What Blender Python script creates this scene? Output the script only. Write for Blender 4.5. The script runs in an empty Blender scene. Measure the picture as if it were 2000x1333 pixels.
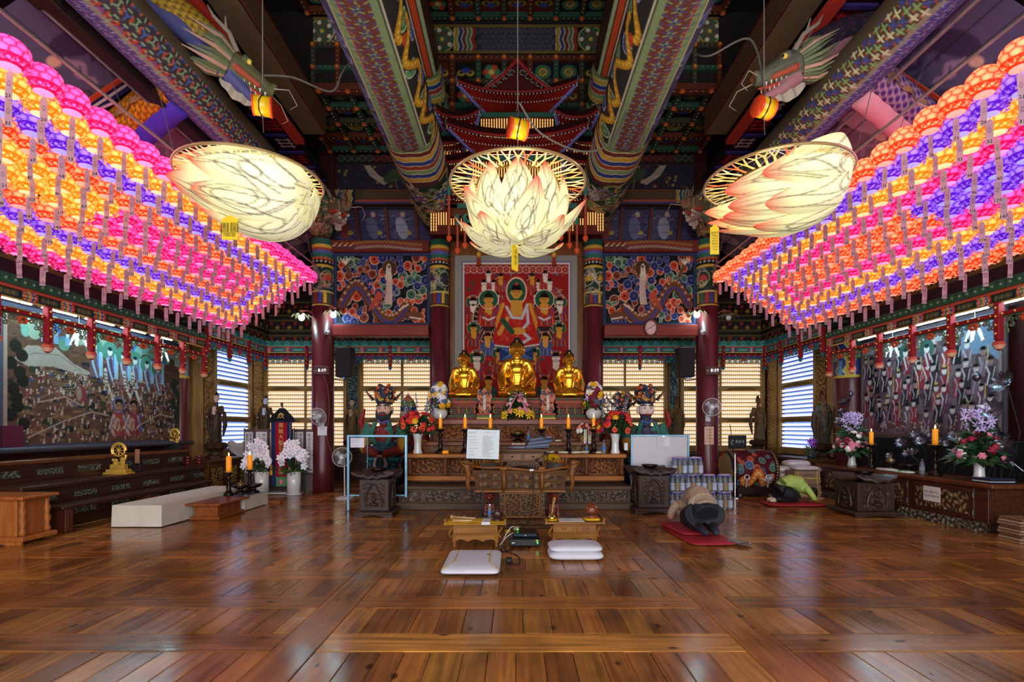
import bpy, bmesh, math, random
import numpy as np
from mathutils import Vector, Matrix
R = random.Random(7)
pi = math.pi
sin, cos = math.sin, math.cos
SC = bpy.context.scene
COL = SC.collection
# ---------------------------------------------------------------- camera, sky, exposure
cam = bpy.data.cameras.new('camera'); cam.lens = 18; cam.sensor_width = 36; cam.sensor_fit = 'HORIZONTAL'
cam.shift_x = -0.003; cam.shift_y = 0.08425; cam.clip_end = 200; cam.clip_start = 0.05
co = bpy.data.objects.new('camera', cam); co.location = (0, 0, 1.4); co.rotation_euler = (pi / 2, 0, 0)
COL.objects.link(co); SC.camera = co
VS = SC.view_settings
VS.view_transform = 'Standard'; VS.look = 'None'; VS.gamma = 1; VS.use_curve_mapping = False
VS.exposure = 0.45
wd = bpy.data.worlds.new('sky'); SC.world = wd; wd.use_nodes = True
wd.node_tree.nodes['Background'].inputs[0].default_value = (0.93, 0.95, 1.0, 1)
wd.node_tree.nodes['Background'].inputs[1].default_value = 4.6
cy = SC.cycles
cy.max_bounces = 6; cy.diffuse_bounces = 4; cy.glossy_bounces = 3; cy.transmission_bounces = 4; cy.transparent_max_bounces = 6
cy.sample_clamp_indirect = 4; cy.caustics_reflective = False; cy.caustics_refractive = False
def light(name, typ, loc, energy, color, size=.1, rot=(0, 0, 0), sy=None):
 l = bpy.data.lights.new(name, typ); l.energy = energy; l.color = color
 if typ == 'AREA':
  l.size = size
  if sy: l.shape = 'RECTANGLE'; l.size_y = sy
 elif typ in ('POINT', 'SPOT'): l.shadow_soft_size = size
 o = bpy.data.objects.new(name, l); o.location = loc; o.rotation_euler = rot; COL.objects.link(o); return o
# the open doorway of the hall, behind the camera: daylight comes in through it
dp = light('doorway_portal', 'AREA', (0, -2.9, 2.6), 1, (1, 1, 1), 12.4, (pi / 2, 0, 0), 5.2)
dp.data.cycles.is_portal = True
#LIGHTS#
# ---------------------------------------------------------------- helpers
def s2l(v): return v / 12.92 if v <= .04045 else ((v + .055) / 1.055) ** 2.4
def lin(c):
 if isinstance(c, str):
  c = c.lstrip('#'); c = c if len(c) == 6 else ''.join(q * 2 for q in c); c = [int(c[i:i + 2], 16) for i in (0, 2, 4)]
 return tuple(s2l(x / 255) for x in c)
def P(px, py, D): return Vector(((px - 1006) / 1000 * D, D, 1.4 - (py - 835) / 1000 * D))
def V(*a): return Vector(a)
MATS = {}
def _nt(name):
 m = bpy.data.materials.new(name); m.use_nodes = True; t = m.node_tree
 return m, t, t.nodes['Principled BSDF'], t.nodes, t.links
def M(name, col, rough=.5, metal=0, var=.3, vs=6, bump=0, bs=30, st=(1, 1, 1), coat=0, emit=0, ecol=None, trans=0, sss=0, alpha=1, attr=False, spec=.5, vor=False, ior=1.45):
 """procedural material: colour (or the Col attribute) broken up by noise, optional bump, coat, emission."""
 if name in MATS: return MATS[name]
 m, t, b, N, L = _nt(name); MATS[name] = m
 tc = N.new('ShaderNodeTexCoord'); mp = N.new('ShaderNodeMapping'); mp.inputs['Scale'].default_value = st
 L.new(tc.outputs['Object'], mp.inputs[0])
 nz = N.new('ShaderNodeTexNoise'); nz.inputs['Scale'].default_value = vs; nz.inputs['Detail'].default_value = 5; nz.inputs['Roughness'].default_value = .62
 L.new(mp.outputs[0], nz.inputs['Vector'])
 mr = N.new('ShaderNodeMapRange'); mr.inputs[1].default_value = .28; mr.inputs[2].default_value = .72
 mr.inputs[3].default_value = 1 - var; mr.inputs[4].default_value = 1 + var * .6
 L.new(nz.outputs[0], mr.inputs[0])
 mx = N.new('ShaderNodeMix'); mx.data_type = 'RGBA'; mx.blend_type = 'MULTIPLY'; mx.inputs[0].default_value = 1
 if attr:
  a = N.new('ShaderNodeAttribute'); a.attribute_name = 'Col'; L.new(a.outputs['Color'], mx.inputs[6])
 else: mx.inputs[6].default_value = (*lin(col), 1)
 L.new(mr.outputs[0], mx.inputs[7]); L.new(mx.outputs[2], b.inputs['Base Color'])
 b.inputs['Roughness'].default_value = rough; b.inputs['Metallic'].default_value = metal
 b.inputs['Coat Weight'].default_value = coat; b.inputs['Coat Roughness'].default_value = .15
 b.inputs['Transmission Weight'].default_value = trans; b.inputs['Alpha'].default_value = alpha; b.inputs['IOR'].default_value = ior
 b.inputs['Specular IOR Level'].default_value = spec
 if sss: b.inputs['Subsurface Weight'].default_value = sss; b.inputs['Subsurface Radius'].default_value = (.05, .02, .01)
 if emit:
  b.inputs['Emission Strength'].default_value = emit
  if attr and ecol is None: L.new(mx.outputs[2], b.inputs['Emission Color'])
  else: b.inputs['Emission Color'].default_value = (*lin(ecol or col), 1)
 if bump:
  bp = N.new('ShaderNodeBump'); bp.inputs['Strength'].default_value = bump; bp.inputs['Distance'].default_value = .02
  n2 = N.new('ShaderNodeTexVoronoi' if vor else 'ShaderNodeTexNoise'); n2.inputs['Scale'].default_value = bs
  L.new(mp.outputs[0], n2.inputs['Vector']); L.new(n2.outputs[0], bp.inputs['Height']); L.new(bp.outputs[0], b.inputs['Normal'])
 return m
def wood(name, col, axis=0, rough=.4, var=.55, coat=.2, vs=1.6, bump=.12):
 st = [14, 14, 14]; st[axis] = 1.1
 return M(name, col, rough, 0, var, vs, bump, 3, st, coat * .3, spec=.25)
class MB:
 """collects verts, faces and face colours in world coordinates."""
 def __init__(s): s.v = []; s.f = []; s.c = []; s.col = (.5, .5, .5)
 def add(s, vs, fs, col=None):
  n = len(s.v); s.v += [tuple(v) for v in vs]; s.f += [tuple(i + n for i in f) for f in fs]
  c = s.col if col is None else lin(col) if not isinstance(col, tuple) else col
  s.c += [c] * len(fs); return s
 def box(s, x0, x1, y0, y1, z0, z1, col=None, ch=.006, Mx=None):
  x0, x1 = sorted((x0, x1)); y0, y1 = sorted((y0, y1)); z0, z1 = sorted((z0, z1))
  e = min(ch, (x1 - x0) * .3, (y1 - y0) * .3, (z1 - z0) * .3)
  X, Y, Z = (x0, x1), (y0, y1), (z0, z1); vs = []; idx = {}
  for i in (0, 1):
   for j in (0, 1):
    for k in (0, 1):
     sx, sy, sz = (1, -1)[i] * e, (1, -1)[j] * e, (1, -1)[k] * e
     for a, p in enumerate(((X[i], Y[j] + sy, Z[k] + sz), (X[i] + sx, Y[j], Z[k] + sz), (X[i] + sx, Y[j] + sy, Z[k]))):
      idx[i, j, k, a] = len(vs); vs.append(Vector(p))
  fs = []
  for i in (0, 1):
   q = [idx[i, 0, 0, 0], idx[i, 1, 0, 0], idx[i, 1, 1, 0], idx[i, 0, 1, 0]]; fs.append(q if i else q[::-1])
   q = [idx[0, i, 0, 1], idx[0, i, 1, 1], idx[1, i, 1, 1], idx[1, i, 0, 1]]; fs.append(q if i else q[::-1])
   q = [idx[0, 0, i, 2], idx[1, 0, i, 2], idx[1, 1, i, 2], idx[0, 1, i, 2]]; fs.append(q if i else q[::-1])
  for i in (0, 1):
   for j in (0, 1):
    q = [idx[i, j, 0, 0], idx[i, j, 1, 0], idx[i, j, 1, 1], idx[i, j, 0, 1]]; fs.append(q if i == j else q[::-1])
    q = [idx[i, 0, j, 0], idx[i, 1, j, 0], idx[i, 1, j, 2], idx[i, 0, j, 2]]; fs.append(q[::-1] if i == j else q)
    q = [idx[0, i, j, 1], idx[1, i, j, 1], idx[1, i, j, 2], idx[0, i, j, 2]]; fs.append(q if i == j else q[::-1])
  for i in (0, 1):
   for j in (0, 1):
    for k in (0, 1):
     q = [idx[i, j, k, a] for a in (0, 1, 2)]; fs.append(q if (i + j + k) % 2 else q[::-1])
  if Mx is not None: vs = [Mx @ v for v in vs]
  return s.add(vs, fs, col)
 def tube(s, pts, r, n=8, col=None, cap=True, sq=1.0, closed=False):
  pts = [Vector(p) for p in pts]; k = len(pts); rs = r if isinstance(r, (list, tuple)) else [r] * k
  vs = []; fs = []; up = None
  for i, p in enumerate(pts):
   a = pts[(i - 1) % k] if closed else pts[max(i - 1, 0)]; b = pts[(i + 1) % k] if closed else pts[min(i + 1, k - 1)]
   d = (b - a)
   d = d.normalized() if d.length > 1e-9 else Vector((0, 0, 1))
   if up is None: up = Vector((0, 0, 1)) if abs(d.z) < .9 else Vector((1, 0, 0))
   u = d.cross(up)
   u = u.normalized() if u.length > 1e-6 else d.orthogonal().normalized()
   w = u.cross(d).normalized(); up = w
   for j in range(n):
    t = 2 * pi * j / n; vs.append(p + (u * cos(t) + w * sin(t) * sq) * rs[i])
  m = k if closed else k - 1
  for i in range(m):
   for j in range(n):
    a, b = i * n, ((i + 1) % k) * n; fs.append((a + j, a + (j + 1) % n, b + (j + 1) % n, b + j))
  if cap and not closed: fs.append(tuple(range(n))[::-1]); fs.append(tuple(range((k - 1) * n, k * n)))
  return s.add(vs, fs, col)
 def lathe(s, prof, c=(0, 0, 0), n=16, col=None, sx=1, sy=1, Mx=None, wob=None, cols=None):
  c = Vector(c); k = len(prof); vs = []
  for r, z in prof:
   for j in range(n):
    t = 2 * pi * j / n; q = r * (wob(t, z) if wob else 1); v = Vector((q * cos(t) * sx, q * sin(t) * sy, z))
    vs.append(c + (Mx @ v if Mx is not None else v))
  for i in range(k - 1):
   fs = [(i * n + j, i * n + (j + 1) % n, (i + 1) * n + (j + 1) % n, (i + 1) * n + j) for j in range(n)]
   if i == 0: base = len(s.v); s.add(vs, fs, cols[0] if cols else col)
   else:
    cc = cols[i] if cols else col; cc = s.col if cc is None else lin(cc) if not isinstance(cc, tuple) else cc
    s.f += [tuple(a + base for a in f) for f in fs]; s.c += [cc] * len(fs)
  cc = s.c[-1]
  if prof[0][0] > 1e-4: s.f.append(tuple(base + j for j in range(n))[::-1]); s.c.append(cc)
  if prof[-1][0] > 1e-4: s.f.append(tuple(base + (k - 1) * n + j for j in range(n))); s.c.append(cc)
  return s
 def ell(s, c, r, nu=10, nv=6, col=None, Rm=None):
  r = (r, r, r) if not isinstance(r, (tuple, list)) else r; c = Vector(c); vs = [Vector((0, 0, -r[2]))]; fs = []
  for i in range(1, nv):
   f = -pi / 2 + pi * i / nv
   for j in range(nu):
    t = 2 * pi * j / nu; vs.append(Vector((r[0] * cos(f) * cos(t), r[1] * cos(f) * sin(t), r[2] * sin(f))))
  vs.append(Vector((0, 0, r[2])))
  for j in range(nu):
   fs.append((0, 1 + (j + 1) % nu, 1 + j))
   for i in range(nv - 2): a = 1 + i * nu; fs.append((a + j, a + (j + 1) % nu, a + nu + (j + 1) % nu, a + nu + j))
   a = 1 + (nv - 2) * nu; fs.append((a + j, a + (j + 1) % nu, len(vs) - 1))
  return s.add([c + (Rm @ v if Rm is not None else v) for v in vs], fs, col)
 def ext(s, pts, fr, d, col=None):
  """extrude a 2-D outline; fr = (origin, u, v); thickness d along u x v."""
  o, u, v = (Vector(a) for a in fr); w = u.cross(v).normalized() * d; n = len(pts)
  a = [o + u * p[0] + v * p[1] for p in pts]
  fs = [tuple(range(n, 2 * n)), tuple(range(n))[::-1]] + [(i, (i + 1) % n, n + (i + 1) % n, n + i) for i in range(n)]
  return s.add(a + [p + w for p in a], fs, col)
 def surf(s, fn, nu, nv, col=None, closed=False):
  vs = [fn(i / (nu if closed else nu - 1), j / (nv - 1)) for j in range(nv) for i in range(nu)]
  m = nu if closed else nu - 1
  fs = [(j * nu + i, j * nu + (i + 1) % nu, (j + 1) * nu + (i + 1) % nu, (j + 1) * nu + i) for j in range(nv - 1) for i in range(m)]
  return s.add(vs, fs, col)
 def mesh(s, org=(0, 0, 0), smooth=False, name='m'):
  me = bpy.data.meshes.new(name); o = Vector(org)
  me.from_pydata([(v[0] - o.x, v[1] - o.y, v[2] - o.z) for v in s.v], [], s.f)
  at = me.attributes.new('Col', 'FLOAT_COLOR', 'CORNER')
  n = np.fromiter((len(f) for f in s.f), int); c = np.ones((len(s.f), 4), np.float32); c[:, :3] = np.array(s.c, np.float32).reshape(-1, 3)
  at.data.foreach_set('color', np.repeat(c, n, 0).ravel())
  if smooth: me.shade_smooth()
  return me
ORG = {}
def props(o, label=None, cat=None, group=None, kind=None):
 for k, v in (('label', label), ('category', cat), ('group', group), ('kind', kind)):
  if v: o[k] = v
 return o
def link(name, data, mat, parent, org):
 o = bpy.data.objects.new(name, data)
 if mat is not None and data is not None:
  if len(data.materials) == 0: data.materials.append(mat)
 COL.objects.link(o)
 if parent is not None:
  o.parent = parent; o.location = Vector(org) - ORG[parent.name]
 else: o.location = org
 ORG[o.name] = Vector(org); return o
def thing(name, label, cat, loc, group=None):
 o = bpy.data.objects.new(name, None); o.empty_display_size = .1; COL.objects.link(o); o.location = loc; ORG[o.name] = Vector(loc)
 return props(o, label, cat, group)
def part(name, mb, mat, parent, smooth=False, label=None, kind=None):
 org = ORG[parent.name]
 return props(link(name, mb.mesh(org, smooth, name), mat, parent, org), label, None, None, kind)
def solo(name, label, cat, mb, mat, loc=(0, 0, 0), group=None, smooth=False, kind=None):
 return props(link(name, mb.mesh(loc, smooth, name), mat, None, loc), label, cat, group, kind)
def struct(name, mb, mat, parent=None, smooth=False, loc=(0, 0, 0)):
 if parent is not None: return part(name, mb, mat, parent, smooth)
 return props(link(name, mb.mesh(loc, smooth, name), mat, None, loc), kind='structure')
def inst(name, me, mat, parent, loc, rot=(0, 0, 0), scale=1, kind=None, label=None):
 """place shared mesh data as a part of parent."""
 o = link(name, me, mat, parent, loc); o.rotation_euler = rot
 o.scale = (scale,) * 3 if not isinstance(scale, tuple) else scale
 return props(o, label, kind=kind)
KIDS = {}
def copytree(root, loc, label=None, rotz=None, scale=None):
 kids = {}
 for o in COL.objects:
  if o.parent: kids.setdefault(o.parent.name, []).append(o)
 def cp(o, par):
  c = o.copy(); COL.objects.link(c); c.parent = par
  for k in kids.get(o.name, []): cp(k, c)
  return c
 c = cp(root, None); c.location = loc; ORG[c.name] = Vector(loc)
 if rotz is not None: c.rotation_euler.z = rotz
 if scale is not None: c.scale = scale if isinstance(scale, tuple) else (scale,) * 3
 if label: c['label'] = label
 return c
_TX = {}
def text_mesh(s, size, res=2, ext=.0, cx='CENTER'):
 k = (s, size, res, ext, cx)
 if k in _TX: return _TX[k]
 c = bpy.data.curves.new('t', 'FONT'); c.body = s; c.size = size; c.resolution_u = res; c.align_x = cx; c.align_y = 'CENTER'; c.extrude = ext
 o = bpy.data.objects.new('t', c); me = bpy.data.meshes.new_from_object(o); me.name = 'lettering'
 bpy.data.objects.remove(o); bpy.data.curves.remove(c); me.materials.clear(); _TX[k] = me; return me
def text(parent, s, loc, size, mat, rot=(pi / 2, 0, 0), name='lettering', res=2, cx='CENTER'):
 return inst(name, text_mesh(s, size, res, 0, cx), mat, parent, loc, rot)
def blob(mb, voxel, it=5, colfn=None, fac=.5):
 """fuse overlapping shapes into one continuous skin."""
 me = mb.mesh(); o = bpy.data.objects.new('b', me); COL.objects.link(o)
 m = o.modifiers.new('r', 'REMESH'); m.mode = 'VOXEL'; m.voxel_size = voxel
 if it: sm = o.modifiers.new('s', 'SMOOTH'); sm.factor = fac; sm.iterations = it
 dg = bpy.context.evaluated_depsgraph_get(); dg.update()
 r = bpy.data.meshes.new_from_object(o.evaluated_get(dg), preserve_all_data_layers=False, depsgraph=dg)
 bpy.data.objects.remove(o); bpy.data.meshes.remove(me)
 if colfn:
  n = len(r.vertices); a = np.empty(n * 3, np.float32); r.vertices.foreach_get('co', a); a = a.reshape(-1, 3)
  if 'Col' in r.attributes: r.attributes.remove(r.attributes['Col'])
  at = r.attributes.new('Col', 'FLOAT_COLOR', 'POINT'); c = np.ones((n, 4), np.float32); c[:, :3] = colfn(a); at.data.foreach_set('color', c.ravel())
 r.materials.clear(); r.shade_smooth(); return r
def segcol(segs):
 """colour each vertex after the nearest bone: segs = [(a, b, radius, colour)]."""
 A = np.array([s[0][:] for s in segs], np.float32); B = np.array([s[1][:] for s in segs], np.float32); rr = np.array([s[2] for s in segs]); C = np.array([lin(s[3]) for s in segs])
 def f(p):
  best = np.full(len(p), 1e9); idx = np.zeros(len(p), int)
  for i in range(len(A)):
   d = B[i] - A[i]; t = np.clip(((p - A[i]) @ d) / max(d @ d, 1e-9), 0, 1); q = np.linalg.norm(p - A[i] - t[:, None] * d, axis=1) - rr[i]
   k = q < best; best[k] = q[k]; idx[k] = i
  return C[idx]
 return f
def meshpart(name, me, mat, parent, label=None):
 """link a mesh whose coordinates are already relative to the thing's base."""
 return props(link(name, me, mat, parent, ORG[parent.name]), label)
class Cv:
 """a painted surface: a fine grid whose points carry the paint's colours."""
 def __init__(s, w, h, nx, ny, bg):
  s.w, s.h, s.nx, s.ny = w, h, nx, ny; s.x = np.linspace(0, w, nx); s.y = np.linspace(0, h, ny)
  s.X, s.Y = np.meshgrid(s.x, s.y); s.c = np.ones((ny, nx, 3)) * np.array(lin(bg)); s.px = w / nx
 def win(s, x0, x1, y0, y1):
  i0, i1 = np.searchsorted(s.x, (x0, x1)); j0, j1 = np.searchsorted(s.y, (y0, y1)); i0 = max(i0 - 1, 0); j0 = max(j0 - 1, 0)
  return slice(j0, j1 + 1), slice(i0, i1 + 1)
 def put(s, w, m, col):
  c = np.array(lin(col)) if not isinstance(col, np.ndarray) else col
  s.c[w] += (c - s.c[w]) * np.clip(m, 0, 1)[..., None]
 def ell(s, x, y, rx, ry=None, col='#fff', rot=0):
  ry = ry or rx; q = max(rx, ry); w = s.win(x - q, x + q, y - q, y + q); X, Y = s.X[w] - x, s.Y[w] - y
  if X.size == 0: return s
  if rot: X, Y = X * cos(rot) + Y * sin(rot), -X * sin(rot) + Y * cos(rot)
  d = np.sqrt((X / rx) ** 2 + (Y / ry) ** 2); s.put(w, (1 - d) * min(rx, ry) / s.px + .5, col); return s
 def ring(s, x, y, r, wd, col, a0=None, a1=None, ry=None):
  ry = ry or r; q = max(r, ry) + wd; w = s.win(x - q, x + q, y - q, y + q); X, Y = s.X[w] - x, s.Y[w] - y
  if X.size == 0: return s
  d = np.abs(np.sqrt(X ** 2 + (Y * r / ry) ** 2) - r); m = (wd / 2 - d) / s.px + .5
  if a0 is not None:
   a = np.arctan2(Y, X); m = np.where((a >= a0) & (a <= a1), m, 0)
  s.put(w, m, col); return s
 def poly(s, pts, col):
  p = np.array(pts); w = s.win(p[:, 0].min(), p[:, 0].max(), p[:, 1].min(), p[:, 1].max()); X, Y = s.X[w], s.Y[w]; ins = np.zeros(X.shape, bool)
  j = len(p) - 1
  for i in range(len(p)):
   (xi, yi), (xj, yj) = p[i], p[j]
   if yi != yj: ins ^= ((yi > Y) != (yj > Y)) & (X < (xj - xi) * (Y - yi) / (yj - yi) + xi)
   j = i
  s.put(w, ins.astype(float), col); return s
 def line(s, pts, wd, col):
  for (x0, y0), (x1, y1) in zip(pts, pts[1:]):
   w = s.win(min(x0, x1) - wd, max(x0, x1) + wd, min(y0, y1) - wd, max(y0, y1) + wd); X, Y = s.X[w], s.Y[w]
   if X.size == 0: continue
   dx, dy = x1 - x0, y1 - y0; t = np.clip(((X - x0) * dx + (Y - y0) * dy) / max(dx * dx + dy * dy, 1e-12), 0, 1)
   s.put(w, (wd / 2 - np.hypot(X - x0 - t * dx, Y - y0 - t * dy)) / s.px + .5, col)
  return s
 def rect(s, x0, x1, y0, y1, col): s.put(s.win(x0, x1, y0, y1), np.ones(s.X[s.win(x0, x1, y0, y1)].shape), col); return s
 def spiral(s, x, y, r, cols, dirn=1, a0=0):
  """a cloud curl."""
  s.ell(x, y, r, r, cols[1]); s.ell(x, y, r * .88, r * .88, cols[0])
  pts = [(x + r * .78 * (1 - t / 14) * cos(a0 + dirn * t * .62), y + r * .78 * (1 - t / 14) * sin(a0 + dirn * t * .62)) for t in range(13)]
  s.line(pts, r * .16, cols[2]); s.ell(x, y, r * .2, r * .2, cols[3]); return s
 def mesh(s, fn, name='painting', cs=None):
  p = np.asarray(fn(s.X.ravel(), s.Y.ravel()), np.float32); nx, ny = s.nx, s.ny
  i = (np.arange(ny - 1)[:, None] * nx + np.arange(nx - 1)[None]).ravel(); q = np.stack([i, i + 1, i + nx + 1, i + nx], 1).astype(np.int32)
  me = bpy.data.meshes.new(name); me.vertices.add(nx * ny); me.loops.add(q.size); me.polygons.add(len(q))
  me.vertices.foreach_set('co', p.ravel()); me.loops.foreach_set('vertex_index', q.ravel())
  me.polygons.foreach_set('loop_start', (np.arange(len(q)) * 4).astype(np.int32)); me.polygons.foreach_set('loop_total', np.full(len(q), 4, np.int32))
  me.update(); at = me.attributes.new('Col', 'FLOAT_COLOR', 'POINT'); c = np.ones((nx * ny, 4), np.float32); c[:, :3] = s.c.reshape(-1, 3); at.data.foreach_set('color', c.ravel())
  me.shade_smooth(); return me
def plane_fn(o, u, v):
 o, u, v = (np.array(a, float) for a in (o, u, v))
 return lambda X, Y: o + X[:, None] * u + Y[:, None] * v
def cpart(name, cv, fn, parent, mat=None, label=None, kind=None):
 org = np.array(ORG[parent.name]) if parent is not None else np.zeros(3)
 me = cv.mesh(lambda X, Y: fn(X, Y) - org, name)
 o = link(name, me, mat or PAINT, parent, tuple(org))
 return props(o, label, None, None, kind)
PAINT = M('painted_surface', '#fff', .6, var=.12, vs=9, attr=True, spec=.15)
PAINTG = M('glossy_painted_surface', '#fff', .42, var=.15, vs=14, attr=True, spec=.2)
CLOTHP = M('painted_cloth', '#fff', .85, var=.15, vs=30, attr=True, spec=.08)
# ---------------------------------------------------------------- setting: floor of framed planks
PAL = ['#b8452c', '#3c7a58', '#33468f', '#cda53c', '#86a373', '#70342c', '#d9cfb0']
def floor_mat(name, axis):
 m, t, b, N, L = _nt(name); MATS[name] = m
 a = N.new('ShaderNodeAttribute'); a.attribute_name = 'Col'
 tc = N.new('ShaderNodeTexCoord'); mp = N.new('ShaderNodeMapping'); sc = [22, 22, 1]; sc[axis] = 1.3; mp.inputs['Scale'].default_value = sc
 L.new(tc.outputs['Object'], mp.inputs[0])
 n1 = N.new('ShaderNodeTexNoise'); n1.inputs['Scale'].default_value = 1; n1.inputs['Detail'].default_value = 6; n1.inputs['Distortion'].default_value = .6; L.new(mp.outputs[0], n1.inputs[0])
 n2 = N.new('ShaderNodeTexNoise'); n2.inputs['Scale'].default_value = 1.7; n2.inputs['Detail'].default_value = 4; L.new(tc.outputs['Object'], n2.inputs[0])
 mk = N.new('ShaderNodeMapping'); sk = [5, 5, 1]; sk[axis] = 2.6; mk.inputs['Scale'].default_value = sk; L.new(tc.outputs['Object'], mk.inputs[0])
 vk = N.new('ShaderNodeTexVoronoi'); vk.inputs['Scale'].default_value = 1; L.new(mk.outputs[0], vk.inputs[0])
 def rng(src, a0, a1, b0, b1):
  r = N.new('ShaderNodeMapRange'); r.inputs[1].default_value = a0; r.inputs[2].default_value = a1; r.inputs[3].default_value = b0; r.inputs[4].default_value = b1; L.new(src, r.inputs[0]); return r.outputs[0]
 def mul(x, y):
  q = N.new('ShaderNodeMath'); q.operation = 'MULTIPLY'; L.new(x, q.inputs[0]); L.new(y, q.inputs[1]); return q.outputs[0]
 f = mul(mul(rng(n1.outputs[0], .3, .7, .55, 1.25), rng(n2.outputs[0], .25, .6, .45, 1.1)), rng(vk.outputs['Distance'], .06, .13, .16, 1))
 mx = N.new('ShaderNodeMix'); mx.data_type = 'RGBA'; mx.blend_type = 'MULTIPLY'; mx.inputs[0].default_value = 1
 L.new(a.outputs['Color'], mx.inputs[6]); L.new(f, mx.inputs[7]); L.new(mx.outputs[2], b.inputs['Base Color'])
 L.new(rng(n2.outputs[0], .3, .7, .13, .3), b.inputs['Roughness']); b.inputs['Coat Weight'].default_value = .14; b.inputs['Coat Roughness'].default_value = .16; b.inputs['Specular IOR Level'].default_value = .4
 bp = N.new('ShaderNodeBump'); bp.inputs['Strength'].default_value = .16; bp.inputs['Distance'].default_value = .012
 ad = N.new('ShaderNodeMath'); ad.inputs[1].default_value = .35; ad.operation = 'MULTIPLY_ADD'; L.new(n1.outputs[0], ad.inputs[0]); L.new(n2.outputs[0], ad.inputs[2])
 L.new(ad.outputs[0], bp.inputs['Height']); L.new(bp.outputs[0], b.inputs['Normal'])
 return m
FX, FY = floor_mat('floor_board_grain_across', 0), floor_mat('floor_board_grain_along', 1)
DARK = M('dark_shadow_gap', '#140c08', .9)
fl = struct('floor', MB().box(-7.4, 7.4, -3, 14.6, -.14, -.03, ch=.01), DARK)
def tone(k=1): q = R.uniform(.75, 1.2) * k; return tuple(v * q for v in lin(R.choice(['#a2692f', '#965c2a', '#ac7233', '#8a5226', '#a4652e'])))
XB = [-6.95, -4.36, -4.06, -1.53, -1.25, 1.45, 1.73, 4.06, 4.36, 6.95]
far = MB()
for i in range(1, 9, 2):                                  # long girder boards
 for y0, y1 in ((1.6, 4.6), (4.6, 8.1), (8.1, 11.4), (11.4, 14.5)):
  part('girder_board', MB().box(XB[i] + .002, XB[i + 1] - .002, y0 + .002, y1 - .002, -.03, 0, tone(1.0), .004), FY, fl)
row0 = 1.665
for r in range(17):
 y0 = row0 + r * .765
 for i in range(0, 9, 2):
  a, b = XB[i], XB[i + 1]
  part('cross_board', MB().box(a + .002, b - .002, y0 + .002, y0 + .278, -.03, 0, tone(1.08), .004), FX, fl)
  x = a
  while x < b - .05:
   w = R.uniform(.15, .23); x1 = x + w if b - x - w > .1 else b
   z = R.uniform(-.003, 0)
   if r < 6 and abs((x + x1) / 2) < (y0 + .765) * 1.04 and r > 0: part('plank', MB().box(x + .0015, x1 - .0015, y0 + .282, y0 + .763, -.03, z, tone(), .004), FY, fl)
   else: far.box(x + .0015, x1 - .0015, y0 + .282, y0 + .763, -.03, z, tone(), .004)
   x = x1
part('plank_field', far, FY, fl, kind='stuff')
# ---------------------------------------------------------------- walls, roof shell
WALLD = wood('dark_red_wall_boards', '#3d1a18', 2, .5)
BEAMD = wood('brown_painted_beam', '#4a2a1c', 0, .5)
OAK = wood('golden_brown_window_wood', '#ac8448', 2, .42)
OAKX = wood('golden_brown_rail_wood', '#ac8448', 0, .42)
struct('wall_left', MB().box(-7.3, -7.12, -3, 14.7, 0, 6.6), WALLD)
struct('wall_right', MB().box(7.12, 7.3, -3, 14.7, 0, 6.6), WALLD)
struct('wall_back', MB().box(-7.3, 7.3, 14.5, 14.7, 0, 8.8), WALLD)
struct('wall_front', MB().box(-7.3, 7.3, -3.1, -2.95, 5.2, 11, ch=.01).box(-7.3, -6.3, -3.1, -2.95, 0, 5.2).box(6.3, 7.3, -3.1, -2.95, 0, 5.2), WALLD)
struct('ceiling', MB().box(-7.3, 7.3, -3.1, 14.7, 11, 11.15), M('dark_roof_boards', '#1d120c', .8))
struct('wall_upper', MB().box(-7.3, -7.12, -3, 14.7, 6.6, 11).box(7.12, 7.3, -3, 14.7, 6.6, 11).box(-7.3, 7.3, 14.5, 14.7, 8.8, 11), WALLD)
# ---------------------------------------------------------------- painted timber patterns
def zig(cv, x0, x1, y0, y1, seq, amp=.35, n=6):
 """wavy colour bands running across y, stacked along x."""
 w = cv.win(x0, x1, y0, y1); X, Y = cv.X[w], cv.Y[w]
 u = (X - x0) / (x1 - x0) * len(seq) + amp * np.abs(((Y - y0) / (y1 - y0) * n) % 2 - 1)
 for k, c in enumerate(seq): cv.put(w, ((u >= k) & (u < k + 1)).astype(float), c); cv.put(w, (np.abs(u - k) < .09).astype(float), '#d6cda8')
def medal(cv, x, y, r, c1, c2, c3):
 cv.ell(x, y, r, r, '#d8c47a'); cv.ell(x, y, r * .94, r * .94, c1)
 for k in range(10): a = k * pi / 5; cv.ell(x + r * .72 * cos(a), y + r * .72 * sin(a), r * .17, r * .17, '#d9d0b4' if k % 2 else c3)
 cv.ell(x, y, r * .56, r * .56, c2)
 for k in range(6): a = k * pi / 3; cv.ell(x + r * .32 * cos(a), y + r * .32 * sin(a), r * .17, r * .17, c3)
 cv.ell(x, y, r * .15, r * .15, '#d9b33c')
def dancheong(cv, x0, x1, y0, y1, n, s, rnd):
 """rows of curls and medallions over a dark green ground."""
 cv.rect(x0, x1, y0, y1, '#24382e')
 for k in range(n):
  x, y = rnd.uniform(x0, x1), rnd.uniform(y0, y1); a = rnd.random() * 6.28
  c = rnd.choice(PAL); pts = [(x + s * t * .35 * cos(a + t * .45), y + s * t * .35 * sin(a + t * .45)) for t in range(7)]
  cv.line(pts, s * .42, '#d8cf9f'); cv.line(pts, s * .3, c); cv.line(pts, s * .08, '#1a1512')
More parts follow.
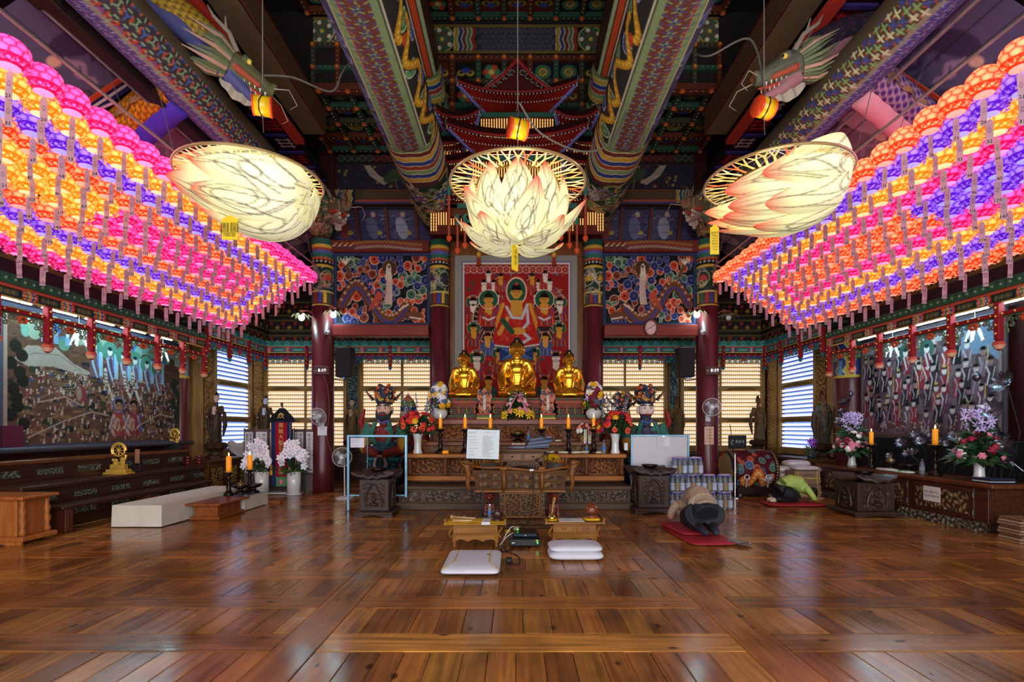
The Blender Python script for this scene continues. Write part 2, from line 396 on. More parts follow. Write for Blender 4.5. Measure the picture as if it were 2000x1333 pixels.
def lattice(cv, x0, x1, y0, y1, bg, c1, c2, s, leaf=None, red=None):
 cv.rect(x0, x1, y0, y1, bg); ny = max(1, round((y1 - y0) / s)); dy = (y1 - y0) / ny
 for j in range(ny + 1):
  for i in range(int((x1 - x0) / s) + 2):
   x, y = x0 + (i + .5 * (j % 2)) * s, y0 + j * dy
   if x > x1: continue
   c = c1 if (i + j) % 2 else c2; q = s * .46
   if leaf:
    for k in range(3):
     a = k * 2.094 + (i % 2) * 1.05 + .5; cv.line([(x, y), (x + q * cos(a), y + q * sin(a))], s * .13, c)
    for k in range(2):
     a = R.choice((.78, 2.35)) + k * 1.57; cv.ell(x + s * .5, y + s * .02 + (k - .5) * s * .34, s * .21, s * .085, leaf, a)
    cv.line([(x - s * .2, y + s * .5), (x + s * .2, y + s * .5)], s * .1, red or c1)
   else:
    for k in range(4): a = k * pi / 4 + .2; cv.line([(x - q * cos(a), y - q * sin(a)), (x + q * cos(a), y + q * sin(a))], s * .09, c if k % 2 else (c2 if c == c1 else c1))
    cv.line([(x + s * .35, y + s * .3), (x + s * .65, y + s * .3)], s * .08, red or '#8a3a30'); cv.ell(x, y, s * .1, s * .1, '#3a2320')
 for y in (y0, y1): cv.line([(x0, y), (x1, y)], .018, '#a3303a')
def crosses(cv, x0, x1, y0, y1, bg, s):
 cv.rect(x0, x1, y0, y1, bg); ny = max(1, round((y1 - y0) / s)); dy = (y1 - y0) / ny
 for j in range(ny + 1):
  for i in range(int((x1 - x0) / s) + 1):
   x, y = x0 + i * s, y0 + (j + .5 * (i % 2)) * dy
   if y > y1: continue
   c = ('#7fa36b', '#3f4f9a', '#c9c7a6')[(j + i // 2) % 3]; a0 = pi / 4 if c == '#3f4f9a' else 0; q = s * .5
   for a in (a0, a0 + pi / 2): cv.line([(x - q * cos(a), y - q * sin(a)), (x + q * cos(a), y + q * sin(a))], s * .24, c)
   cv.ell(x + s * .5, y + dy * .02, s * .2, s * .09, '#b5542f', (.8 if (i + j) % 2 else -.8))
def dragon_stroke(cv, pts, w, c, belly):
 cv.line(pts, w * 1.25, '#2b1d10'); cv.line(pts, w, c)
 for i in range(0, len(pts)): cv.ell(pts[i][0], pts[i][1] + w * .12, w * .24, w * .2, belly)
def cyl_fn(cx, cz, r, y0, s, a0):
 """unroll: X runs along the beam, Y around it, starting at angle a0 from straight down; s = side of the room."""
 def f(X, Y):
  a = a0 + Y / r; return np.stack([cx - s * r * np.sin(a), y0 + X, cz - r * np.cos(a)], 1)
 return f
def beam(name, cx, cz, r, y0, y1, s, kind, rnd):
 a0, a1 = math.radians(-80), math.radians(125); L = y1 - y0; W = (a1 - a0) * r; d = lambda g: (math.radians(g) - a0) * r
 big = kind == 'big'; hd = 3.3 if big else 2.4
 cv = Cv(L, W, 760, 76 if big else 60, '#3a3128'); e = L - hd
 if big:
  cv.rect(0, e, 0, d(-33), '#4a4568')
  for k in range(int(e / .3)): cv.spiral(k * .3 + .1, rnd.uniform(d(-80), d(-45)), .1, ('#5560a0', '#b9b6c8', '#30365f', '#8c86b0'), 1, k)
  cv.rect(0, e, d(-33), d(-18), '#7d9068'); lattice(cv, 0, e, d(-17), d(28), '#6a3a34', '#84a878', '#4353a0', .16)
  cv.rect(0, e, d(29), d(40), '#7d9068'); cv.rect(0, e, d(40), W, '#2b2a2c')
  for y in (d(-33), d(40)): cv.line([(0, y), (e, y)], .014, '#c9c3a8')
  for k in range(int(e / .33)):
   c = (('#4c5aa8', '#b7bcd8', '#2c3670', '#7684c0') if k % 2 else ('#5f8a66', '#c5d2b0', '#2f4f3a', '#88ab84')); cv.spiral(k * .33 + .2, rnd.uniform(d(52), d(100)), .12, c, 1, k)
  for k in range(3):
   x0 = .3 + k * e / 3; dragon_stroke(cv, [(x0 + t * .065, (d(50) + d(82)) / 2 + .13 * sin(t * .55 + k)) for t in range(22)], .1, '#b98a2c', '#e0b64a'); cv.ell(x0 + 1.45, d(62), .1, .06, '#c2432e')
 else:
  cv.rect(0, e, 0, d(11), '#54507a'); lattice(cv, 0, e, d(-60), d(10), '#4b4880', '#b4aed0', '#6f60a8', .12, None, '#a0404a'); cv.rect(0, e, d(11), d(23), '#8a8272')
  if s < 0: lattice(cv, 0, e, d(23), d(79), '#3d3540', '#4a66b4', '#86a884', .125, '#c25a30', '#86a884')
  else: crosses(cv, 0, e, d(23), d(82), '#4c3a30', .092)
  cv.rect(0, e, d(82), W, '#54493a')
 zig(cv, e - .02, e + hd * .36, 0, W, ['#6e8a5c', '#70342c', '#cda53c', '#38498f', '#9c4630', '#86a373', '#33468f', '#c9a040', '#5b2f2a'], .9, 5)
 dancheong(cv, e + hd * .36, L, 0, W, 90, .12, rnd)
 for k in range(5 if big else 4): medal(cv, e + hd * (.5 + .12 * (k % 4)), W * (.3 + .28 * (k % 3)), .17 if big else .12, rnd.choice(PAL[:3]), rnd.choice(PAL[:3]), rnd.choice(PAL))
 b = struct(name, MB().tube([(cx, y0, cz), (cx, y1, cz)], r - .012, 24), BEAMD)
 cpart('painted_band', cv, cyl_fn(cx, cz, r, y0, s, a0), b); return b
IX = {-1: -1.66, 1: 1.72}
for s in (-1, 1):
 beam('main_beam', IX[s], 6.1, .44, 4.2, 11.25, s, 'big', R)
 beam('side_beam', s * 4.22, 5.82, .3, 4.2, 11.25, s, 'small', R)
 # upper tie beam with red stripes
 cv = Cv(6, .5, 200, 26, '#2c2a26')
 for a, b, c in ((.04, .1, '#9db08a'), (.1, .12, '#141010'), (.12, .21, '#c2502c'), (.21, .23, '#141010'), (.23, .25, '#d8d0b8'), (.25, .27, '#141010'), (.27, .36, '#c03028'), (.36, .46, '#3f6a5a')): cv.rect(0, 6, a, b, c)
 b = struct('upper_beam', MB().box(IX[s] * 1.02 - .25, IX[s] * 1.02 + .25, 3.6, 9.6, 7.92, 8.5), BEAMD)
 cpart('painted_band', cv, plane_fn((IX[s] * 1.02 - s * .25, 3.6, 7.915), (0, 1, 0), (s, 0, 0)), b)
 cv = Cv(1.6, 1.3, 60, 50, '#24382e'); zig(cv, 0, .8, 0, 1.3, ['#6e8a5c', '#cda53c', '#33468f', '#b04030', '#86a373', '#c9a040'], .8, 4); dancheong(cv, .8, 1.6, 0, 1.3, 30, .12, R)
 b = struct('upper_beam_head', MB().tube([(IX[s] * 1.02, 9.5, 8.1), (IX[s] * 1.02, 10.84, 8.1)], .3, 20), BEAMD)
 cpart('painted_band', cv, cyl_fn(IX[s] * 1.02, 8.1, .312, 9.4, s, -2.1), b)
# ---------------------------------------------------------------- columns with painted heads
COLM = M('dark_red_lacquered_timber', '#5c2026', .36, var=.5, vs=1.2, st=(6, 6, .7), bump=.1, bs=4, coat=.1)
def column(x, y, r, z1, lotus, far=True):
 b = struct('column', MB().lathe([(r * 1.02, 0), (r, .5), (r * .97, z1)], (x, y, 0), 28), COLM, smooth=True)
 W = 2 * pi * r; cv = Cv(W, 1.45, 84, 84, '#26302a')
 cv.rect(0, W, 0, .05, '#b9a044'); cv.rect(0, W, .05, .3, '#5a2a26')
 for k in range(14): x0 = k * W / 14; cv.rect(x0, x0 + .03, .07, .3, ('#c9a23a', '#2f5a48', '#8a3a30', '#33468f')[k % 4])
 cv.rect(0, W, .3, .34, '#cdb56a'); dancheong(cv, 0, W, .34, .85, 46, .07, R)
 for k in range(4):
  x0 = (k + .5) * W / 4; cv.ring(x0, .6, .15, .012, '#c9bfa0')
  for q in range(7): a = pi * q / 6; cv.ell(x0 + .06 * cos(a), .57 + .06 * sin(a), .05, .02, lotus, a)
 for z, h, c in ((.85, .05, '#cda53c'), (.9, .1, '#16181a'), (1.0, .05, '#a8432e'), (1.05, .1, '#2f6b5a'), (1.15, .06, '#58609a'), (1.21, .06, '#a24032'), (1.27, .06, '#cda53c'), (1.33, .12, '#2a5a4a')): cv.rect(0, W, z, z + h, c)
 for k in range(16): cv.ell((k + .5) * W / 16, .95, .02, .02, '#d9d0b4'); cv.ell((k + .5) * W / 16, 1.025, .016, .016, '#e0802c')
 def fn(X, Y): a = X / r - pi / 2 - pi; return np.stack([x + (r * .985) * np.cos(a), y + (r * .985) * np.sin(a), 4.02 + Y], 1)
 cpart('painted_head', cv, fn, b); return b
for s in (-1, 1):
 column(s * 4.2, 11.2, .235, 5.5, '#c2453a'); column(IX[s], 11.25, .215, 5.6, '#3a2a4a' if s < 0 else '#d0a030')
# ---------------------------------------------------------------- coffered ceilings
COF = MB()
def coffer_motif(k):
 cv = Cv(1, 1, 17, 17, ['#1d1512', '#1a1a16', '#20142a', '#241512', '#5a2416', '#15241f'][k % 6]); c = PAL[(k * 2) % 6]; c2 = PAL[(k * 3 + 1) % 6]
 if k % 3 == 0:
  for q in range(6): a = q * pi / 3; cv.ell(.5 + .24 * cos(a), .5 + .24 * sin(a), .15, .15, c if q % 2 else c2)
  cv.ell(.5, .5, .12, .12, '#d9c060')
 elif k % 3 == 1:
  cv.ell(.3, .45, .17, .14, '#c9a83e'); cv.ell(.3, .48, .1, .09, '#17120e'); cv.ell(.7, .45, .17, .14, '#c9a83e'); cv.ell(.7, .48, .1, .09, '#17120e'); cv.ell(.5, .58, .18, .14, c)
 else:
  cv.ring(.5, .5, .3, .09, c2); cv.ring(.5, .5, .16, .08, '#c9a83e'); cv.ell(.5, .5, .06, .06, c)
 return cv.mesh(plane_fn((-.5, -.5, 0), (1, 0, 0), (0, 1, 0)), 'coffer_panel')
MOT = [coffer_motif(k) for k in range(9)]
def ribcol(k): return ('#3a3a2c', '#5a2c1e', '#2e4a3a')[k % 3]
def coffers(par, o, u, v, nu, nv, su, sv, down, k0, depth=.09):
 """grid of sunk painted coffers between ribs; down = the way the coffers face."""
 o, u, v, d = V(*o), V(*u), V(*v), V(*down); rib = MB(); ros = MB()
 rot = Matrix((u, v, u.cross(v))).transposed().to_euler()
 for i in range(nu):
  for j in range(nv):
   c = o + u * (i + .5) * su + v * (j + .5) * sv - d * depth
   inst('coffer_panel', MOT[(k0 + (i * 5 + j * 3) * 2 + (i * j) % 4) % 9], PAINT, par, c, rot, (su * .86, sv * .86, 1))
 Mx = Matrix((u, v, d)).transposed().to_4x4(); Mx.translation = o
 for i in range(nu + 1): rib.box(i * su - su * .11, i * su + su * .11, 0, nv * sv, -depth - .02, 0, lin(ribcol(i)), .01, Mx)
 for j in range(nv + 1): rib.box(-.04, nu * su + .04, j * sv - sv * .11, j * sv + sv * .11, -depth - .02, .004, lin(ribcol(j + 1)), .01, Mx)
 for i in range(nu + 1):
  for j in range(nv + 1):
   c = o + u * i * su + v * j * sv + d * .012
   for q in range(5): a = q * 1.2566; ros.ell(c + (u * cos(a) + v * sin(a)) * su * .06, su * .055, 5, 3, lin('#b8502c'))
   ros.ell(c + d * .01, su * .045, 5, 3, lin('#d8b23c'))
   for q in (-1, 1):
    for w_ in (.3, .5, .7):
     if i < nu and q > 0: ros.ell(c + u * su * w_, su * .02, 4, 3, lin('#cfc6a0'))
     if j < nv and q > 0: ros.ell(c + v * sv * w_, su * .02, 4, 3, lin('#cfc6a0'))
 part('coffer_rib', rib, PAINT, par, kind='stuff'); part('rib_rosette', ros, PAINT, par, kind='stuff')
def backer(name, mb): return struct(name, mb, M('dark_ceiling_ground', '#1a100c', .8, var=.2))
def frieze(par, o, u, w, h, seed):
 cv = Cv(w, h, int(w * 60), int(h * 60), '#1d1a16'); q = w * .5; rnd = random.Random(seed)
 cv.rect(q - w * .22, q + w * .22, 0, h, '#3a3440'); lattice(cv, q - w * .2, q + w * .2, .05, h - .05, '#2c2a30', '#6a7078', '#4a5068', .11)
 for s in (-1, 1):
  a, b = sorted((q + s * w * .22, q + s * w * .34)); zig(cv, a, b, 0, h, ['#a08030', '#33406a', '#6e3a28', '#5a7050', '#8a3a28'], .5, 4)
  medal(cv, q + s * w * .41, h / 2, h * .44, '#2f4f38', '#7c3a2a', '#3f5f4a')
 cv.rect(0, w, 0, .04, '#6e5a2c'); cv.rect(0, w, h - .04, h, '#6e5a2c')
 cpart('painted_frieze', cv, plane_fn(o, u, (0, 0, 1)), par)
# centre bay: high ceiling and the painted wall below it
c = backer('ceiling_centre', MB().box(-2.0, 2.06, 8.6, 11.0, 10.24, 10.3).box(-2.0, 2.06, 10.96, 11.06, 7.4, 10.3))
coffers(c, (-1.88, 8.8, 10.1), (1, 0, 0), (0, 1, 0), 7, 4, .55, .52, (0, 0, -1), 0)
frieze(c, (-1.9, 10.9, 9.36), (1, 0, 0), 3.86, .62, 3)
coffers(c, (-1.88, 10.86, 7.75), (1, 0, 0), (0, 0, 1), 7, 3, .55, .5, (0, -1, 0), 1)
for s in (-1, 1):
 x0, x1 = sorted((s * 1.9, s * 3.62))
 b = backer('ceiling_bay', MB().box(x0 - .1, x1 + .9, 7.6, 9.3, 8.9, 8.96).box(x0 - .1, x1 + .9, 9.24, 9.3, 7.4, 8.9).box(x0 - .1, x1 + .7, 9.2, 11.6, 7.54, 7.58) if s > 0 else
               MB().box(x0 - .9, x1 + .1, 7.6, 9.3, 8.9, 8.96).box(x0 - .9, x1 + .1, 9.24, 9.3, 7.4, 8.9).box(x0 - .7, x1 + .1, 9.2, 11.6, 7.54, 7.58))
 coffers(b, (s * 1.9, 7.7, 8.78), (s, 0, 0), (0, 1, 0), 4, 3, .45, .47, (0, 0, -1), 3)
 frieze(b, (x0, 9.18, 8.26), (1, 0, 0), 1.75, .5, 5)
 coffers(b, (x0, 9.16, 7.45), (1, 0, 0), (0, 0, 1), 4, 2, .44, .4, (0, -1, 0), 1)
 coffers(b, (s * 1.95, 9.15, 7.42), (s, 0, 0), (0, 1, 0), 4, 4, .52, .5, (0, 0, -1), 0)
 # upper side beam with a fine key pattern, red board and the strip of square panels above the side beam
 cv = Cv(6.2, .42, 240, 22, '#5a4a34'); lattice(cv, 0, 6.2, .02, .4, '#5a4430', '#86765a', '#6f4a36', .1)
 u = struct('upper_beam', MB().box(s * 3.56, s * 3.95, 3.4, 9.6, 6.9, 7.4), BEAMD); cpart('painted_band', cv, plane_fn((s * 3.545, 3.4, 6.9), (0, 1, 0), (0, 0, 1)), u)
 cpart('painted_band', Cv(6.2, .4, 120, 14, '#6a5640'), plane_fn((s * 3.56, 3.4, 6.895), (0, 1, 0), (s, 0, 0)), u)
 r_ = struct('trim_red_board', MB().box(s * 3.95, s * 4.12, 2.8, 9.6, 6.7, 6.8), M('bright_red_paint', '#c8382c', .5, var=.15))
 st = backer('ceiling_strip', MB().box(s * 4.1, s * 4.95, 2.8, 11.2, 6.86, 6.9))
 for k in range(14):
  y = 3.1 + k * .58; cv = Cv(.5, .5, 26, 26, '#201018'); cl = '#d8cfd8' if k % 2 else '#c83a34'; cv.rect(.05, .45, .05, .45, '#3a1420' if k % 2 else '#50101a')
  for q in range(3): cv.line([(.1, .14 + q * .11), (.4, .14 + q * .11)], .03, cl); cv.line([(.14 + q * .11, .1), (.14 + q * .11, .4)], .022, cl if q != 1 else '#401018')
  cpart('square_panel', cv, plane_fn((s * 4.14, y, 6.8), (s * .9, 0, 0), (0, 1, 0)), st)
  part('panel_frame', MB().box(s * 4.12, s * 4.62, y + .5, y + .58, 6.76, 6.8, lin('#3a2c6a')), PAINT, st)
 cv = Cv(8, .3, 300, 14, '#33244a')
 for k in range(26): cv.spiral(k * .31 + .1, .15, .11, ('#4a3a60', '#b8a8c8', '#8c7ca4', '#33244a'), 1 if k % 2 else -1, k)
 cpart('scroll_band', cv, plane_fn((s * 4.64, 2.9, 6.79), (0, 1, 0), (s, 0, 0)), st)
 # sloping painted panels between side beam and side wall
 q0, q1 = V(s * 4.55, 0, 6.2), V(s * 7.1, 0, 4.5); d = (q1 - q0); Lp = d.length; d.normalize()
 sp = struct('ceiling_slope', MB().ext([(4, 0), (14.4, 0), (14.4, Lp), (4, Lp)], ((q0.x, 0, q0.z + .06), (0, 1, 0), d), .05 if s < 0 else -.05, lin('#2a141c')), PAINT)
 for k in range(6):
  for j in range(2):
   y = 3.6 + k * 1.55; o = q0 + d * (.12 + j * 1.5) + V(0, y, 0); rnd = random.Random(k * 2 + j)
   cv = Cv(1.3, 1.25, 60, 56, ('#6a5470', '#54506a', '#74606c')[k % 3])
   for q in range(16): x, yy = rnd.uniform(0, 1.3), rnd.uniform(0, 1.25); pts = [(x + t * .05, yy + .05 * sin(t * 1.1 + q)) for t in range(8)]; cv.line(pts, .05, ('#3c3450', '#8f7a90', '#443848')[q % 3])
   cv.ell(.65, .5, .16, .3, ('#a8403c', '#38304a', '#a89098')[(k + j) % 3], .3); cv.ell(.68, .85, .07, .08, '#c9a890')
   for q in range(1, 5): cv.line([(0, q * .25), (1.3, q * .25)], .012, '#2c2030')
   cpart('painted_panel', cv, plane_fn(o + V(0, .12, 0) + V(0, 0, -.01), (0, 1, 0), d), sp)
  fr = MB()
  for a, b_, cl in ((0, .06, '#b8442c'), (.06, .1, '#2a2450'), (.1, .14, '#cfc0c0'), (.14, .2, '#3a2c60')):
   p0 = q0 + V(0, 3.42 + k * 1.55 + a, -.03); fr.ext([(0, 0), (b_ - a, 0), (b_ - a, Lp), (0, Lp)], (p0, (0, 1, 0), d), .05 if s < 0 else -.05, lin(cl))
  part('panel_frame', fr, PAINT, sp, kind='stuff')
 for j, w_ in ((0, .1), (1.39, .1), (2.9, .1)): part('frame_rail', MB().ext([(3.4, 0), (12.6, 0), (12.6, w_), (3.4, w_)], (q0 + d * j + V(0, 0, -.03), (0, 1, 0), d), .06 if s < 0 else -.06, lin('#7a3028')), PAINT, sp)
# ---------------------------------------------------------------- partition walls between the columns
rnd = random.Random(5)
def dragon_panel(s):
 w, h = 2.1, 1.5; cv = Cv(w, h, 172, 124, '#14141c')
 mx = (lambda x: x) if s < 0 else (lambda x: w - x)
 rr = random.Random(11)
 C4 = [('#c8482a', '#e0b898', '#7c2418', '#1a1412'), ('#54705a', '#b8c4a4', '#24382c', '#14201a'), ('#2e2f62', '#8c8cb8', '#191a3a', '#5a5a90'), ('#8a3a28', '#d0a080', '#4a1c14', '#161010')]
 pts = []
 for k in range(400):
  x, y, r = rr.uniform(.03, w - .03), rr.uniform(.03, h - .03), rr.uniform(.07, .125)
  if all((x - a) ** 2 + (y - b) ** 2 > (r * .8 + c) ** 2 * .62 for a, b, c in pts): pts.append((x, y, r))
 for i, (x, y, r) in enumerate(pts):
  c = C4[(i * 7 + i // 3) % 4]; a = rr.random() * 6; cv.line([(x, y), (x + r * 1.9 * cos(a), y + r * 1.9 * sin(a))], r * .8, c[1]); cv.line([(x, y), (x + r * 1.9 * cos(a), y + r * 1.9 * sin(a))], r * .62, c[0]); cv.spiral(x, y, r, c, 1 if i % 2 else -1, a)
 body = [(mx(.1 + .08 * t), .42 + .42 * sin(t * .36) if t < 9 else .42 - .35 * sin((t - 9) * .3) + .0) for t in range(20)]
 cv.line(body, .24, '#2a1a12'); cv.line(body, .2, '#6b3f26'); cv.line([(a, b - .05) for a, b in body], .05, '#3a3a7a')
 for a, b in body: cv.ell(a, b + .11, .035, .03, '#b88a70')
 cv.ell(mx(1.8), .17, .2, .1, '#6b3f26'); cv.line([(mx(1.7), .14), (mx(1.95), .1)], .03, '#d8c8b0'); cv.line([(mx(1.45), .3), (mx(1.65), .42)], .04, '#d0b8a0')
 for k in range(4): cv.line([(mx(.95 + k * .03), .7 - k * .02), (mx(.75 + k * .09), .3 + k * .04)], .04, '#b8482c')
 cv.line([(mx(.32), 1.05), (mx(.2), 1.3)], .09, '#6b4028')
 for k in range(4): cv.line([(mx(.2), 1.3), (mx(.08 + k * .07), 1.42)], .025, '#e0d4c0')
 cv.ell(mx(1.22), 1.22, .17, .17, '#4a3020'); cv.ring(mx(1.22), 1.22, .17, .012, '#8a6848')
 cv.poly([(mx(1.14), 1.02), (mx(1.28), 1.02), (mx(1.29), .6), (mx(1.27), .42), (mx(1.1), .42), (mx(1.15), .7)], '#cbb09c'); cv.ell(mx(1.2), 1.02, .085, .1, '#d2b8a2'); cv.poly([(mx(1.13), 1.05), (mx(1.27), 1.05), (mx(1.25), 1.28), (mx(1.2), 1.33), (mx(1.15), 1.26)], '#d8c4b0'); cv.ell(mx(1.21), 1.19, .035, .05, '#cfa890'); cv.ell(mx(1.21), 1.25, .03, .03, '#2a1c14')
 for k in range(4): cv.line([(mx(1.15 + k * .03), .95), (mx(1.13 + k * .035), .45)], .008, '#9a8070')
 return cv
RED = wood('red_painted_lintel', '#7e2f26', 0, .5, .3)
for s in (-1, 1):
 xa, xb = sorted((s * 3.97, IX[s] + s * .21)); w = xb - xa
 b = struct('wall_panel', MB().box(xa, xb, 11.27, 11.33, 3.64, 5.2), WALLD)
 cv = dragon_panel(s); cpart('dragon_painting', cv, plane_fn((xa + .06, 11.25, 3.68), (1 * (w - .12) / cv.w, 0, 0), (0, 0, 1)), b)
 fr = MB(); c_ = lin('#2c3a5a'); fr.box(xa, xb, 11.22, 11.28, 5.16, 5.22, c_).box(xa, xb, 11.22, 11.28, 3.63, 3.69, c_).box(xa, xa + .06, 11.22, 11.28, 3.69, 5.16, c_).box(xb - .06, xb, 11.22, 11.28, 3.69, 5.16, c_)
 part('panel_frame', fr, PAINT, b)
 struct('lintel', MB().box(xa, xb, 11.08, 11.36, 3.38, 3.63, ch=.02), RED)
 t = struct('lintel_upper', MB().box(xa, xb, 11.1, 11.36, 5.22, 5.46, ch=.015), RED)
 cv = Cv(w, .22, 170, 20, '#6a2c22')
 for q in range(3): cv.line([(.5 + i * .04, .05 + q * .055 + .012 * (-1) ** i + .04 * sin(i * .12)) for i in range(int((w - .6) / .04))], .03, ('#c9b8a0', '#b8452c', '#c08a34')[q]); cv.line([(.5 + i * .04, .05 + q * .055 + .012 * (-1) ** i + .04 * sin(i * .12)) for i in range(int((w - .6) / .04))], .014, '#22203a')
 for q in range(12): cv.ell(.05 + q * .04, .11 + .05 * sin(q * 2.1), .035, .014, ('#c9b8a0', '#c08a34', '#33406a')[q % 3], .4)
 cpart('painted_ribbons', cv, plane_fn((xa, 11.09, 5.23), (1, 0, 0), (0, 0, 1)), t)
 # purple plank ceiling panels leaning above the lintel, then painted tie, bird frieze, scroll boards
 pc = struct('wall_plank_panel', MB().ext([(0, 0), (w + .5, 0), (w + .5, .9), (0, .9)], ((xa - .25, 11.75, 5.5), (1, 0, 0), V(0, -.35, .83).normalized()), -.05, lin('#1c1620')), PAINT)
 for k in range(4):
  vv = V(0, -.35, .83).normalized(); cv = Cv(.62, .78, 60, 72, '#3b3656' if k % 2 else '#45405c'); rr = random.Random(k + s)
  for q in range(14): x, y = rr.uniform(0, .6), rr.uniform(0, .75); cv.line([(x + t * .03, y + .03 * sin(t + q)) for t in range(7)], .025, ('#6c6888', '#2a2540', '#57506c')[q % 3])
  cv.ell(.3, .4, .13, .24, ('#7a3430', '#5c5a78', '#8a8a9a', '#30283c')[k], .2); cv.ell(.34, .68, .05, .06, '#a89080'); cv.ell(.45, .3, .06, .04, '#a89040')
  for q in range(1, 5): cv.line([(0, q * .156), (.62, q * .156)], .008, '#1a1624')
  cpart('painted_panel', cv, plane_fn(V(xa - .2 + k * .66, 11.69, 5.52), (1, 0, 0), vv), pc)
  part('panel_frame', MB().ext([(0, 0), (.07, 0), (.07, .85), (0, .85)], (V(xa - .255 + k * .66, 11.7, 5.5), (1, 0, 0), vv), .06, lin('#5a2c28')), PAINT, pc)
 tb = struct('lintel_tie', MB().box(xa - .3, xb + .3, 11.3, 11.6, 6.32, 6.66), BEAMD)
 cv = Cv(w, .3, 170, 24, '#4a3a28'); lattice(cv, w * .3, w * .82, .06, .3, '#4a3a28', '#6a5a44', '#574030', .08); cv.rect(0, w, 0, .05, '#3a4080'); cv.rect(0, w, .05, .07, '#a04a38')
 for a in (0, w * .8): zig(cv, a, a + w * .22, 0, .3, ['#a8862f', '#33406a', '#5a7050', '#8a3a28', '#a8862f', '#20243a'], .5, 3)
 cpart('painted_band', cv, plane_fn((xa, 11.29, 6.34), (1, 0, 0), (0, 0, 1)), tb)
 bf = struct('wall_frieze', MB().box(xa - .4, xb + .3, 11.4, 11.5, 6.62, 7.6), WALLD)
 cv = Cv(w, .56, 170, 50, '#2e2a34'); rr = random.Random(9)
 for q in range(40): cv.ell(rr.uniform(0, w), rr.uniform(0, .56), .03, .025, ('#5a3028', '#44403c', '#1c1a22')[q % 3])
 for q in range(14): cv.ring(rr.uniform(0, w), rr.uniform(.05, .5), .022, .014, '#a8903c')
 f = (lambda x: x) if s < 0 else (lambda x: w - x)
 for q in range(7): cv.line([(f(.62 + .02 * q), .52), (f(.75 + .03 * q), .3), (f(1.05 + .02 * q), .1 + .01 * q)], .016, '#b0a090')
 cv.ell(f(1.3), .3, .28, .13, '#3c4a30', .4); cv.ell(f(1.45), .4, .12, .06, '#7a3028'); cv.line([(f(1.3), .2), (f(1.35), .02)], .02, '#8a6a5a')
 cpart('bird_painting', cv, plane_fn((xa, 11.39, 6.7), (1, 0, 0), (0, 0, 1)), bf)
 cv = Cv(w, .2, 150, 16, '#1c1c1c')
 for q in range(14): cv.spiral(.1 + q * .16, .1, .075, (('#5a2824', '#8a4038', '#1c1412', '#5a2824') if (q // 5) % 2 else ('#3a4038', '#6a7060', '#1a1c18', '#3a4038')), 1 if q % 2 else -1, q)
 cpart('scroll_band', cv, plane_fn((xa, 11.38, 7.28), (1, 0, 0), (0, 0, 1)), bf)
# wall behind the altar picture
FRW = wood('orange_brown_frame_wood', '#7a4620', 2, .42)
struct('wall_altar', MB().box(-1.5, 1.56, 11.6, 11.68, 0, 8.6, ch=.01), WALLD)
struct('trim_1', MB().box(-1.46, -1.17, 11.42, 11.6, 1.3, 5.55).box(1.24, 1.53, 11.42, 11.6, 1.3, 5.55).box(-1.46, 1.53, 11.38, 11.6, 5.2, 5.5), FRW)
# ---------------------------------------------------------------- windows with rows of small lit figures
def frame_at(o, u):
 """local x to the viewer's right along the wall, y into the wall, z up."""
 u = V(*u).normalized(); z = V(0, 0, 1); m = Matrix((u, z.cross(u), z)).transposed().to_4x4(); m.translation = V(*o); return m
LIT = M('lit_white_figurine', '#fffaf0', .5, emit=.66, ecol='#fff6e6', var=.1)
LITB = M('lit_cool_white_figurine', '#f4f8ff', .5, emit=.8, ecol='#eef4ff', var=.1)
GLOWW = M('warm_backlit_pane', '#c8a878', .6, emit=.36, ecol='#ffd9a0', var=.15)
GLOWB = M('cool_backlit_pane', '#8aa4e0', .6, emit=.6, ecol='#6f98ff', var=.15)
fg = MB().lathe([(.02, 0), (.022, .016), (.014, .032), (.008, .05)], n=6).ell((0, 0, .058), .0125, 5, 3)
FGV = np.array(fg.v); FGF = fg.f
def figurines(Mx, x0, x1, z0, z1, pitch, rowh, y):
 m = MB(); nr = int((z1 - z0) / rowh); nc = int((x1 - x0) / pitch)
 for r in range(nr):
  for c in range(nc):
   o = Mx @ V(x0 + (c + .5) * (x1 - x0) / nc, y, z0 + .012 + r * (z1 - z0) / nr); m.add(FGV * (pitch / .05 * .84) + np.array(o), FGF, (1, 1, 1))
 return m
ROWS = [(2.54, 3.29), (1.66, 2.41), (.88, 1.53)]
NWIN = [0]
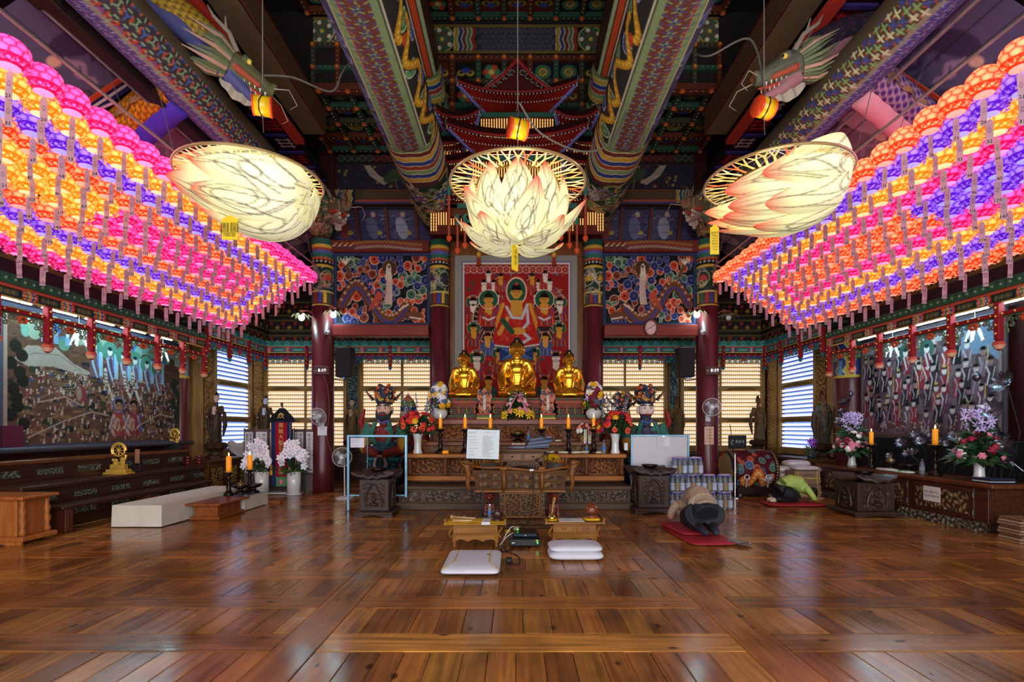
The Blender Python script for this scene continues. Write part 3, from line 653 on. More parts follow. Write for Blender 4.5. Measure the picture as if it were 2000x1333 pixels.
def window(Mx, panes, cool):
 NWIN[0] += 1; lo, hi = panes[0][0], panes[-1][1]
 w = struct('window_%d' % NWIN[0], MB().box(lo - .1, lo - .0, -.02, .12, .7, 3.4, Mx=Mx).box(hi, hi + .1, -.02, .12, .7, 3.4, Mx=Mx), OAK)
 for z0, z1 in ((3.29, 3.42), (2.41, 2.54), (1.53, 1.66), (.72, .88)): part('rail', MB().box(lo, hi, -.015, .12, z0, z1, Mx=Mx), OAKX if abs(Mx[0][0]) > .5 else OAK, w)
 for a, b in zip(panes, panes[1:]): part('mullion', MB().box(a[1], b[0], -.01, .12, .88, 3.29, Mx=Mx), OAK, w)
 for x0, x1 in panes:
  for z0, z1 in ROWS:
   p = part('backlit_pane', MB().box(x0, x1, .1, .118, z0, z1, Mx=Mx), GLOWB if cool else GLOWW, w)
   part('figurine_rows', figurines(Mx, x0, x1, z0, z1, .056, .098, .045), LITB if cool else LIT, p, kind='stuff')
   n = int((z1 - z0) / .098)
   for r in range(n): part('shelf', MB().box(x0, x1, .01, .1, z0 + r * (z1 - z0) / n - .006, z0 + r * (z1 - z0) / n + .01, Mx=Mx), M('thin_shelf_board_cool', '#5a70b8', .5) if cool else OAKX, p)
  for z0, z1 in ((2.41, 2.54), (1.53, 1.66)):
   part('rail_carving', MB().ext([(x0 + .1, 0), (x1 - .1, 0), (x1 - .2, .05), ((x0 + x1) / 2 + .1, .075), ((x0 + x1) / 2 - .1, .075), (x0 + .2, .05)], (Mx @ V(0, -.016, z0 + .025), Mx.to_3x3() @ V(1, 0, 0), (0, 0, 1)), .012, lin('#6e5a34')), PAINT, w)
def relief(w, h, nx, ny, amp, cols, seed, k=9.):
 """carved panel: a height field of swelling leaves and stems, recess shade painted dark, high parts lighter or gilt."""
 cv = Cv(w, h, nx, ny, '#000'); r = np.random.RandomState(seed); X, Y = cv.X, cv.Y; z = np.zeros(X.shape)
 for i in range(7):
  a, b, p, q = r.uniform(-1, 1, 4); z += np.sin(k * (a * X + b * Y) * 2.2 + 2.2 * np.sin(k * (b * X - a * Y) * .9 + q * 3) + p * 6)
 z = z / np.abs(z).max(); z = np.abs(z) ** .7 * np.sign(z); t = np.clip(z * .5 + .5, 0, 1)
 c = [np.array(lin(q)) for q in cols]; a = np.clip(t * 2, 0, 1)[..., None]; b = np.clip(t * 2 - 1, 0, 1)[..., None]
 cv.c = c[0] + (c[1] - c[0]) * a + (c[2] - c[1]) * b; cv.z = z * amp; return cv  # colour follows height: recess shade painted in dark, raised parts lighter
def relief_fn(cv, Mx, x0, y, z0):
 o = np.array(Mx @ V(x0, y, z0)); u = np.array(Mx.to_3x3() @ V(1, 0, 0)); n = np.array(Mx.to_3x3() @ V(0, -1, 0))
 return lambda X, Y: o + X[:, None] * u + Y[:, None] * np.array((0, 0, 1.)) + cv.z.ravel()[:, None] * n
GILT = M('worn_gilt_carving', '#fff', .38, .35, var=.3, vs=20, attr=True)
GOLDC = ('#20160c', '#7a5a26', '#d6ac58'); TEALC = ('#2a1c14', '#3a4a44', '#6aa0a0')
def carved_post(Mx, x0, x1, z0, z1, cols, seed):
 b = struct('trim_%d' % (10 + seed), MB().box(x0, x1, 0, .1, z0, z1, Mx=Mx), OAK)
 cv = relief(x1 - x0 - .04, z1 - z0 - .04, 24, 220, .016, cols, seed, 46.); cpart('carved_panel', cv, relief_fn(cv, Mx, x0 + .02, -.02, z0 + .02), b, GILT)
ML, MR, MBK = frame_at((-7.0, 0, 0), (0, 1, 0)), frame_at((7.0, 0, 0), (0, -1, 0)), frame_at((0, 14.25, 0), (1, 0, 0))
window(ML, [(12.0, 13.5)], True); window(MR, [(-13.5, -12.0)], True)
window(MBK, [(-6.9, -5.87), (-5.82, -4.78)], False); window(MBK, [(-4.24, -3.18), (-3.12, -2.06)], False)
window(MBK, [(2.0, 3.04), (3.09, 4.15)], False); window(MBK, [(4.7, 5.7), (5.75, 6.85)], False)
for Mx, L in ((ML, ((11.48, 11.86), (13.64, 14.2))), (MR, ((-11.86, -11.48), (-14.2, -13.64)))):
 for i, (a, b) in enumerate(L): carved_post(Mx, a, b, .6, 3.5, GOLDC, i + (1 if Mx is ML else 3))
 sg = 1 if Mx is ML else -1
 a, b = sorted((sg * 11.05, sg * 11.4)); struct('trim_%d' % (20 + sg), MB().box(a, b, -.06, .1, .4, 3.5, Mx=Mx), OAK)
carved_post(MBK, -4.66, -4.36, .6, 3.5, TEALC, 5); carved_post(MBK, 4.28, 4.56, .6, 3.5, TEALC, 6)
for Mx, a, b in ((ML, 10.9, 14.3), (MR, -14.3, -10.9), (MBK, -7, 7)):
 struct('baseboard_%s' % ('left' if Mx is ML else 'right' if Mx is MR else 'back'), MB().box(a, b, -.35 if Mx is not MBK else -.62, .1, 0, .62, Mx=Mx).box(a, b, -.42 if Mx is not MBK else -.66, .1, .62, .7, Mx=Mx), wood('dark_sill_cabinet', '#4a2c1a', 0, .45))
# dark upper wall boards above the eaves
for Mx, a, b in ((ML, 4, 14.3), (MR, -14.3, -4), (MBK, -7, 7)):
 nm = 'wall_band_%s' % ('left' if Mx is ML else 'right' if Mx is MR else 'back')
 b_ = struct(nm, MB().box(a, b, -.3, .1, 3.45, 4.9, Mx=Mx), M('dark_painted_wall', '#241a1e', .6))
 for z0, hh, bg in ((3.62, .3, '#20282a'), (4.0, .34, '#2c2438'), (4.42, .4, '#281a1c')):
  cv = Cv(b - a, hh, int((b - a) * 30), 14, bg)
  for k in range(int((b - a) / .16)):
   x = k * .16 + .05; cv.ell(x, hh * (.35 if k % 2 else .65), .05, .045, PAL[(k * 3) % 6]); cv.ell(x, hh * (.65 if k % 2 else .35), .04, .035, ('#3a4860', '#5c4a2c', '#4a2830')[k % 3])
  cv.rect(0, b - a, 0, .03, '#6a6038'); cv.rect(0, b - a, hh - .03, hh, '#6a6038')
  o = Mx @ V(a, -.31, z0); cpart('painted_band', cv, plane_fn(o, Mx.to_3x3() @ V(1, 0, 0), (0, 0, 1)), b_)
# ---------------------------------------------------------------- painted eaves over windows and wall paintings
TEAL = lin('#3f8f84'); REDP = lin('#8c1f26'); GOLDP = lin('#d9b04a')
def scroll(m, Mx, x, z, r, y, col, dirn, th=.011):
 m.tube([Mx @ V(x + dirn * r * (1 - t / 11) * cos(t * .8 + 1.5), y, z + r * (1 - t / 11) * sin(t * .8 + 1.5)) for t in range(10)], th, 4, col)
def eaves(name, label, Mx, x0, x1, ztop, step, big, posts=None):
 """local y 0 is the eave's front face."""
 L = x1 - x0; u = Mx.to_3x3() @ V(1, 0, 0); t = thing(name, label, 'canopy', Mx @ V((x0 + x1) / 2, 0, ztop - .3))
 part('roof_board', MB().box(x0, x1, 0, .75, ztop - .06, ztop, lin('#3a5a50'), Mx=Mx).box(x0, x1, .02, .06, ztop - .3, ztop - .06, lin('#2c4a42'), Mx=Mx), PAINT, t)
 sc = MB(); n = int(L / .12)
 for k in range(n):
  x = x0 + (k + .5) * L / n; w = L / n * .52; z = ztop - .1
  sc.ext([(x + w * cos(a * pi / 6), z + .085 * sin(a * pi / 6)) for a in range(7)] + [(x - w, z - .03), (x + w, z - .03)], (Mx @ V(0, -.005, 0), u, (0, 0, 1)), .02, (lin('#4fa294'), lin('#3f8a64'))[k % 2] if not big else lin('#2f5f4a'))
  sc.ell(Mx @ V(x, -.03, z + .02), .022, 5, 3, lin('#3f4fae') if not big else lin('#6a8a60'))
 part('scallop_edge', sc, PAINT, t, kind='stuff')
 cv = Cv(L, .2, int(L * 50), 22, '#2f6a62' if not big else '#24463c')
 cv.rect(0, L, .16, .2, '#58b0a4' if not big else '#6a4a34'); cv.rect(0, L, .15, .16, '#c05038'); cv.rect(0, L, 0, .012, '#c8a850')
 k = 0; x = .05
 while x < L:
  if big:
   zig(cv, x, min(x + .2, L), .02, .14, ['#c2482c', '#2c6a50', '#d08a2c', '#33468f', '#c2482c'], .8, 2); cv.rect(x + .22, x + .5, .03, .13, '#1c2a26')
   for q in range(6): cv.ell(x + .26 + q * .04, .08, .014, .03, ('#8a7a40', '#4a6a58')[q % 2])
   x += .55
  else:
   for q, c in enumerate(('#6a4a80', '#c87a5a', '#8ac0b0', '#c04a40', '#6a4a80')): cv.rect(x + q * .03, x + q * .03 + .024, .03, .13, c)
   cv.rect(x + .18, x + .42, .05, .11, '#3f8a80'); cv.line([(x + .2, .08), (x + .4, .08)], .015, '#a8d0c0'); x += .46
 cpart('painted_board', cv, plane_fn(Mx @ V(x0, -.012, ztop - .32), u, (0, 0, 1)), t)
 zr = ztop - .4 if not big else ztop - .48
 part('red_rail', MB().box(x0, x1, -.01, .05, zr, zr + .055, REDP, Mx=Mx), PAINT, t)
 if not big: part('blue_line', MB().box(x0, x1, .0, .04, zr - .02, zr - .004, lin('#3a58c8'), Mx=Mx), PAINT, t)
 st = MB(); n = int(L / .16)
 for k in range(n): st.ell(Mx @ V(x0 + (k + .5) * L / n, -.012, zr + .028), (.016, .016, .016), 4, 3, GOLDP)
 part('gold_stud', st, PAINT, t, kind='stuff')
 n = max(1, round(L / step)); xs = posts or [x0 + k * L / n for k in range(n + 1)]
 zb = ztop - .66 if not big else ztop - .78
 for x in xs:
  p = part('drop_post', MB().box(x - .035, x + .035, -.05, .03, zb, ztop - .14 if not big else ztop - .3, REDP, Mx=Mx), PAINT, t)
  d = MB()
  for q in range(4): d.ell(Mx @ V(x, -.053, zb + .08 + q * .11), .016, 4, 3, GOLDP)
  part('gold_stud', d, PAINT, p, kind='stuff')
  if big: part('lotus_bud', MB().lathe([(.03, .0), (.06, -.03), (.066, -.07), (.04, -.12), (.008, -.14)], Mx @ V(x, -.01, zb), 10, cols=['#8c1f26', '#b84a34', '#d8a080', '#a03a30', '#a03a30']), PAINT, p)
  else: part('post_tip', MB().lathe([(.03, 0), (.045, -.03), (.02, -.08)], Mx @ V(x, -.01, zb), 8, col=lin('#2f6a78')), PAINT, p)
 va = MB(); fl_ = MB(); c1 = lin('#3f8a74') if not big else lin('#5a6a50'); c2 = lin('#4a5a9a') if not big else lin('#7a5a4c')
 for a, b in zip(xs, xs[1:]):
  w = b - a; k = 0; x = a + .07
  while x < b - .04:
   f = abs((x - (a + b) / 2) / (w / 2)); rows = 2 if not big else (3 if f > .8 else 2 if f > .5 else 1)
   for r in range(rows): scroll(va, Mx, x, zr - .055 - r * .075, .038, .02, c1 if (k + r) % 3 else c2, 1 if (k + r) % 2 else -1)
   x += .068; k += 1
  va.box(a, b, .005, .035, zr - .018, zr - .002, c1, Mx=Mx)
  for q in range(6): g = q * pi / 3; fl_.ell(Mx @ V((a + b) / 2 + .05 * cos(g), -.01, zr - .07 + .035 * sin(g)), (.03, .03, .02), 5, 3, lin('#c2502c' if big else '#b8444a'))
 part('carved_valance', va, PAINT, t, kind='stuff'); part('valance_flower', fl_, PAINT, t, kind='stuff')
 return t
E1, E2 = frame_at((-6.2, 0, 0), (0, 1, 0)), frame_at((6.2, 0, 0), (0, -1, 0))
E3, E4, E5 = frame_at((-6.2, 0, 0), (0, 1, 0)), frame_at((6.2, 0, 0), (0, -1, 0)), frame_at((0, 12.72, 0), (1, 0, 0))
eaves('painted_eaves', 'dark green and red painted eaves with lotus bud posts over the left wall painting', E1, 5.3, 10.25, 3.3, .69, True, [5.4, 6.1, 6.78, 7.48, 8.17, 8.87, 9.54, 10.2])
eaves('painted_eaves', 'dark green and red painted eaves with lotus bud posts over the right wall painting', E2, -10.2, -5.6, 3.3, .7, True, [-10.1, -9.4, -8.7, -7.98, -7.27, -6.55, -5.85])
eaves('window_eaves', 'teal scalloped window eaves with red drop posts above the bluish left side window', E3, 10.3, 12.72, 3.56, .8, False)
eaves('window_eaves', 'teal scalloped window eaves with red drop posts above the bluish right side window', E4, -12.72, -10.3, 3.56, .8, False)
eaves('window_eaves', 'long teal scalloped eaves with red drop posts running across the back wall windows', E5, -6.2, 6.2, 3.56, 1.05, False)
TUBE = M('lit_cyan_white_tube', '#e8fbff', .3, emit=70, ecol='#c4f2ff', var=.02)
for s in (-1, 1):
 for k, y in enumerate((6.45, 7.14, 7.83, 8.52, 9.2)):
  t = solo('fluorescent_tube', '%s lit fluorescent tube from the far end behind the %s wall eaves' % (['fifth', 'fourth', 'third', 'second', 'first'][k], 'left' if s < 0 else 'right'), 'lamp',
             MB().tube([(s * 6.36, y - .28, 3.02), (s * 6.36, y + .28, 3.02)], .018, 10), TUBE, (s * 6.36, y, 3.02), 'fluorescent tubes behind the painted eaves')
  part('tube_cap', MB().tube([(s * 6.36, y - .3, 3.02), (s * 6.36, y - .275, 3.02)], .02, 8).tube([(s * 6.36, y + .275, 3.02), (s * 6.36, y + .3, 3.02)], .02, 8).box(s * 6.34, s * 6.38, y - .3, y + .3, 3.05, 3.07), M('pale_tube_fitting', '#9aa4a8', .4), t)
# wall posts at the sides
for s in (-1, 1):
 for y, r in ((10.72, .3 if s > 0 else .17), (6.55, .26)):
  b = struct('column', MB().lathe([(r, 0), (r, 1), (r * .98, 5)], (s * 7.02, y, 0), 24), COLM, smooth=True)
  W = pi * r * 1.1; cv = Cv(W, .75, 60, 48, '#2f5f6a'); zig(cv, 0, W, 0, .75, ['#2f6a5a', '#c9a23a', '#33468f', '#a04a40', '#3f8a80', '#33468f'], .6, 5)
  for k in range(6): cv.rect(.04 + k * W / 6, .1 + k * W / 6, .04, .34, ('#33468f', '#c9a23a', '#6a9aa8')[k % 3])
  cv.rect(0, W, 0, .04, '#c9b04a')
  def fn(X, Y, s=s, y=y, r=r, W=W): a = (X / W - .5) * 3.3; return np.stack([s * 7.02 - s * (r * 1.01) * np.cos(a), y + r * 1.01 * np.sin(a), 2.42 + Y], 1)
  cpart('painted_head', cv, fn, b)
# ---------------------------------------------------------------- paper lotus lanterns in rows
def lantern_mesh(cc, ce, cd):
 """paper balloon of overlapping petals: each petal pale in the middle, deep at its rim, glowing."""
 cc, ce, cd = (np.array(lin(q)) for q in (cc, ce, cd)); vs = []; fs = []; cs = []
 def pt(t, f, k): r = .14 * k; return (r * cos(f) * cos(t), r * cos(f) * sin(t), .122 * k * sin(f) + .005)
 rows = 5; npz = 10
 for j in range(rows):
  f0 = -.72 + j * .47
  for i in range(npz):
   t0 = (i + .5 * (j % 2)) * 2 * pi / npz; b = len(vs); w = 2 * pi / npz * .58
   vs.append(pt(t0, f0, 1.0)); cs.append(cc)
   for ring, sc, kk, col in ((0, .62, 1.0, cc * .75 + ce * .25), (1, 1.0, 1.045, ce)):
    for q in range(6):
     a = q * pi / 3 + pi / 6; kz = kk if (q in (0, 1, 2) or ring == 0) else .985
     vs.append(pt(t0 + w * sc * cos(a), min(f0 + .30 * sc * sin(a), 1.5), kz)); cs.append(col)
   for q in range(6):
    p = (q + 1) % 6; fs.append((b, b + 1 + q, b + 1 + p)); fs.append((b + 1 + q, b + 7 + q, b + 7 + p, b + 1 + p))
 for i in range(12):                                   # skirt of pointed petals and the bright base disc
  t0 = i * pi / 6; b = len(vs)
  for t, r, z, c in ((t0 - .24, .1, -.1, ce), (t0 + .24, .1, -.1, ce), (t0, .15, -.085, ce * .8), (t0, .12, -.112, cc)): vs.append((r * cos(t), r * sin(t), z)); cs.append(c)
  fs += [(b, b + 3, b + 2), (b + 3, b + 1, b + 2)]
 b = len(vs); vs.append((0, 0, -.118)); cs.append(cd)
 for i in range(12): vs.append((.075 * cos(i * pi / 6), .075 * sin(i * pi / 6), -.112)); cs.append(cd)
 for i in range(12): fs.append((b, b + 1 + (i + 1) % 12, b + 1 + i))
 b = len(vs)
 for i in range(12): vs += [(.136 * cos(i * pi / 6), .136 * sin(i * pi / 6), -.05), (.07 * cos(i * pi / 6), .07 * sin(i * pi / 6), -.108)]; cs += [ce, ce]
 for i in range(12): p = (i + 1) % 12; fs.append((b + 2 * i, b + 2 * i + 1, b + 2 * p + 1, b + 2 * p))
 me = bpy.data.meshes.new('lantern'); me.from_pydata(vs, [], fs)
 at = me.attributes.new('Col', 'FLOAT_COLOR', 'POINT'); c = np.ones((len(vs), 4), np.float32); c[:, :3] = np.array(cs); at.data.foreach_set('color', c.ravel()); return me
LAN = M('glowing_lantern_paper', '#fff', .6, emit=.74, attr=True, var=.12, vs=14)
LM = {'pink': lantern_mesh('#ff66cc', '#c4004a', '#f79ad8'), 'orange': lantern_mesh('#ffb078', '#d03008', '#f8a890'),
      'yellow': lantern_mesh('#ffd468', '#dc7406', '#fbe0a0'), 'purple': lantern_mesh('#b084ff', '#5408b0', '#a8a0f8')}
TAGM = M('lantern_tinted_tag_paper', '#b88a92', .7, var=.1, emit=.0)  # white paper; pink lantern light and backlit dimness put into the colour
INK = M('black_print', '#121014', .7, var=.05)
GREYINK = M('grey_print', '#8a6a72', .7, var=.05)
tg = MB().ext([(-.028, -.235), (.028, -.235), (.028, -.025), (.012, 0), (-.012, 0), (-.028, -.025)], ((0, 0, 0), (1, 0, 0), (0, 0, 1)), -.002).tube([(0, 0, -.002), (.004, 0, .012), (0, 0, .03)], .0025, 4).mesh(name='paper_tag')
em = MB().tube([(.009 * cos(a * .52) * (1 if a < 7 else 1), 0, .012 * sin(a * .52) + (.006 if 2 < a < 5 else 0)) for a in range(12)], .0011, 4, closed=True).tube([(-.011, 0, -.014), (.011, 0, -.014)], .001, 4).mesh(name='emblem')
RINGS = {-1: ['pink', 'yellow', 'purple', 'orange', 'pink'], 1: ['orange', 'purple', 'yellow', 'pink', 'orange']}
NUM = [lambda k: k, lambda k: 51 - k, lambda k: 50 + k, lambda k: 103 - k, lambda k: 102 + k, lambda k: 164 - k, lambda k: 158 + k, lambda k: 221 - k, lambda k: 215 + k, lambda k: 284 - k]
rl = random.Random(3)
ORD = 'first second third fourth fifth sixth seventh eighth ninth tenth eleventh twelfth thirteenth fourteenth fifteenth sixteenth seventeenth eighteenth nineteenth twentieth twenty-first twenty-second twenty-third twenty-fourth twenty-fifth'.split()
for s in (-1, 1):
 for j in range(10):
  for k in range(1, 26):
   D = 10.5 - .312 * (k - 1); X = 4.2 + .1767 * j
   if X / D > 1.03: continue
   ring = min(j, 9 - j, k - 1); core = ring >= 4
   c = RINGS[s][min(ring, 4)]
   if core and k > 14: c = 'yellow' if s < 0 else 'purple'
   x, y, z = s * X + rl.uniform(-.014, .014), D - .156 * (j % 2) - .06 * (j // 2 % 2) + rl.uniform(-.014, .014), 4.5 - .108 * j + rl.uniform(-.01, .01)
   n = NUM[j](k); side = 'left' if s < 0 else 'right'
   o = link(c + '_lotus_lantern', LM[c], LAN, None, (x, y, z)); o.rotation_euler.z = rl.uniform(0, .6)
   props(o, '%s lotus lantern tagged %d, %s row down, %s from the far end, %s block' % (c, n, ORD[j], ORD[k - 1], side), 'lantern', '%s lantern rows' % side)
   yaw = rl.uniform(-.45, .45) - s * .25
   t = bpy.data.objects.new('paper_tag', tg); t.data.materials.append(TAGM) if not tg.materials else None
   COL.objects.link(t); t.parent = o; t.location = (0, 0, -.15); t.rotation_euler = (rl.uniform(-.05, .05), rl.uniform(-.04, .04), yaw - o.rotation_euler.z)
   me = text_mesh(str(n), .046, 1)
   if not me.materials: me.materials.append(INK)
   q = bpy.data.objects.new('number', me); COL.objects.link(q); q.parent = t; q.location = (0, -.0045, -.205); q.rotation_euler = (pi / 2, 0, 0)
   if not em.materials: em.materials.append(GREYINK)
   if D < 8.5: q = bpy.data.objects.new('emblem', em); COL.objects.link(q); q.parent = t; q.location = (0, -.003, -.1); q.scale = (1.2, 1, 1.4)
 # hanging frame of the lanterns
 st = M('painted_steel_rail', '#a89a9c', .35, .6)
 fr = thing('lantern_frame', 'thin pale steel hanging frame above the %s lantern block' % ('left' if s < 0 else 'right'), 'frame', (s * 4.1, 7, 4.8))
 for x, z in ((4.14, 4.74), (4.9, 4.4), (5.85, 3.76)): part('rail', MB().box(s * x - .015, s * x + .015, 2.6, 10.75, z, z + .03), st, fr)
 for y in (3.5, 5.3, 7.1, 8.9, 10.6): part('cross_rail', MB().tube([(s * 4.14, y, 4.77), (s * 4.9, y, 4.43), (s * 5.85, y, 3.79)], .014, 6), st, fr)
 for y in (3.9, 6.2, 8.5, 10.5): part('wire', MB().tube([(s * 4.14, y, 4.76), (s * 4.35, y, 5.62)], .005, 5).tube([(s * 4.5, y, 4.6), (s * 5.0, y, 5.9)], .004, 5), M('thin_grey_wire', '#8a8086', .4, .6), fr)
 ch = thing('steel_channel', 'dark steel channel bracketed along the %s side beam' % ('left' if s < 0 else 'right'), 'channel', (s * 4.55, 6.5, 5.55))
 DKM = M('dark_brown_metal', '#2a211d', .4, .4)
 if s < 0:
  part('channel', MB().box(-4.62, -4.46, 5.0, 10.9, 5.5, 5.64), DKM, ch); part('lip', MB().box(-4.635, -4.622, 5.0, 10.9, 5.48, 5.66), st, ch); part('end_cap', MB().box(-4.66, -4.42, 4.86, 5.0, 5.47, 5.68), DKM, ch)
 else: part('channel', MB().box(4.5, 4.54, 4.0, 10.9, 5.56, 5.6), st, ch)
# ---------------------------------------------------------------- large lotus lamps
GLOW = M('glowing_cream_lamp_paper', '#fff', .6, emit=.42, attr=True, var=.08, vs=24)
def petal(cv_seed, red='#e04a34'):
 rr = random.Random(cv_seed); cv = Cv(1, 1, 34, 52, '#e8e0a4')
 w = cv.win(0, 1, 0, 1); X, Y = cv.X[w], cv.Y[w]; cv.put(w, np.clip((Y - .8) / .2 + .25 * np.abs(X - .5) * (Y > .72), 0, 1) ** 1.1, red)
 cv.put(w, np.clip(.5 - np.hypot(X - .5, (Y - .3) * .9), 0, .5) * 1.1, '#fffbe6')
 for q in range(5):
  x0, a, f, p = rr.uniform(.05, .95), rr.uniform(.12, .3), rr.uniform(3, 8), rr.uniform(0, 6); cv.line([(x0 + a * sin(f * t * .05 + p), t * .05) for t in range(21)], .016, '#4a4030')
 for q in range(2): cv.ring(rr.uniform(.25, .75), rr.uniform(.2, .7), rr.uniform(.14, .24), .016, '#4a4030')
 return cv
def bez(p, t): a = [V(*q) for q in p]; return a[0] * (1 - t) ** 3 + a[1] * 3 * t * (1 - t) ** 2 + a[2] * 3 * t * t * (1 - t) + a[3] * t ** 3
def petal_fn(ang, prof, W, cup, Rm, org, twist=0):
 """prof: four control points (radius, height) from base to tip."""
 def f(X, Y):
  out = []
  ca, sa = cos(ang), sin(ang)
  for x, t in zip(X, Y):
   p = bez([(a, 0, b) for a, b in prof], t); w = W * (max(sin(pi * min(t * .93 + .07, 1)), 0) ** .65) * (1 - .25 * t) if t < .999 else 0
   lat = (x - .5) * w; r = p.x - cup * (x - .5) ** 2 * w * 2; z = p.z + twist * lat
   out.append(org + Rm @ V(r * ca - lat * sa, r * sa + lat * ca, z))
  return np.array(out)
 return f
def yellow_board(t, loc, w, h, lines, yaw=0):
 b = part('label_card', MB().ext([(-w / 2, -h), (w / 2, -h), (w / 2, -.04), (0, 0), (-w / 2, -.04)], (loc, (cos(yaw), sin(yaw), 0), (0, 0, 1)), -.006), M('yellow_card', '#e8c41c', .55, var=.08), t, label='yellow card printed with black lines of text')
 for i, (sz, tx) in enumerate(lines): text(b, tx, V(*loc) + V(sin(yaw) * .012, -.012, -.1 - i * (h - .12) / len(lines)), sz, INK, (pi / 2, 0, yaw), 'print')
def lotus_lamp(label, cx, cyy, cz, tiltx, seed, layout):
 t = thing('lotus_lamp', label, 'lamp', (cx, cyy, cz)); org = V(cx, cyy, cz); Rm = Matrix.Rotation(tiltx, 3, 'Y')
 for i, (ang, prof, W, cup) in enumerate(layout):
  pp = link('petal', petal(seed * 20 + i).mesh(lambda X, Y: petal_fn(ang, prof, W, cup, Rm, V(0, 0, 0))(X, Y)), GLOW, t, (cx, cyy, cz))
 rg = MB(); n = 48; r0 = .76
 part('acrylic_rim', MB().tube([org + V(r0 * cos(a * 2 * pi / n), r0 * sin(a * 2 * pi / n), 0) for a in range(n)], .016, 8, closed=True), M('clear_amber_rim', '#d8b070', .15, trans=.6, var=.05), t, True)
 rr = random.Random(seed); br = MB()
 for k in range(40):
  a = k * 2 * pi / 40 + rr.uniform(-.03, .03); c = lin(rr.choice(['#f0d890', '#e8c870', '#f4e4ac', '#e07840'])) ; pr = lambda r, a: org + V(r * cos(a), r * sin(a), -.02 + .01 * rr.random())
  m = pr(rr.uniform(.58, .64), a); br.tube([pr(.46, a + rr.uniform(-.03, .03)), m], [.016, .012], 5, c, sq=.4)
  for d in (-.06, .06): br.tube([m, pr(.745, a + d)], [.012, .009], 5, c, sq=.4)
 part('branch_slat', br, M('lit_amber_branch', '#fff', .5, emit=.5, attr=True, var=.1), t, kind='stuff')
 part('inner_ring', MB().tube([org + V(.46 * cos(a * 2 * pi / n), .46 * sin(a * 2 * pi / n), -.02) for a in range(n)], .012, 6, closed=True), M('dull_brass_ring', '#8a6a30', .4, .7), t)
 wr = MB()
 for a in range(6): wr.tube([org + V(.7 * cos(a * 1.047), .7 * sin(a * 1.047), .02), org + V(0, 0, .34)], .0035, 4)
 part('hanging_wire', wr, M('thin_grey_wire', '#8a8086', .4, .6), t, kind='stuff')
 return t
up = [(.06, -.68), (.5, -.68), (.72, -.3), (.5, .06)]; dn = [(.05, -.69), (.3, -.78), (.55, -.7), (.66, -.52)]
lay = [(-pi / 2 + (i - 4) * .62, up, .5, .35) for i in range(9)] + [(-pi / 2 + .25 + i * 1.047, [(.05, -.69), (.35, -.72), (.6, -.58), (.78, -.26)], .46, .3) for i in range(6)] + [(-2.2, dn, .42, .2), (-.75, dn, .42, .2), (2.6, dn, .42, .2), (.6, dn, .42, .2), (-1.35, [(.05, -.7), (.34, -.74), (.52, -.6), (.5, -.36)], .44, .4), (-2.75, dn, .4, .2)]
lc = lotus_lamp('glowing cream lotus lamp with red petal tips hanging in the centre before the altar', .03, 5.8, 4.15, 0, 1, lay)
yellow_board(lc, (.0, 5.75, 3.46), .11, .3, [(.06, '무'), (.06, '량'), (.06, '수')], .9)
sd = [(pi + (i - 3) * .4, [(.03, -.68), (.7, -.72), (.66, .1), (.3 + .05 * (i % 3), .74)], .62, .4) for i in range(7)] + [(pi + (i - 2) * .6 + .2, [(.03, -.7), (.66, -.75), (.74, -.1), (.5, .42)], .56, .35) for i in range(5)]
ll = lotus_lamp('glowing cream lotus lamp tilted against the pink edge of the left lanterns', -2.98, 5.8, 4.2, -1.32, 2, sd)
yellow_board(ll, (-2.98, 5.35, 3.62), .17, .26, [(.035, '무술생 최인수'), (.035, '무술생 최건우'), (.035, '병인생 최은성'), (.035, '임신생 최지안'), (.035, '병신생 주은미'), (.022, '소원성취 발원'), (.022, '가내평안 발원')])
lr = lotus_lamp('glowing cream lotus lamp tilted against the orange edge of the right lanterns', 2.95, 5.8, 4.2, -1.78, 3, sd)
yellow_board(lr, (2.26, 5.8, 3.7), .1, .34, [(.034, '삼성각'), (.026, '무술생'), (.026, '최인수'), (.026, '최건우'), (.026, '최은성'), (.018, '소원성취'), (.018, '가내평안')])
light('lamp_bulb_centre', 'POINT', (.03, 5.8, 4.3), 14, (1, .86, .6), .18)
light('lamp_bulb_left', 'POINT', (-2.98, 5.8, 4.36), 12, (1, .86, .6), .18); light('lamp_bulb_right', 'POINT', (2.95, 5.8, 4.36), 12, (1, .86, .6), .18)
YEL = M('yellow_enamel', '#e6b412', .35, coat=.3); ORG_ = M('orange_enamel', '#e0461c', .35, coat=.3); BLK = M('black_rubber', '#141414', .6)
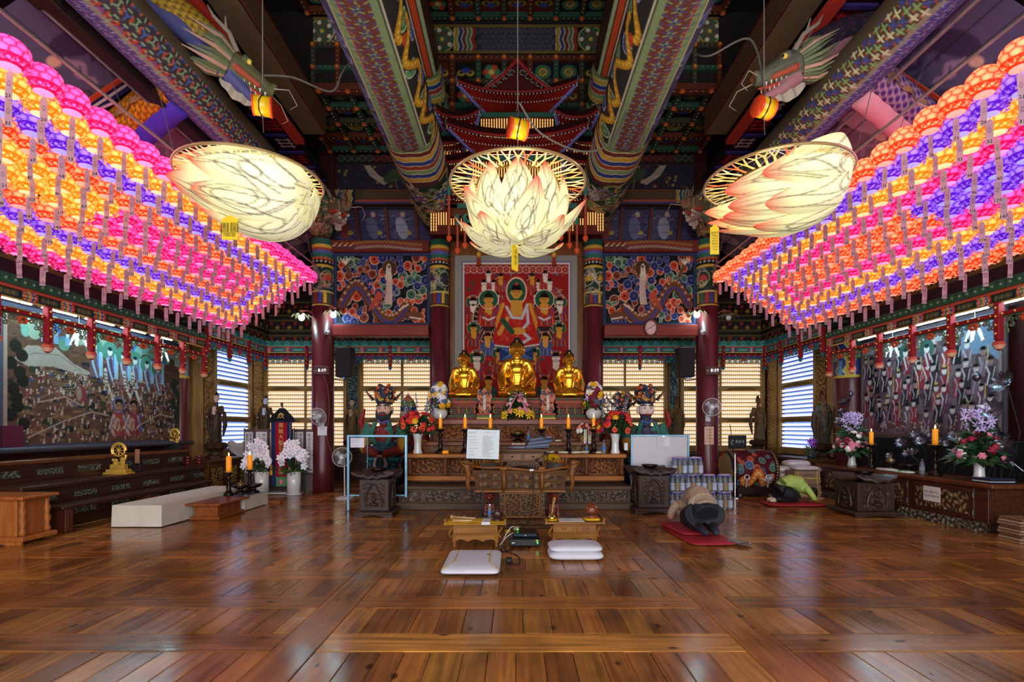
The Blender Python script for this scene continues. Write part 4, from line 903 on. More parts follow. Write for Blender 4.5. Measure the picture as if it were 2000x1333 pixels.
def hoist(label, c, yaw, ceil):
 t = thing('hoist', label, 'hoist', c); c = V(*c); Rm = Matrix.Rotation(yaw, 4, 'Z'); q = lambda *p: c + (Rm @ V(*p))
 part('drum', MB().tube([q(-.085, 0, 0), q(.085, 0, 0)], .105, 20), YEL, t, True)
 for s in (-1, 1): part('side_plate', MB().lathe([(.0, -.01), (.108, -.01), (.114, 0), (.108, .01), (.0, .01)], q(s * .092, 0, 0), 20, Mx=(Rm.to_3x3() @ Matrix.Rotation(pi / 2, 3, 'Y'))), ORG_, t, True)
 part('strap', MB().tube([q(.03 * sin(a), .112 * cos(a * .8), .112 * sin(a * .8)) for a in range(9)], .008, 5), BLK, t)
 part('hook', MB().tube([q(0, 0, .1), q(0, 0, .17), q(.02, 0, .2), q(0, 0, .23), q(-.02, 0, .2)], .008, 6), M('bare_steel', '#9a9a98', .3, .9), t)
 part('cable', MB().tube([q(0, 0, .22), V(c.x, c.y, ceil)], .007, 6), M('pale_steel_cable', '#b8b0a0', .35, .7), t)
 part('load_wire', MB().tube([q(0, 0, -.1), q(.01, 0, -.3)], .006, 5), M('bare_steel', '#9a9a98', .3, .9), t)
hoist('yellow hoist drum on a cable above the centre lotus lamp', (.03, 5.8, 4.78), .35, 10.9)
hoist('yellow hoist drum above the left lotus lamp, in front of a dragon', (-2.86, 5.8, 5.04), .3, 8.8)
hoist('yellow hoist drum with orange end above the right lotus lamp', (2.82, 5.8, 5.02), .35, 8.8)
CBL = M('grey_cable_sheath', '#5a5650', .5)
def cable(label, pts, r=.012):
 a = [V(*p) for p in pts]; path = []
 for i in range(len(a) - 1):
  for k in range(10):
   t = k / 10; p0, p1, p2, p3 = a[max(i - 1, 0)], a[i], a[i + 1], a[min(i + 2, len(a) - 1)]
   path.append(.5 * (2 * p1 + (p2 - p0) * t + (2 * p0 - 5 * p1 + 4 * p2 - p3) * t * t + (3 * p1 - p0 - 3 * p2 + p3) * t ** 3))
 path.append(a[-1]); solo('cable', label, 'cable', MB().tube(path, r, 6), CBL, tuple(a[0]))
cable('grey cable looping from the left hoist to the left main beam', [(-2.86, 5.82, 5.4), (-2.6, 6, 5.5), (-2.3, 6.4, 5.6), (-2.2, 6.5, 5.9), (-2.13, 6.6, 6.1)])
cable('grey cable sagging from the centre hoist to the right main beam', [(.05, 5.84, 5.1), (.3, 6, 4.85), (.8, 6.3, 4.8), (1.2, 6.5, 5.0), (1.5, 6.9, 5.66)])
cable('grey cable sagging from the right main beam to the right hoist', [(2.19, 6.4, 6.1), (2.35, 6.2, 5.9), (2.75, 6.0, 5.95), (2.84, 5.84, 5.3)])
# ---------------------------------------------------------------- tiered red canopy over the altar
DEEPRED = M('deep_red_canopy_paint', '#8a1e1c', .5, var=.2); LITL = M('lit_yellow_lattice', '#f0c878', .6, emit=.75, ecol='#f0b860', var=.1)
cn = thing('altar_canopy', 'carved red tiered temple roof canopy hanging over the golden statues', 'canopy', (.04, 10.2, 6.0))
def canopy_roof(cx, hw, Df, dep, z, lift, sh=.4, wallh=.7, gable=False):
 tip = lambda u: z + lift * abs(u) ** 2.4
 f = lambda u, v: V(cx + hw * u * (1 - sh * v), Df + dep * v, tip(u) * (1 - v) + (z + .06) * v + 0)
 up = MB().surf(lambda a, b: f(a * 2 - 1, b), 30, 5, lin('#6a1814')).surf(lambda a, b: f(a * 2 - 1, 0) + V(0, b * .3, .05 + b * .3), 30, 3, lin('#3a1412'))
 r = part('roof', up, PAINT, cn, True); ra = MB(); ti = MB(); n = int(hw * 30)
 for i in range(n + 1):
  u = i / n * 2 - 1; a, b = f(u, 0) + V(0, -.03, -.02), f(u * .96, .97) + V(0, 0, -.02); m = f(u * .99, .34) + V(0, 0, -.055)
  ra.tube([a, b], .014, 4, lin('#a3241e')); ra.tube([m, b + V(0, 0, -.03)], .015, 4, lin('#8a1c18'))
  for p in (a, m): ti.ell(p + V(0, -.012, 0), (.013, .008, .015), 5, 3, lin('#a8c8c0'))
 part('rafter', ra, PAINT, r, kind='stuff'); part('rafter_tip', ti, PAINT, r, kind='stuff')
 part('eave_edge', MB().tube([f(i / 15 - 1, 0) + V(0, -.02, .035) for i in range(31)], .028, 6, lin('#7a1a18')), PAINT, r)
 for s in (-1, 1):
  part('hip_beam', MB().tube([f(s * .98, 0) + V(0, 0, -.03), f(s * .93, .5) + V(0, 0, -.06), f(s * .9, .98) + V(0, 0, -.07)], [.035, .03, .03], 8, lin('#6a6cb4')), PAINT, cn)
  part('corner_finial', MB().tube([f(s, 0), f(s, 0) + V(s * .03, -.03, .08), f(s, 0) + V(s * .01, -.04, .16)], [.03, .022, .005], 6, lin('#5a4a48')), PAINT, cn)
  for q in range(7): ti_ = f(s * 1.0, q / 8); part('corner_stud', MB().ell(ti_ + V(s * .01, -.01, -.04), (.014, .014, .016), 6, 4, lin('#b8d4cc')), PAINT, cn)
 wb = part('canopy_wall', MB().box(cx - hw * (1 - sh), cx + hw * (1 - sh), Df + dep, Df + dep + .06, z - wallh, z + .1, lin('#5a2216')), PAINT, cn)
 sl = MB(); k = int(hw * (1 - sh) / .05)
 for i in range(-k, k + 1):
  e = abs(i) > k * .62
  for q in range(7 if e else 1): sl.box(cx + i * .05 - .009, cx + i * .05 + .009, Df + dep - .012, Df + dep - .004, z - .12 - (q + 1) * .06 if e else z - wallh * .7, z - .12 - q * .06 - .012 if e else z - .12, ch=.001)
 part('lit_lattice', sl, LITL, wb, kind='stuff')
 part('bracket_band', MB().box(cx - hw * (1 - sh) - .03, cx + hw * (1 - sh) + .03, Df + dep - .05, Df + dep, z - .1, z - .02, lin('#2f5a4c')), PAINT, wb)
canopy_roof(.04, 1.1, 9.5, .55, 7.58, .2, .36, .75); canopy_roof(.04, 1.28, 9.35, .6, 6.68, .22, .32, .6)
for s in (-1, 1):
 canopy_roof(.04 + s * 1.15, .42, 9.9, .4, 7.35, .14, .2, .6); canopy_roof(.04 + s * 1.42, .42, 10.0, .4, 6.9, .14, .15, .5); canopy_roof(.04 + s * 1.3, .46, 9.7, .45, 6.38, .14, .2, .7); canopy_roof(.04 + s * 1.36, .42, 9.8, .4, 5.85, .12, .1, .6)
g = MB().ext([(-.62, 0), (.62, 0), (0, .52)], ((.04, 9.62, 7.72), (1, 0, 0), (0, 0, 1)), -.1, lin('#4a1412'))
for s in (-1, 1):
 g.tube([(.04 + s * .66, 9.6, 7.7), (.04 + s * .3, 9.58, 7.95), (.04, 9.56, 8.27)], [.03, .035, .04], 6, lin('#8a2420'))
 for q in range(16): g.ell((.04 + s * (.62 - q * .038), 9.56, 7.75 + q * .031), .012, 5, 3, lin('#a8c8c0'))
 for q in range(5): g.tube([(.04 + s * (.5 - q * .1) + .05 * cos(a), 9.58, 7.76 + q * .07 + .05 * sin(a)) for a in range(6)], .011, 4, lin('#6a8a86'))
part('gable', g, PAINT, cn)
tr = MB()
part('canopy_beam', MB().box(-1.3, 1.38, 9.75, 9.85, 5.42, 5.56, lin('#5a2a1a')).box(-1.1, 1.18, 9.72, 9.75, 5.56, 5.66, lin('#2f5a4c')), PAINT, cn)
for s in (-1, 1):
 for k, (x, z0, z1) in enumerate(((1.28, 4.98, 5.95), (1.12, 4.75, 5.4), (.98, 4.85, 5.35), (.82, 5.0, 5.5))):
  p = part('hanging_post', MB().box(.04 + s * x - .02, .04 + s * x + .02, 9.6, 9.64, z0, z1, lin('#a84a30')).box(.04 + s * x - .03, .04 + s * x + .03, 9.59, 9.65, z1 - .2, z1, lin('#2f6a5e')), PAINT, cn)
  part('lotus_bud', MB().lathe([(.02, .03), (.05, 0), (.055, -.03), (.03, -.08), (.005, -.1)], (.04 + s * x, 9.62, z0), 8, lin('#d8542c')), PAINT, p)
 part('carved_bracket', MB().tube([(.04 + s * (.95 - .03 * t + .12 * sin(t)), 9.66, 5.42 - t * .05) for t in range(9)], .025, 6, lin('#3f7a62')), PAINT, cn)
# ---------------------------------------------------------------- picture behind the altar
bk = thing('altar_painting', 'large red altar painting of haloed figures with white and blue border behind the golden statues', 'painting', (.03, 11.37, 1.9))
cv = Cv(2.72, 3.42, 30, 30, '#8f8880'); cpart('cloth_border', cv, plane_fn((-1.34, 11.375, 1.8), (1, 0, 0), (0, 0, 1)), bk, CLOTHP)
cv = Cv(2.42, 3.26, 208, 280, '#8e1f20'); cv.rect(0, 2.42, 0, 3.26, '#3c3f8e'); cv.rect(.03, 2.39, 0, 3.23, '#cdbfae'); cv.rect(.07, 2.35, 0, 3.18, '#8e1f20')
rr = random.Random(4); MX = lambda x: 1.21 + x
for k in range(240):
 x, y = rr.uniform(.1, 2.32), rr.uniform(0, 3.1); c = rr.choice(['#2c4a38', '#a82e28', '#7c1a1c', '#2f3f5a', '#a82e28']); a = rr.random() * 6; cv.line([(x, y), (x + .07 * cos(a), y + .07 * sin(a)), (x + .1 * cos(a + .8), y + .12 * sin(a + .8))], .04, c)
 if k % 3 == 0: cv.line([(x, y), (x + .07 * cos(a), y + .07 * sin(a)), (x + .1 * cos(a + .8), y + .12 * sin(a + .8))], .01, '#c8a890')
for k in range(16):
 x = .12 + k * .145; cv.spiral(x, 3.08, .085, ('#a8453a', '#d8b0a0', '#7a2420', '#c07060'), 1, k)
def face(x, y, r, skin, hair, beard=None):
 cv.ell(x, y - r * .05, r * .8, r, skin)
 if hair: cv.poly([(x - r * .85, y + r * .35), (x + r * .85, y + r * .35), (x + r * .6, y + r * 1.1), (x - r * .6, y + r * 1.1)], hair); cv.ell(x, y + r * 1.05, r * .5, r * .35, hair)
 for q in (-1, 1): cv.line([(x + q * r * .2, y + .05 * r), (x + q * r * .55, y + .1 * r)], r * .12, '#2a1a14'); cv.ell(x + q * r * .82, y - r * .1, r * .13, r * .3, skin)
 cv.line([(x, y), (x + r * .06, y - r * .3)], r * .08, '#7a4a2a'); cv.line([(x - r * .2, y - r * .52), (x + r * .2, y - r * .52)], r * .12, '#a03028')
 if beard: cv.ell(x, y - r * .75, r * .5, r * .3, beard)
def deity(x, y, s, halo, skin, robe, crown=None, beard=None):
 if halo: cv.ell(x, y, s * 1.9, s * 1.9, '#c8a070'); cv.ell(x, y, s * 1.82, s * 1.82, halo)
 cv.poly([(x - s * 2.1, y - s * 5.2), (x + s * 2.1, y - s * 5.2), (x + s * 1.9, y - s * 2), (x + s * .9, y - s * .9), (x - s * .9, y - s * .9), (x - s * 1.9, y - s * 2)], robe)
 cv.line([(x - s * 1.8, y - s * 1.7), (x - s * .4, y - s * 4.4), (x + s * .5, y - s * 5)], s * .22, '#2c4a3a'); cv.line([(x + s * 1.8, y - s * 1.7), (x + s * .6, y - s * 3.8), (x + s * 1.2, y - s * 5)], s * .2, '#39508a')
 cv.poly([(x - s * .8, y - s * .9), (x + s * .8, y - s * .9), (x + s * .7, y - s * 2.6), (x - s * .7, y - s * 2.6)], skin); cv.ell(x + s * .2, y - s * 2.7, s * .45, s * .3, skin)
 for q in range(4): cv.line([(x - s * 1.5 + q * s, y - s * 3.2), (x - s * 1.7 + q * s * 1.15, y - s * 5)], s * .07, '#d0a078')
 if crown:
  cv.ell(x, y + s * 1.1, s * 1.1, s * .6, crown)
  for q in range(5): cv.ell(x - s + q * s * .5, y + s * (1.3 + .25 * (q % 2)), s * .2, s * .2, ('#d8b050', '#3a5a90')[q % 2])
 face(x, y, s, skin, '#1c1410', beard)
G1, SK, WH = '#24503a', '#c58a35', '#d8c8b4'
for x, y in ((-.62, 2.98), (-.5, 2.78), (-.35, 2.92), (.35, 2.92), (.5, 2.78), (.64, 2.98), (-.72, 2.78), (.74, 2.8), (-.44, 2.5), (.44, 2.5)): deity(MX(x), y, .065, None, WH if abs(x) > .4 else SK, '#a02a26')
for q in (-1, 1):
 deity(MX(q * .96), 2.36, .085, G1, WH, '#8a2220', '#a83428', '#30241c' if q < 0 else '#7a6a5a')
 cv.ell(MX(q * .62), 1.94, .36, .5, '#c8a888'); cv.ell(MX(q * .62), 1.94, .34, .48, '#33231f')
 for k in range(24): a = k * pi / 12; cv.line([(MX(q * .62) + .18 * cos(a), 1.94 + .25 * sin(a)), (MX(q * .62) + .33 * cos(a), 1.94 + .46 * sin(a))], .012, '#d0a890')
 deity(MX(q * .62), 2.42, .115, G1, SK, '#a32822'); cv.ring(MX(q * .62), 2.42, .215, .012, '#e0c8b0')
 cv.line([(MX(q * .62) - .12, 2.02), (MX(q * .62), 1.96), (MX(q * .62) + .13, 2.02)], .035, '#c8c0b8')
 deity(MX(q * .95), 1.78, .08, G1, SK, '#7e2420', '#2f5a48'); deity(MX(q * .64), 1.58, .08, None, SK, '#3a4a7a', '#a83428')
 deity(MX(q * .36), 1.86, .075, None, WH, '#a02a26' if q < 0 else '#2f4a3a'); deity(MX(q * .38), 1.22, .085, G1, SK, '#8a3022', '#2f5a48')
 deity(MX(q * .88), 1.12, .095, G1 if q < 0 else None, WH, '#9a2622', '#7a3a20', '#a8a098'); deity(MX(q * .62), .6, .09, None, SK, '#2f4a38', '#a83428'); deity(MX(q * .98), .5, .08, None, WH, '#8a2220', '#2f4f7a')
cv.ell(MX(0), 2.0, .42, .62, '#a0281f'); cv.ell(MX(0), 2.62, .24, .36, '#a0281f'); cv.ring(MX(0), 2.6, .22, .02, '#e0c8b0', None, None, .3); cv.ell(MX(0), 2.6, .2, .28, G1)
for q in (-1, 1): cv.line([(MX(q * .3), 2.3), (MX(q * .42), 1.9), (MX(q * .38), 1.5)], .09, '#c8862a')
cv.poly([(MX(-.26), 2.3), (MX(.26), 2.3), (MX(.5), 1.55), (MX(.5), 1.42), (MX(-.48), 1.4), (MX(-.5), 1.6)], '#a82420')
for k in range(60):
 x, y = rr.uniform(-.42, .42), rr.uniform(1.42, 2.1)
 cv.ring(MX(x), y, .022, .009, '#c8503a')
cv.poly([(MX(-.13), 2.4), (MX(.13), 2.4), (MX(.14), 2.05), (MX(-.12), 2.05)], SK); cv.line([(MX(-.22), 2.25), (MX(-.1), 2.02), (MX(.12), 2.0), (MX(.24), 2.3)], .06, '#b8b4b4'); cv.line([(MX(.24), 2.2), (MX(.26), 1.9), (MX(.1), 1.72), (MX(.3), 1.55), (MX(.12), 1.44)], .06, '#b8b4b4')
cv.ell(MX(.03), 1.72, .17, .08, SK); cv.line([(MX(-.2), 2.0), (MX(-.38), 1.66)], .09, SK); cv.line([(MX(-.3), 1.95), (MX(-.1), 1.7)], .12, '#2c4a34'); cv.line([(MX(-.48), 1.4), (MX(0), 1.34), (MX(.5), 1.42)], .03, '#c8c0b8')
face(MX(0), 2.58, .14, SK, '#17110e'); cv.ell(MX(0), 2.76, .035, .03, '#c03a2c')
cv.rect(MX(-.36), MX(.36), 1.06, 1.34, '#27406e')
for k in range(8): cv.line([(MX(-.3 + k * .09), 1.1), (MX(-.1 + k * .03), 1.22), (MX(-.32 + k * .092), 1.33)], .022, '#6a80b0')
cv.line([(MX(-.4), 1.04), (MX(.4), 1.04)], .04, '#7a2a20'); cv.rect(MX(-.3), MX(.3), .6, 1.02, '#1f4432')
cpart('painted_canvas', cv, plane_fn((-1.18, 11.365, 1.82), (1, 0, 0), (0, 0, 1)), bk, CLOTHP)
for s in (-1, 1):
 part('hanging_ornament', MB().lathe([(.02, 0), (.05, .05), (.03, .2), (.045, .22), (.06, .28), (.02, .33), (.0, .36)], (.03 + s * .83, 11.3, 4.95), 10, cols=['#8a2a1c', '#b03a24', '#d8a030', '#d8a030', '#d8a030', '#b03a24']), PAINTG, bk)
# ---------------------------------------------------------------- altar tiers
ALT = wood('altar_dark_red_brown_wood', '#74401f', 0, .42, .5, .1); ORW = wood('altar_orange_shelf_wood', '#a8641f', 0, .42, .5, .1); GRW = wood('greyed_altar_plinth_wood', '#5a4434', 0, .55, .5, 0)
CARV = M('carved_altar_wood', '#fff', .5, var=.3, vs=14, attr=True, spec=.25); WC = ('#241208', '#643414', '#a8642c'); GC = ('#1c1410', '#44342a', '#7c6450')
MF = frame_at((0, 0, 0), (1, 0, 0))
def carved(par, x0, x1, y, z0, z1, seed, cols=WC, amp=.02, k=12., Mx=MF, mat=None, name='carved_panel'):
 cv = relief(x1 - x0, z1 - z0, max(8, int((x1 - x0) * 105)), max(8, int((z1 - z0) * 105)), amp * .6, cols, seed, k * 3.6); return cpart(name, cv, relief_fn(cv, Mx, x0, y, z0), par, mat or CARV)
al = thing('altar', 'wide dark carved wooden altar stepped in tiers below the golden statues', 'altar', (.02, 9.4, 0))
part('base_cabinet', MB().box(-1.98, 1.96, 8.7, 9.5, .1, .36), GRW, al); part('base_moulding', MB().box(-2.02, 2.0, 8.64, 9.5, 0, .12, ch=.015).box(-2.0, 1.98, 8.66, 9.5, .34, .4, ch=.012), GRW, al)
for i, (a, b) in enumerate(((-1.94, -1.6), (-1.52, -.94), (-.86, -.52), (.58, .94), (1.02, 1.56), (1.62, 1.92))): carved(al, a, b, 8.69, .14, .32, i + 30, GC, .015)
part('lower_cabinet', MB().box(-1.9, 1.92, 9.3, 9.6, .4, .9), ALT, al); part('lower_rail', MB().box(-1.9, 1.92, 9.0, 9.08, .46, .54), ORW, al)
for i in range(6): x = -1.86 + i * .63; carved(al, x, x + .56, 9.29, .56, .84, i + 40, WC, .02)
for i in range(7):
 x = -1.86 + i * .625; part('turned_post', MB().lathe([(.035, .54), (.045, .6), (.025, .66), (.05, .72), (.03, .8), (.045, .86)], (x, 9.06, 0), 8), ALT, al, True)
part('lower_shelf', MB().box(-1.93, 1.95, 8.94, 9.62, .86, .93, ch=.012), ORW, al)
part('middle_cabinet', MB().box(-1.7, 1.74, 9.55, 9.9, .93, 1.06), ALT, al); part('middle_shelf', MB().box(-1.72, 1.76, 9.45, 9.95, 1.06, 1.13, ch=.01), ALT, al)
part('upper_cabinet', MB().box(-1.58, 1.62, 9.82, 10.8, 1.13, 1.46), ALT, al); part('top_shelf', MB().box(-1.6, 1.64, 9.68, 10.9, 1.45, 1.55, ch=.012), wood('altar_red_shelf_wood', '#7e3a22', 0, .35, .4, .35), al)
for i in range(5):
 x = -1.52 + i * .62; carved(al, x + .02, x + .56, 9.81, 1.17, 1.42, i + 50, WC, .022); part('stile', MB().box(x - .04, x, 9.79, 9.83, 1.13, 1.45), ALT, al); carved(al, x + .0, x + .58, 9.54, .94, 1.05, i + 60, ('#2a170c', '#6a4420', '#a87838'), .012, 20.)
sgn = part('shelf_label', MB().box(-.06, .18, 9.43, 9.447, 1.075, 1.105, lin('#d8ccc0')), PAINT, al, label='small white label strip on the shelf edge'); text(sgn, '보시함 · 공양미', (.06, 9.428, 1.09), .028, INK)
# pedestals
def pedestal(label, x, hw):
 t = thing('statue_pedestal', label, 'pedestal', (x, 10.35, 1.55), 'pedestals of the golden statues')
 L = [(1.55, 1.6, 1.0, '#6a2c1c'), (1.6, 1.64, .94, '#3c5a3a'), (1.64, 1.78, .82, '#4a2418'), (1.78, 1.82, .92, '#7a3420'), (1.82, 1.86, .86, '#8a3a22'), (1.86, 1.93, 1.0, '#9a3f22'), (1.93, 1.98, 1.08, '#7c2f1c')]
 for z0, z1, k, c in L: part('pedestal_tier', MB().box(x - hw * k, x + hw * k, 10.35 - .33 * k, 10.35 + .33 * k, z0, z1, lin(c)), PAINTG, t)
 f = MB(); n = int(hw * 14)
 for i in range(n):
  px = x - hw + (i + .5) * 2 * hw / n; f.ext([(-hw / n * .9, 0), (hw / n * .9, 0), (0, -.055)], ((px, 10.35 - .36, 1.965), (1, 0, 0), (0, 0, 1)), -.012, lin('#2f5a3a'))
  f.tube([(px, 10.03, 1.8), (px + .01, 10.05, 1.66)], .007, 5, lin('#c89a50')); f.ell((px, 10.07, 1.71), (hw / n * .55, .012, .03), 8, 4, lin(('#3a5a34', '#8a3a20')[i % 2]))
 part('painted_trim', f, PAINT, t, kind='stuff'); return t
pedestal('painted wooden pedestal under the tall middle golden statue', .04, .54); pedestal('painted wooden pedestal under the golden statue on the left', -1.03, .31); pedestal('painted wooden pedestal under the golden statue on the right', 1.09, .31)
# ---------------------------------------------------------------- golden seated statues
GOLD = M('polished_gold_leaf', '#f2b838', .3, .92, var=.16, vs=7, bump=.06, bs=9); HAIR = M('black_blue_statue_hair', '#15131a', .5, bump=.5, bs=60, vor=True)
def buddha(label, x, y, z, H, touch):
 t = thing('golden_statue', label, 'statue', (x, y, z), 'golden seated statues on the altar'); q = lambda a, b, c: V(a * H, b * H, c * H); m = MB()
 for s in (-1, 1):
  m.tube([q(0, .05, .1), q(s * .17, -.02, .1), q(s * .25, -.1, .085)], [.13 * H, .12 * H, .075 * H], 12, sq=.75); m.tube([q(s * .26, -.1, .075), q(s * .12, -.2, .07), q(-s * .06, -.22, .085)], [.07 * H, .06 * H, .035 * H], 10)
  m.ell(q(s * .14, .01, .56), (.09 * H, .085 * H, .075 * H)); m.ell(q(s * .112, .005, .76), (.018 * H, .026 * H, .072 * H), 8, 6)
  el = q(s * .235, .0, .35); hand = q(s * .215, -.17, .175) if (touch and s < 0) else q(s * .17 if not touch or s > 0 else s * .2, -.17, .2)
  if not (touch and s < 0): hand = q(s * .1, -.2, .19) if touch else q(s * .19, -.19, .2)
  m.tube([q(s * .17, .01, .55), el, hand], [.075 * H, .07 * H, .045 * H], 10)
  m.tube([q(s * .2, .03, .5), q(s * .27, .02, .3), q(s * .24, -.04, .13)], [.04 * H, .055 * H, .05 * H], 8)
  m.ell(hand + q(0, -.02, -.01), (.035 * H, .04 * H, .022 * H), 8, 6)
  for k in range(5):
   d = q(.012 * (k - 2), -.04 if k < 4 else -.02, -.05 if touch and s < 0 else -.012); m.tube([hand + q(.012 * (k - 2), -.025, -.012), hand + q(.013 * (k - 2), -.035, -.012) + d * (.9 + .1 * (k in (1, 2)))], .0085 * H, 5)
 m.ell(q(0, .03, .12), (.2 * H, .15 * H, .12 * H)).ell(q(0, .03, .34), (.155 * H, .11 * H, .2 * H)).ell(q(0, .0, .46), (.16 * H, .1 * H, .11 * H)); m.ell(q(0, -.14, .07), (.22 * H, .12 * H, .05 * H))
 m.ell(q(0, .015, .6), (.13 * H, .085 * H, .06 * H)); m.tube([q(0, .02, .58), q(0, .01, .7)], .075 * H, 12); m.ell(q(0, -.005, .775), (.106 * H, .112 * H, .128 * H), 14, 10); m.ell(q(0, -.035, .715), (.08 * H, .07 * H, .06 * H))
 m.tube([q(0, -.112, .8), q(0, -.127, .765), q(0, -.114, .755)], [.01 * H, .015 * H, .018 * H], 6)
 for k in range(4): m.tube([q(-.12 + .01 * k, -.085, .52 - .02 * k), q(-.05, -.115, .33 - k * .035), q(.07, -.115, .3 - k * .03), q(.15, -.08, .52 - .03 * k)], .011 * H, 5)
 for s in (-1, 1):
  for k in range(4): m.tube([q(s * (.16 + .02 * k), -.05, .5 - k * .03), q(s * (.2 + .018 * k), -.07, .36), q(s * (.13 + .03 * k), -.11, .2)], .011 * H, 5)
  for k in range(3): m.tube([q(s * .05, -.17, .13), q(s * (.14 + k * .03), -.2 + .03 * k, .12 - .02 * k), q(s * (.26 - k * .02), -.16, .06 + .02 * k)], .01 * H, 5)
 for k in range(5): m.tube([q(-.08 + k * .04, -.15, .14), q(-.1 + k * .05, -.26, .045)], .014 * H, 5)
 meshpart('body', blob(m, .0125 * H, 3), GOLD, t)
 h = MB().ell(q(0, .03, .845), (.111 * H, .104 * H, .085 * H), 16, 10).ell(q(0, .03, .93), (.06 * H, .06 * H, .05 * H), 12, 8); hr = MB(); hr.v = []
 part('hair', offs(h, (x, y, z)), HAIR, t, True); part('hair_jewel', offs(MB().ell(q(0, -.06, .9), (.022 * H, .014 * H, .012 * H)).ell(q(0, .02, .982), .014 * H), (x, y, z)), GOLD, t, True)
 f = MB(); dk = lin('#3a2208')
 for s in (-1, 1):
  f.tube([q(s * .02, -.114, .785), q(s * .048, -.112, .78), q(s * .072, -.096, .788)], .0045 * H, 5, dk); f.tube([q(s * .016, -.115, .806), q(s * .046, -.112, .82), q(s * .075, -.092, .806)], .0036 * H, 5, dk)
 f.tube([q(-.026, -.106, .722), q(0, -.113, .726), q(.026, -.106, .722)], .006 * H, 5, lin('#a04a18')); f.ell(q(0, -.112, .84), .008 * H, 6, 4, dk)
 part('face_detail', offs(f, (x, y, z)), PAINT, t, kind='stuff'); return t
def offs(m, o): m.v = [(v[0] + o[0], v[1] + o[1], v[2] + o[2]) for v in m.v]; return m
buddha('tall golden statue in the middle of the altar, one hand over its knee', .04, 10.38, 1.98, 1.28, True)
buddha('smaller golden seated statue on the left of the altar', -1.03, 10.38, 1.98, 1.02, False); buddha('smaller golden seated statue on the right of the altar', 1.09, 10.38, 1.98, 1.02, False)
# ---------------------------------------------------------------- candles, burners, vases
WAX = M('orange_candle_wax', '#f09a1c', .5, sss=.0, emit=.22, ecol='#ff8a10', var=.05); BRZ = M('dark_bronze', '#2c211c', .32, .75, var=.4, bump=.15, bs=20); FLM = M('candle_flame', '#ffe0a0', .5, emit=9, ecol='#ffc860', var=0)
CER = M('white_glazed_ceramic', '#d8d8d2', .2, coat=.5, var=.08); LEAF = M('dark_green_leaves', '#fff', .5, attr=True, var=.35, vs=12)
HOLD = [(.085, 0), (.09, .02), (.075, .05), (.05, .07), (.035, .12), (.05, .17), (.03, .2), (.026, .3), (.045, .33), (.03, .36), (.025, .39), (.07, .42), (.085, .44)]
def candle(label, x, y, z, hs, hc, rc, group, scale=1, holder='candlestick'):
 t = thing('candlestick', label, 'candlestick', (x, y, z), group)
 part('holder', MB().lathe([(r * scale, q * hs / .44) for r, q in HOLD], (x, y, z), 14), BRZ, t, True); part('drip_dish', MB().lathe([(.03 * scale, 0), (.085 * scale, .012), (.09 * scale, .022), (.04, .02)], (x, y, z + hs), 14), M('brass_dish', '#b08a48', .4, .6), t, True)
 w = part('candle', MB().lathe([(rc, 0), (rc * 1.02, hc * .3), (rc, hc * .96), (rc * .7, hc), (.003, hc * .985)], (x, y, z + hs + .02), 14), WAX, t, True)
 part('flame', MB().lathe([(.002, 0), (.011, .018), (.008, .036), (.001, .06)], (x, y, z + hs + hc + .024), 8), FLM, w, True); return t
NTH = ['first', 'second', 'third', 'fourth', 'fifth', 'sixth']
for i, x in enumerate((-1.33, -.89, -.44, .47, .95, 1.4)): candle('%s from the left of six orange altar candles on tall dark candlesticks' % NTH[i], x, 9.12, .93, .43, .19, .03, 'altar candlesticks')
def burner(label, x, y, z, k=1, lid=True, cat='incense burner'):
 t = thing('incense_burner', label, cat, (x, y, z))
 part('foot', MB().lathe([(.12 * k, 0), (.13 * k, .02 * k), (.07 * k, .05 * k), (.04 * k, .08 * k), (.05 * k, .1 * k)], (x, y, z), 14), BRZ, t, True)
 part('bowl', MB().lathe([(.04 * k, .09 * k), (.15 * k, .13 * k), (.17 * k, .17 * k), (.155 * k, .18 * k), (.1 * k, .16 * k)], (x, y, z), 18, wob=lambda t_, z_: 1 + .04 * cos(8 * t_)), BRZ, t, True)
 if lid: part('lid', MB().lathe([(.09 * k, .165 * k), (.08 * k, .21 * k), (.04 * k, .24 * k), (.012 * k, .25 * k), (.02 * k, .27 * k), (.003, .29 * k)], (x, y, z), 14), M('aged_brass', '#8a7a50', .35, .8), t, True)
 return t
burner('dark bronze offering dish with brass lid in the middle of the altar', .05, 9.52, 1.13, .85)
def leafy(m, c, n, r, h, col, rnd, lw=.03, ll=.14, up=.35):
 for k in range(n):
  a = rnd.random() * 6.28; e = rnd.uniform(-.4, 1.2); d = V(cos(a) * cos(e), sin(a) * cos(e), sin(e) + up * .3).normalized(); p = V(*c) + V(d.x * r * rnd.uniform(.2, .8), d.y * r * rnd.uniform(.2, .8), d.z * h * rnd.uniform(.1, .8)); l = ll * rnd.uniform(.7, 1.3)
  s_ = d.cross(V(0, 0, 1)); s_ = s_.normalized() if s_.length > .01 else V(1, 0, 0); q = d.cross(s_) * .02; cc = tuple(v * rnd.uniform(.6, 1.3) for v in lin(col))
  m.add([p, p + d * l * .4 + s_ * lw + q, p + d * l - V(0, 0, l * .25), p + d * l * .4 - s_ * lw + q, p + d * l * .45 - q], [(0, 1, 4), (1, 2, 4), (2, 3, 4), (3, 0, 4)], cc)
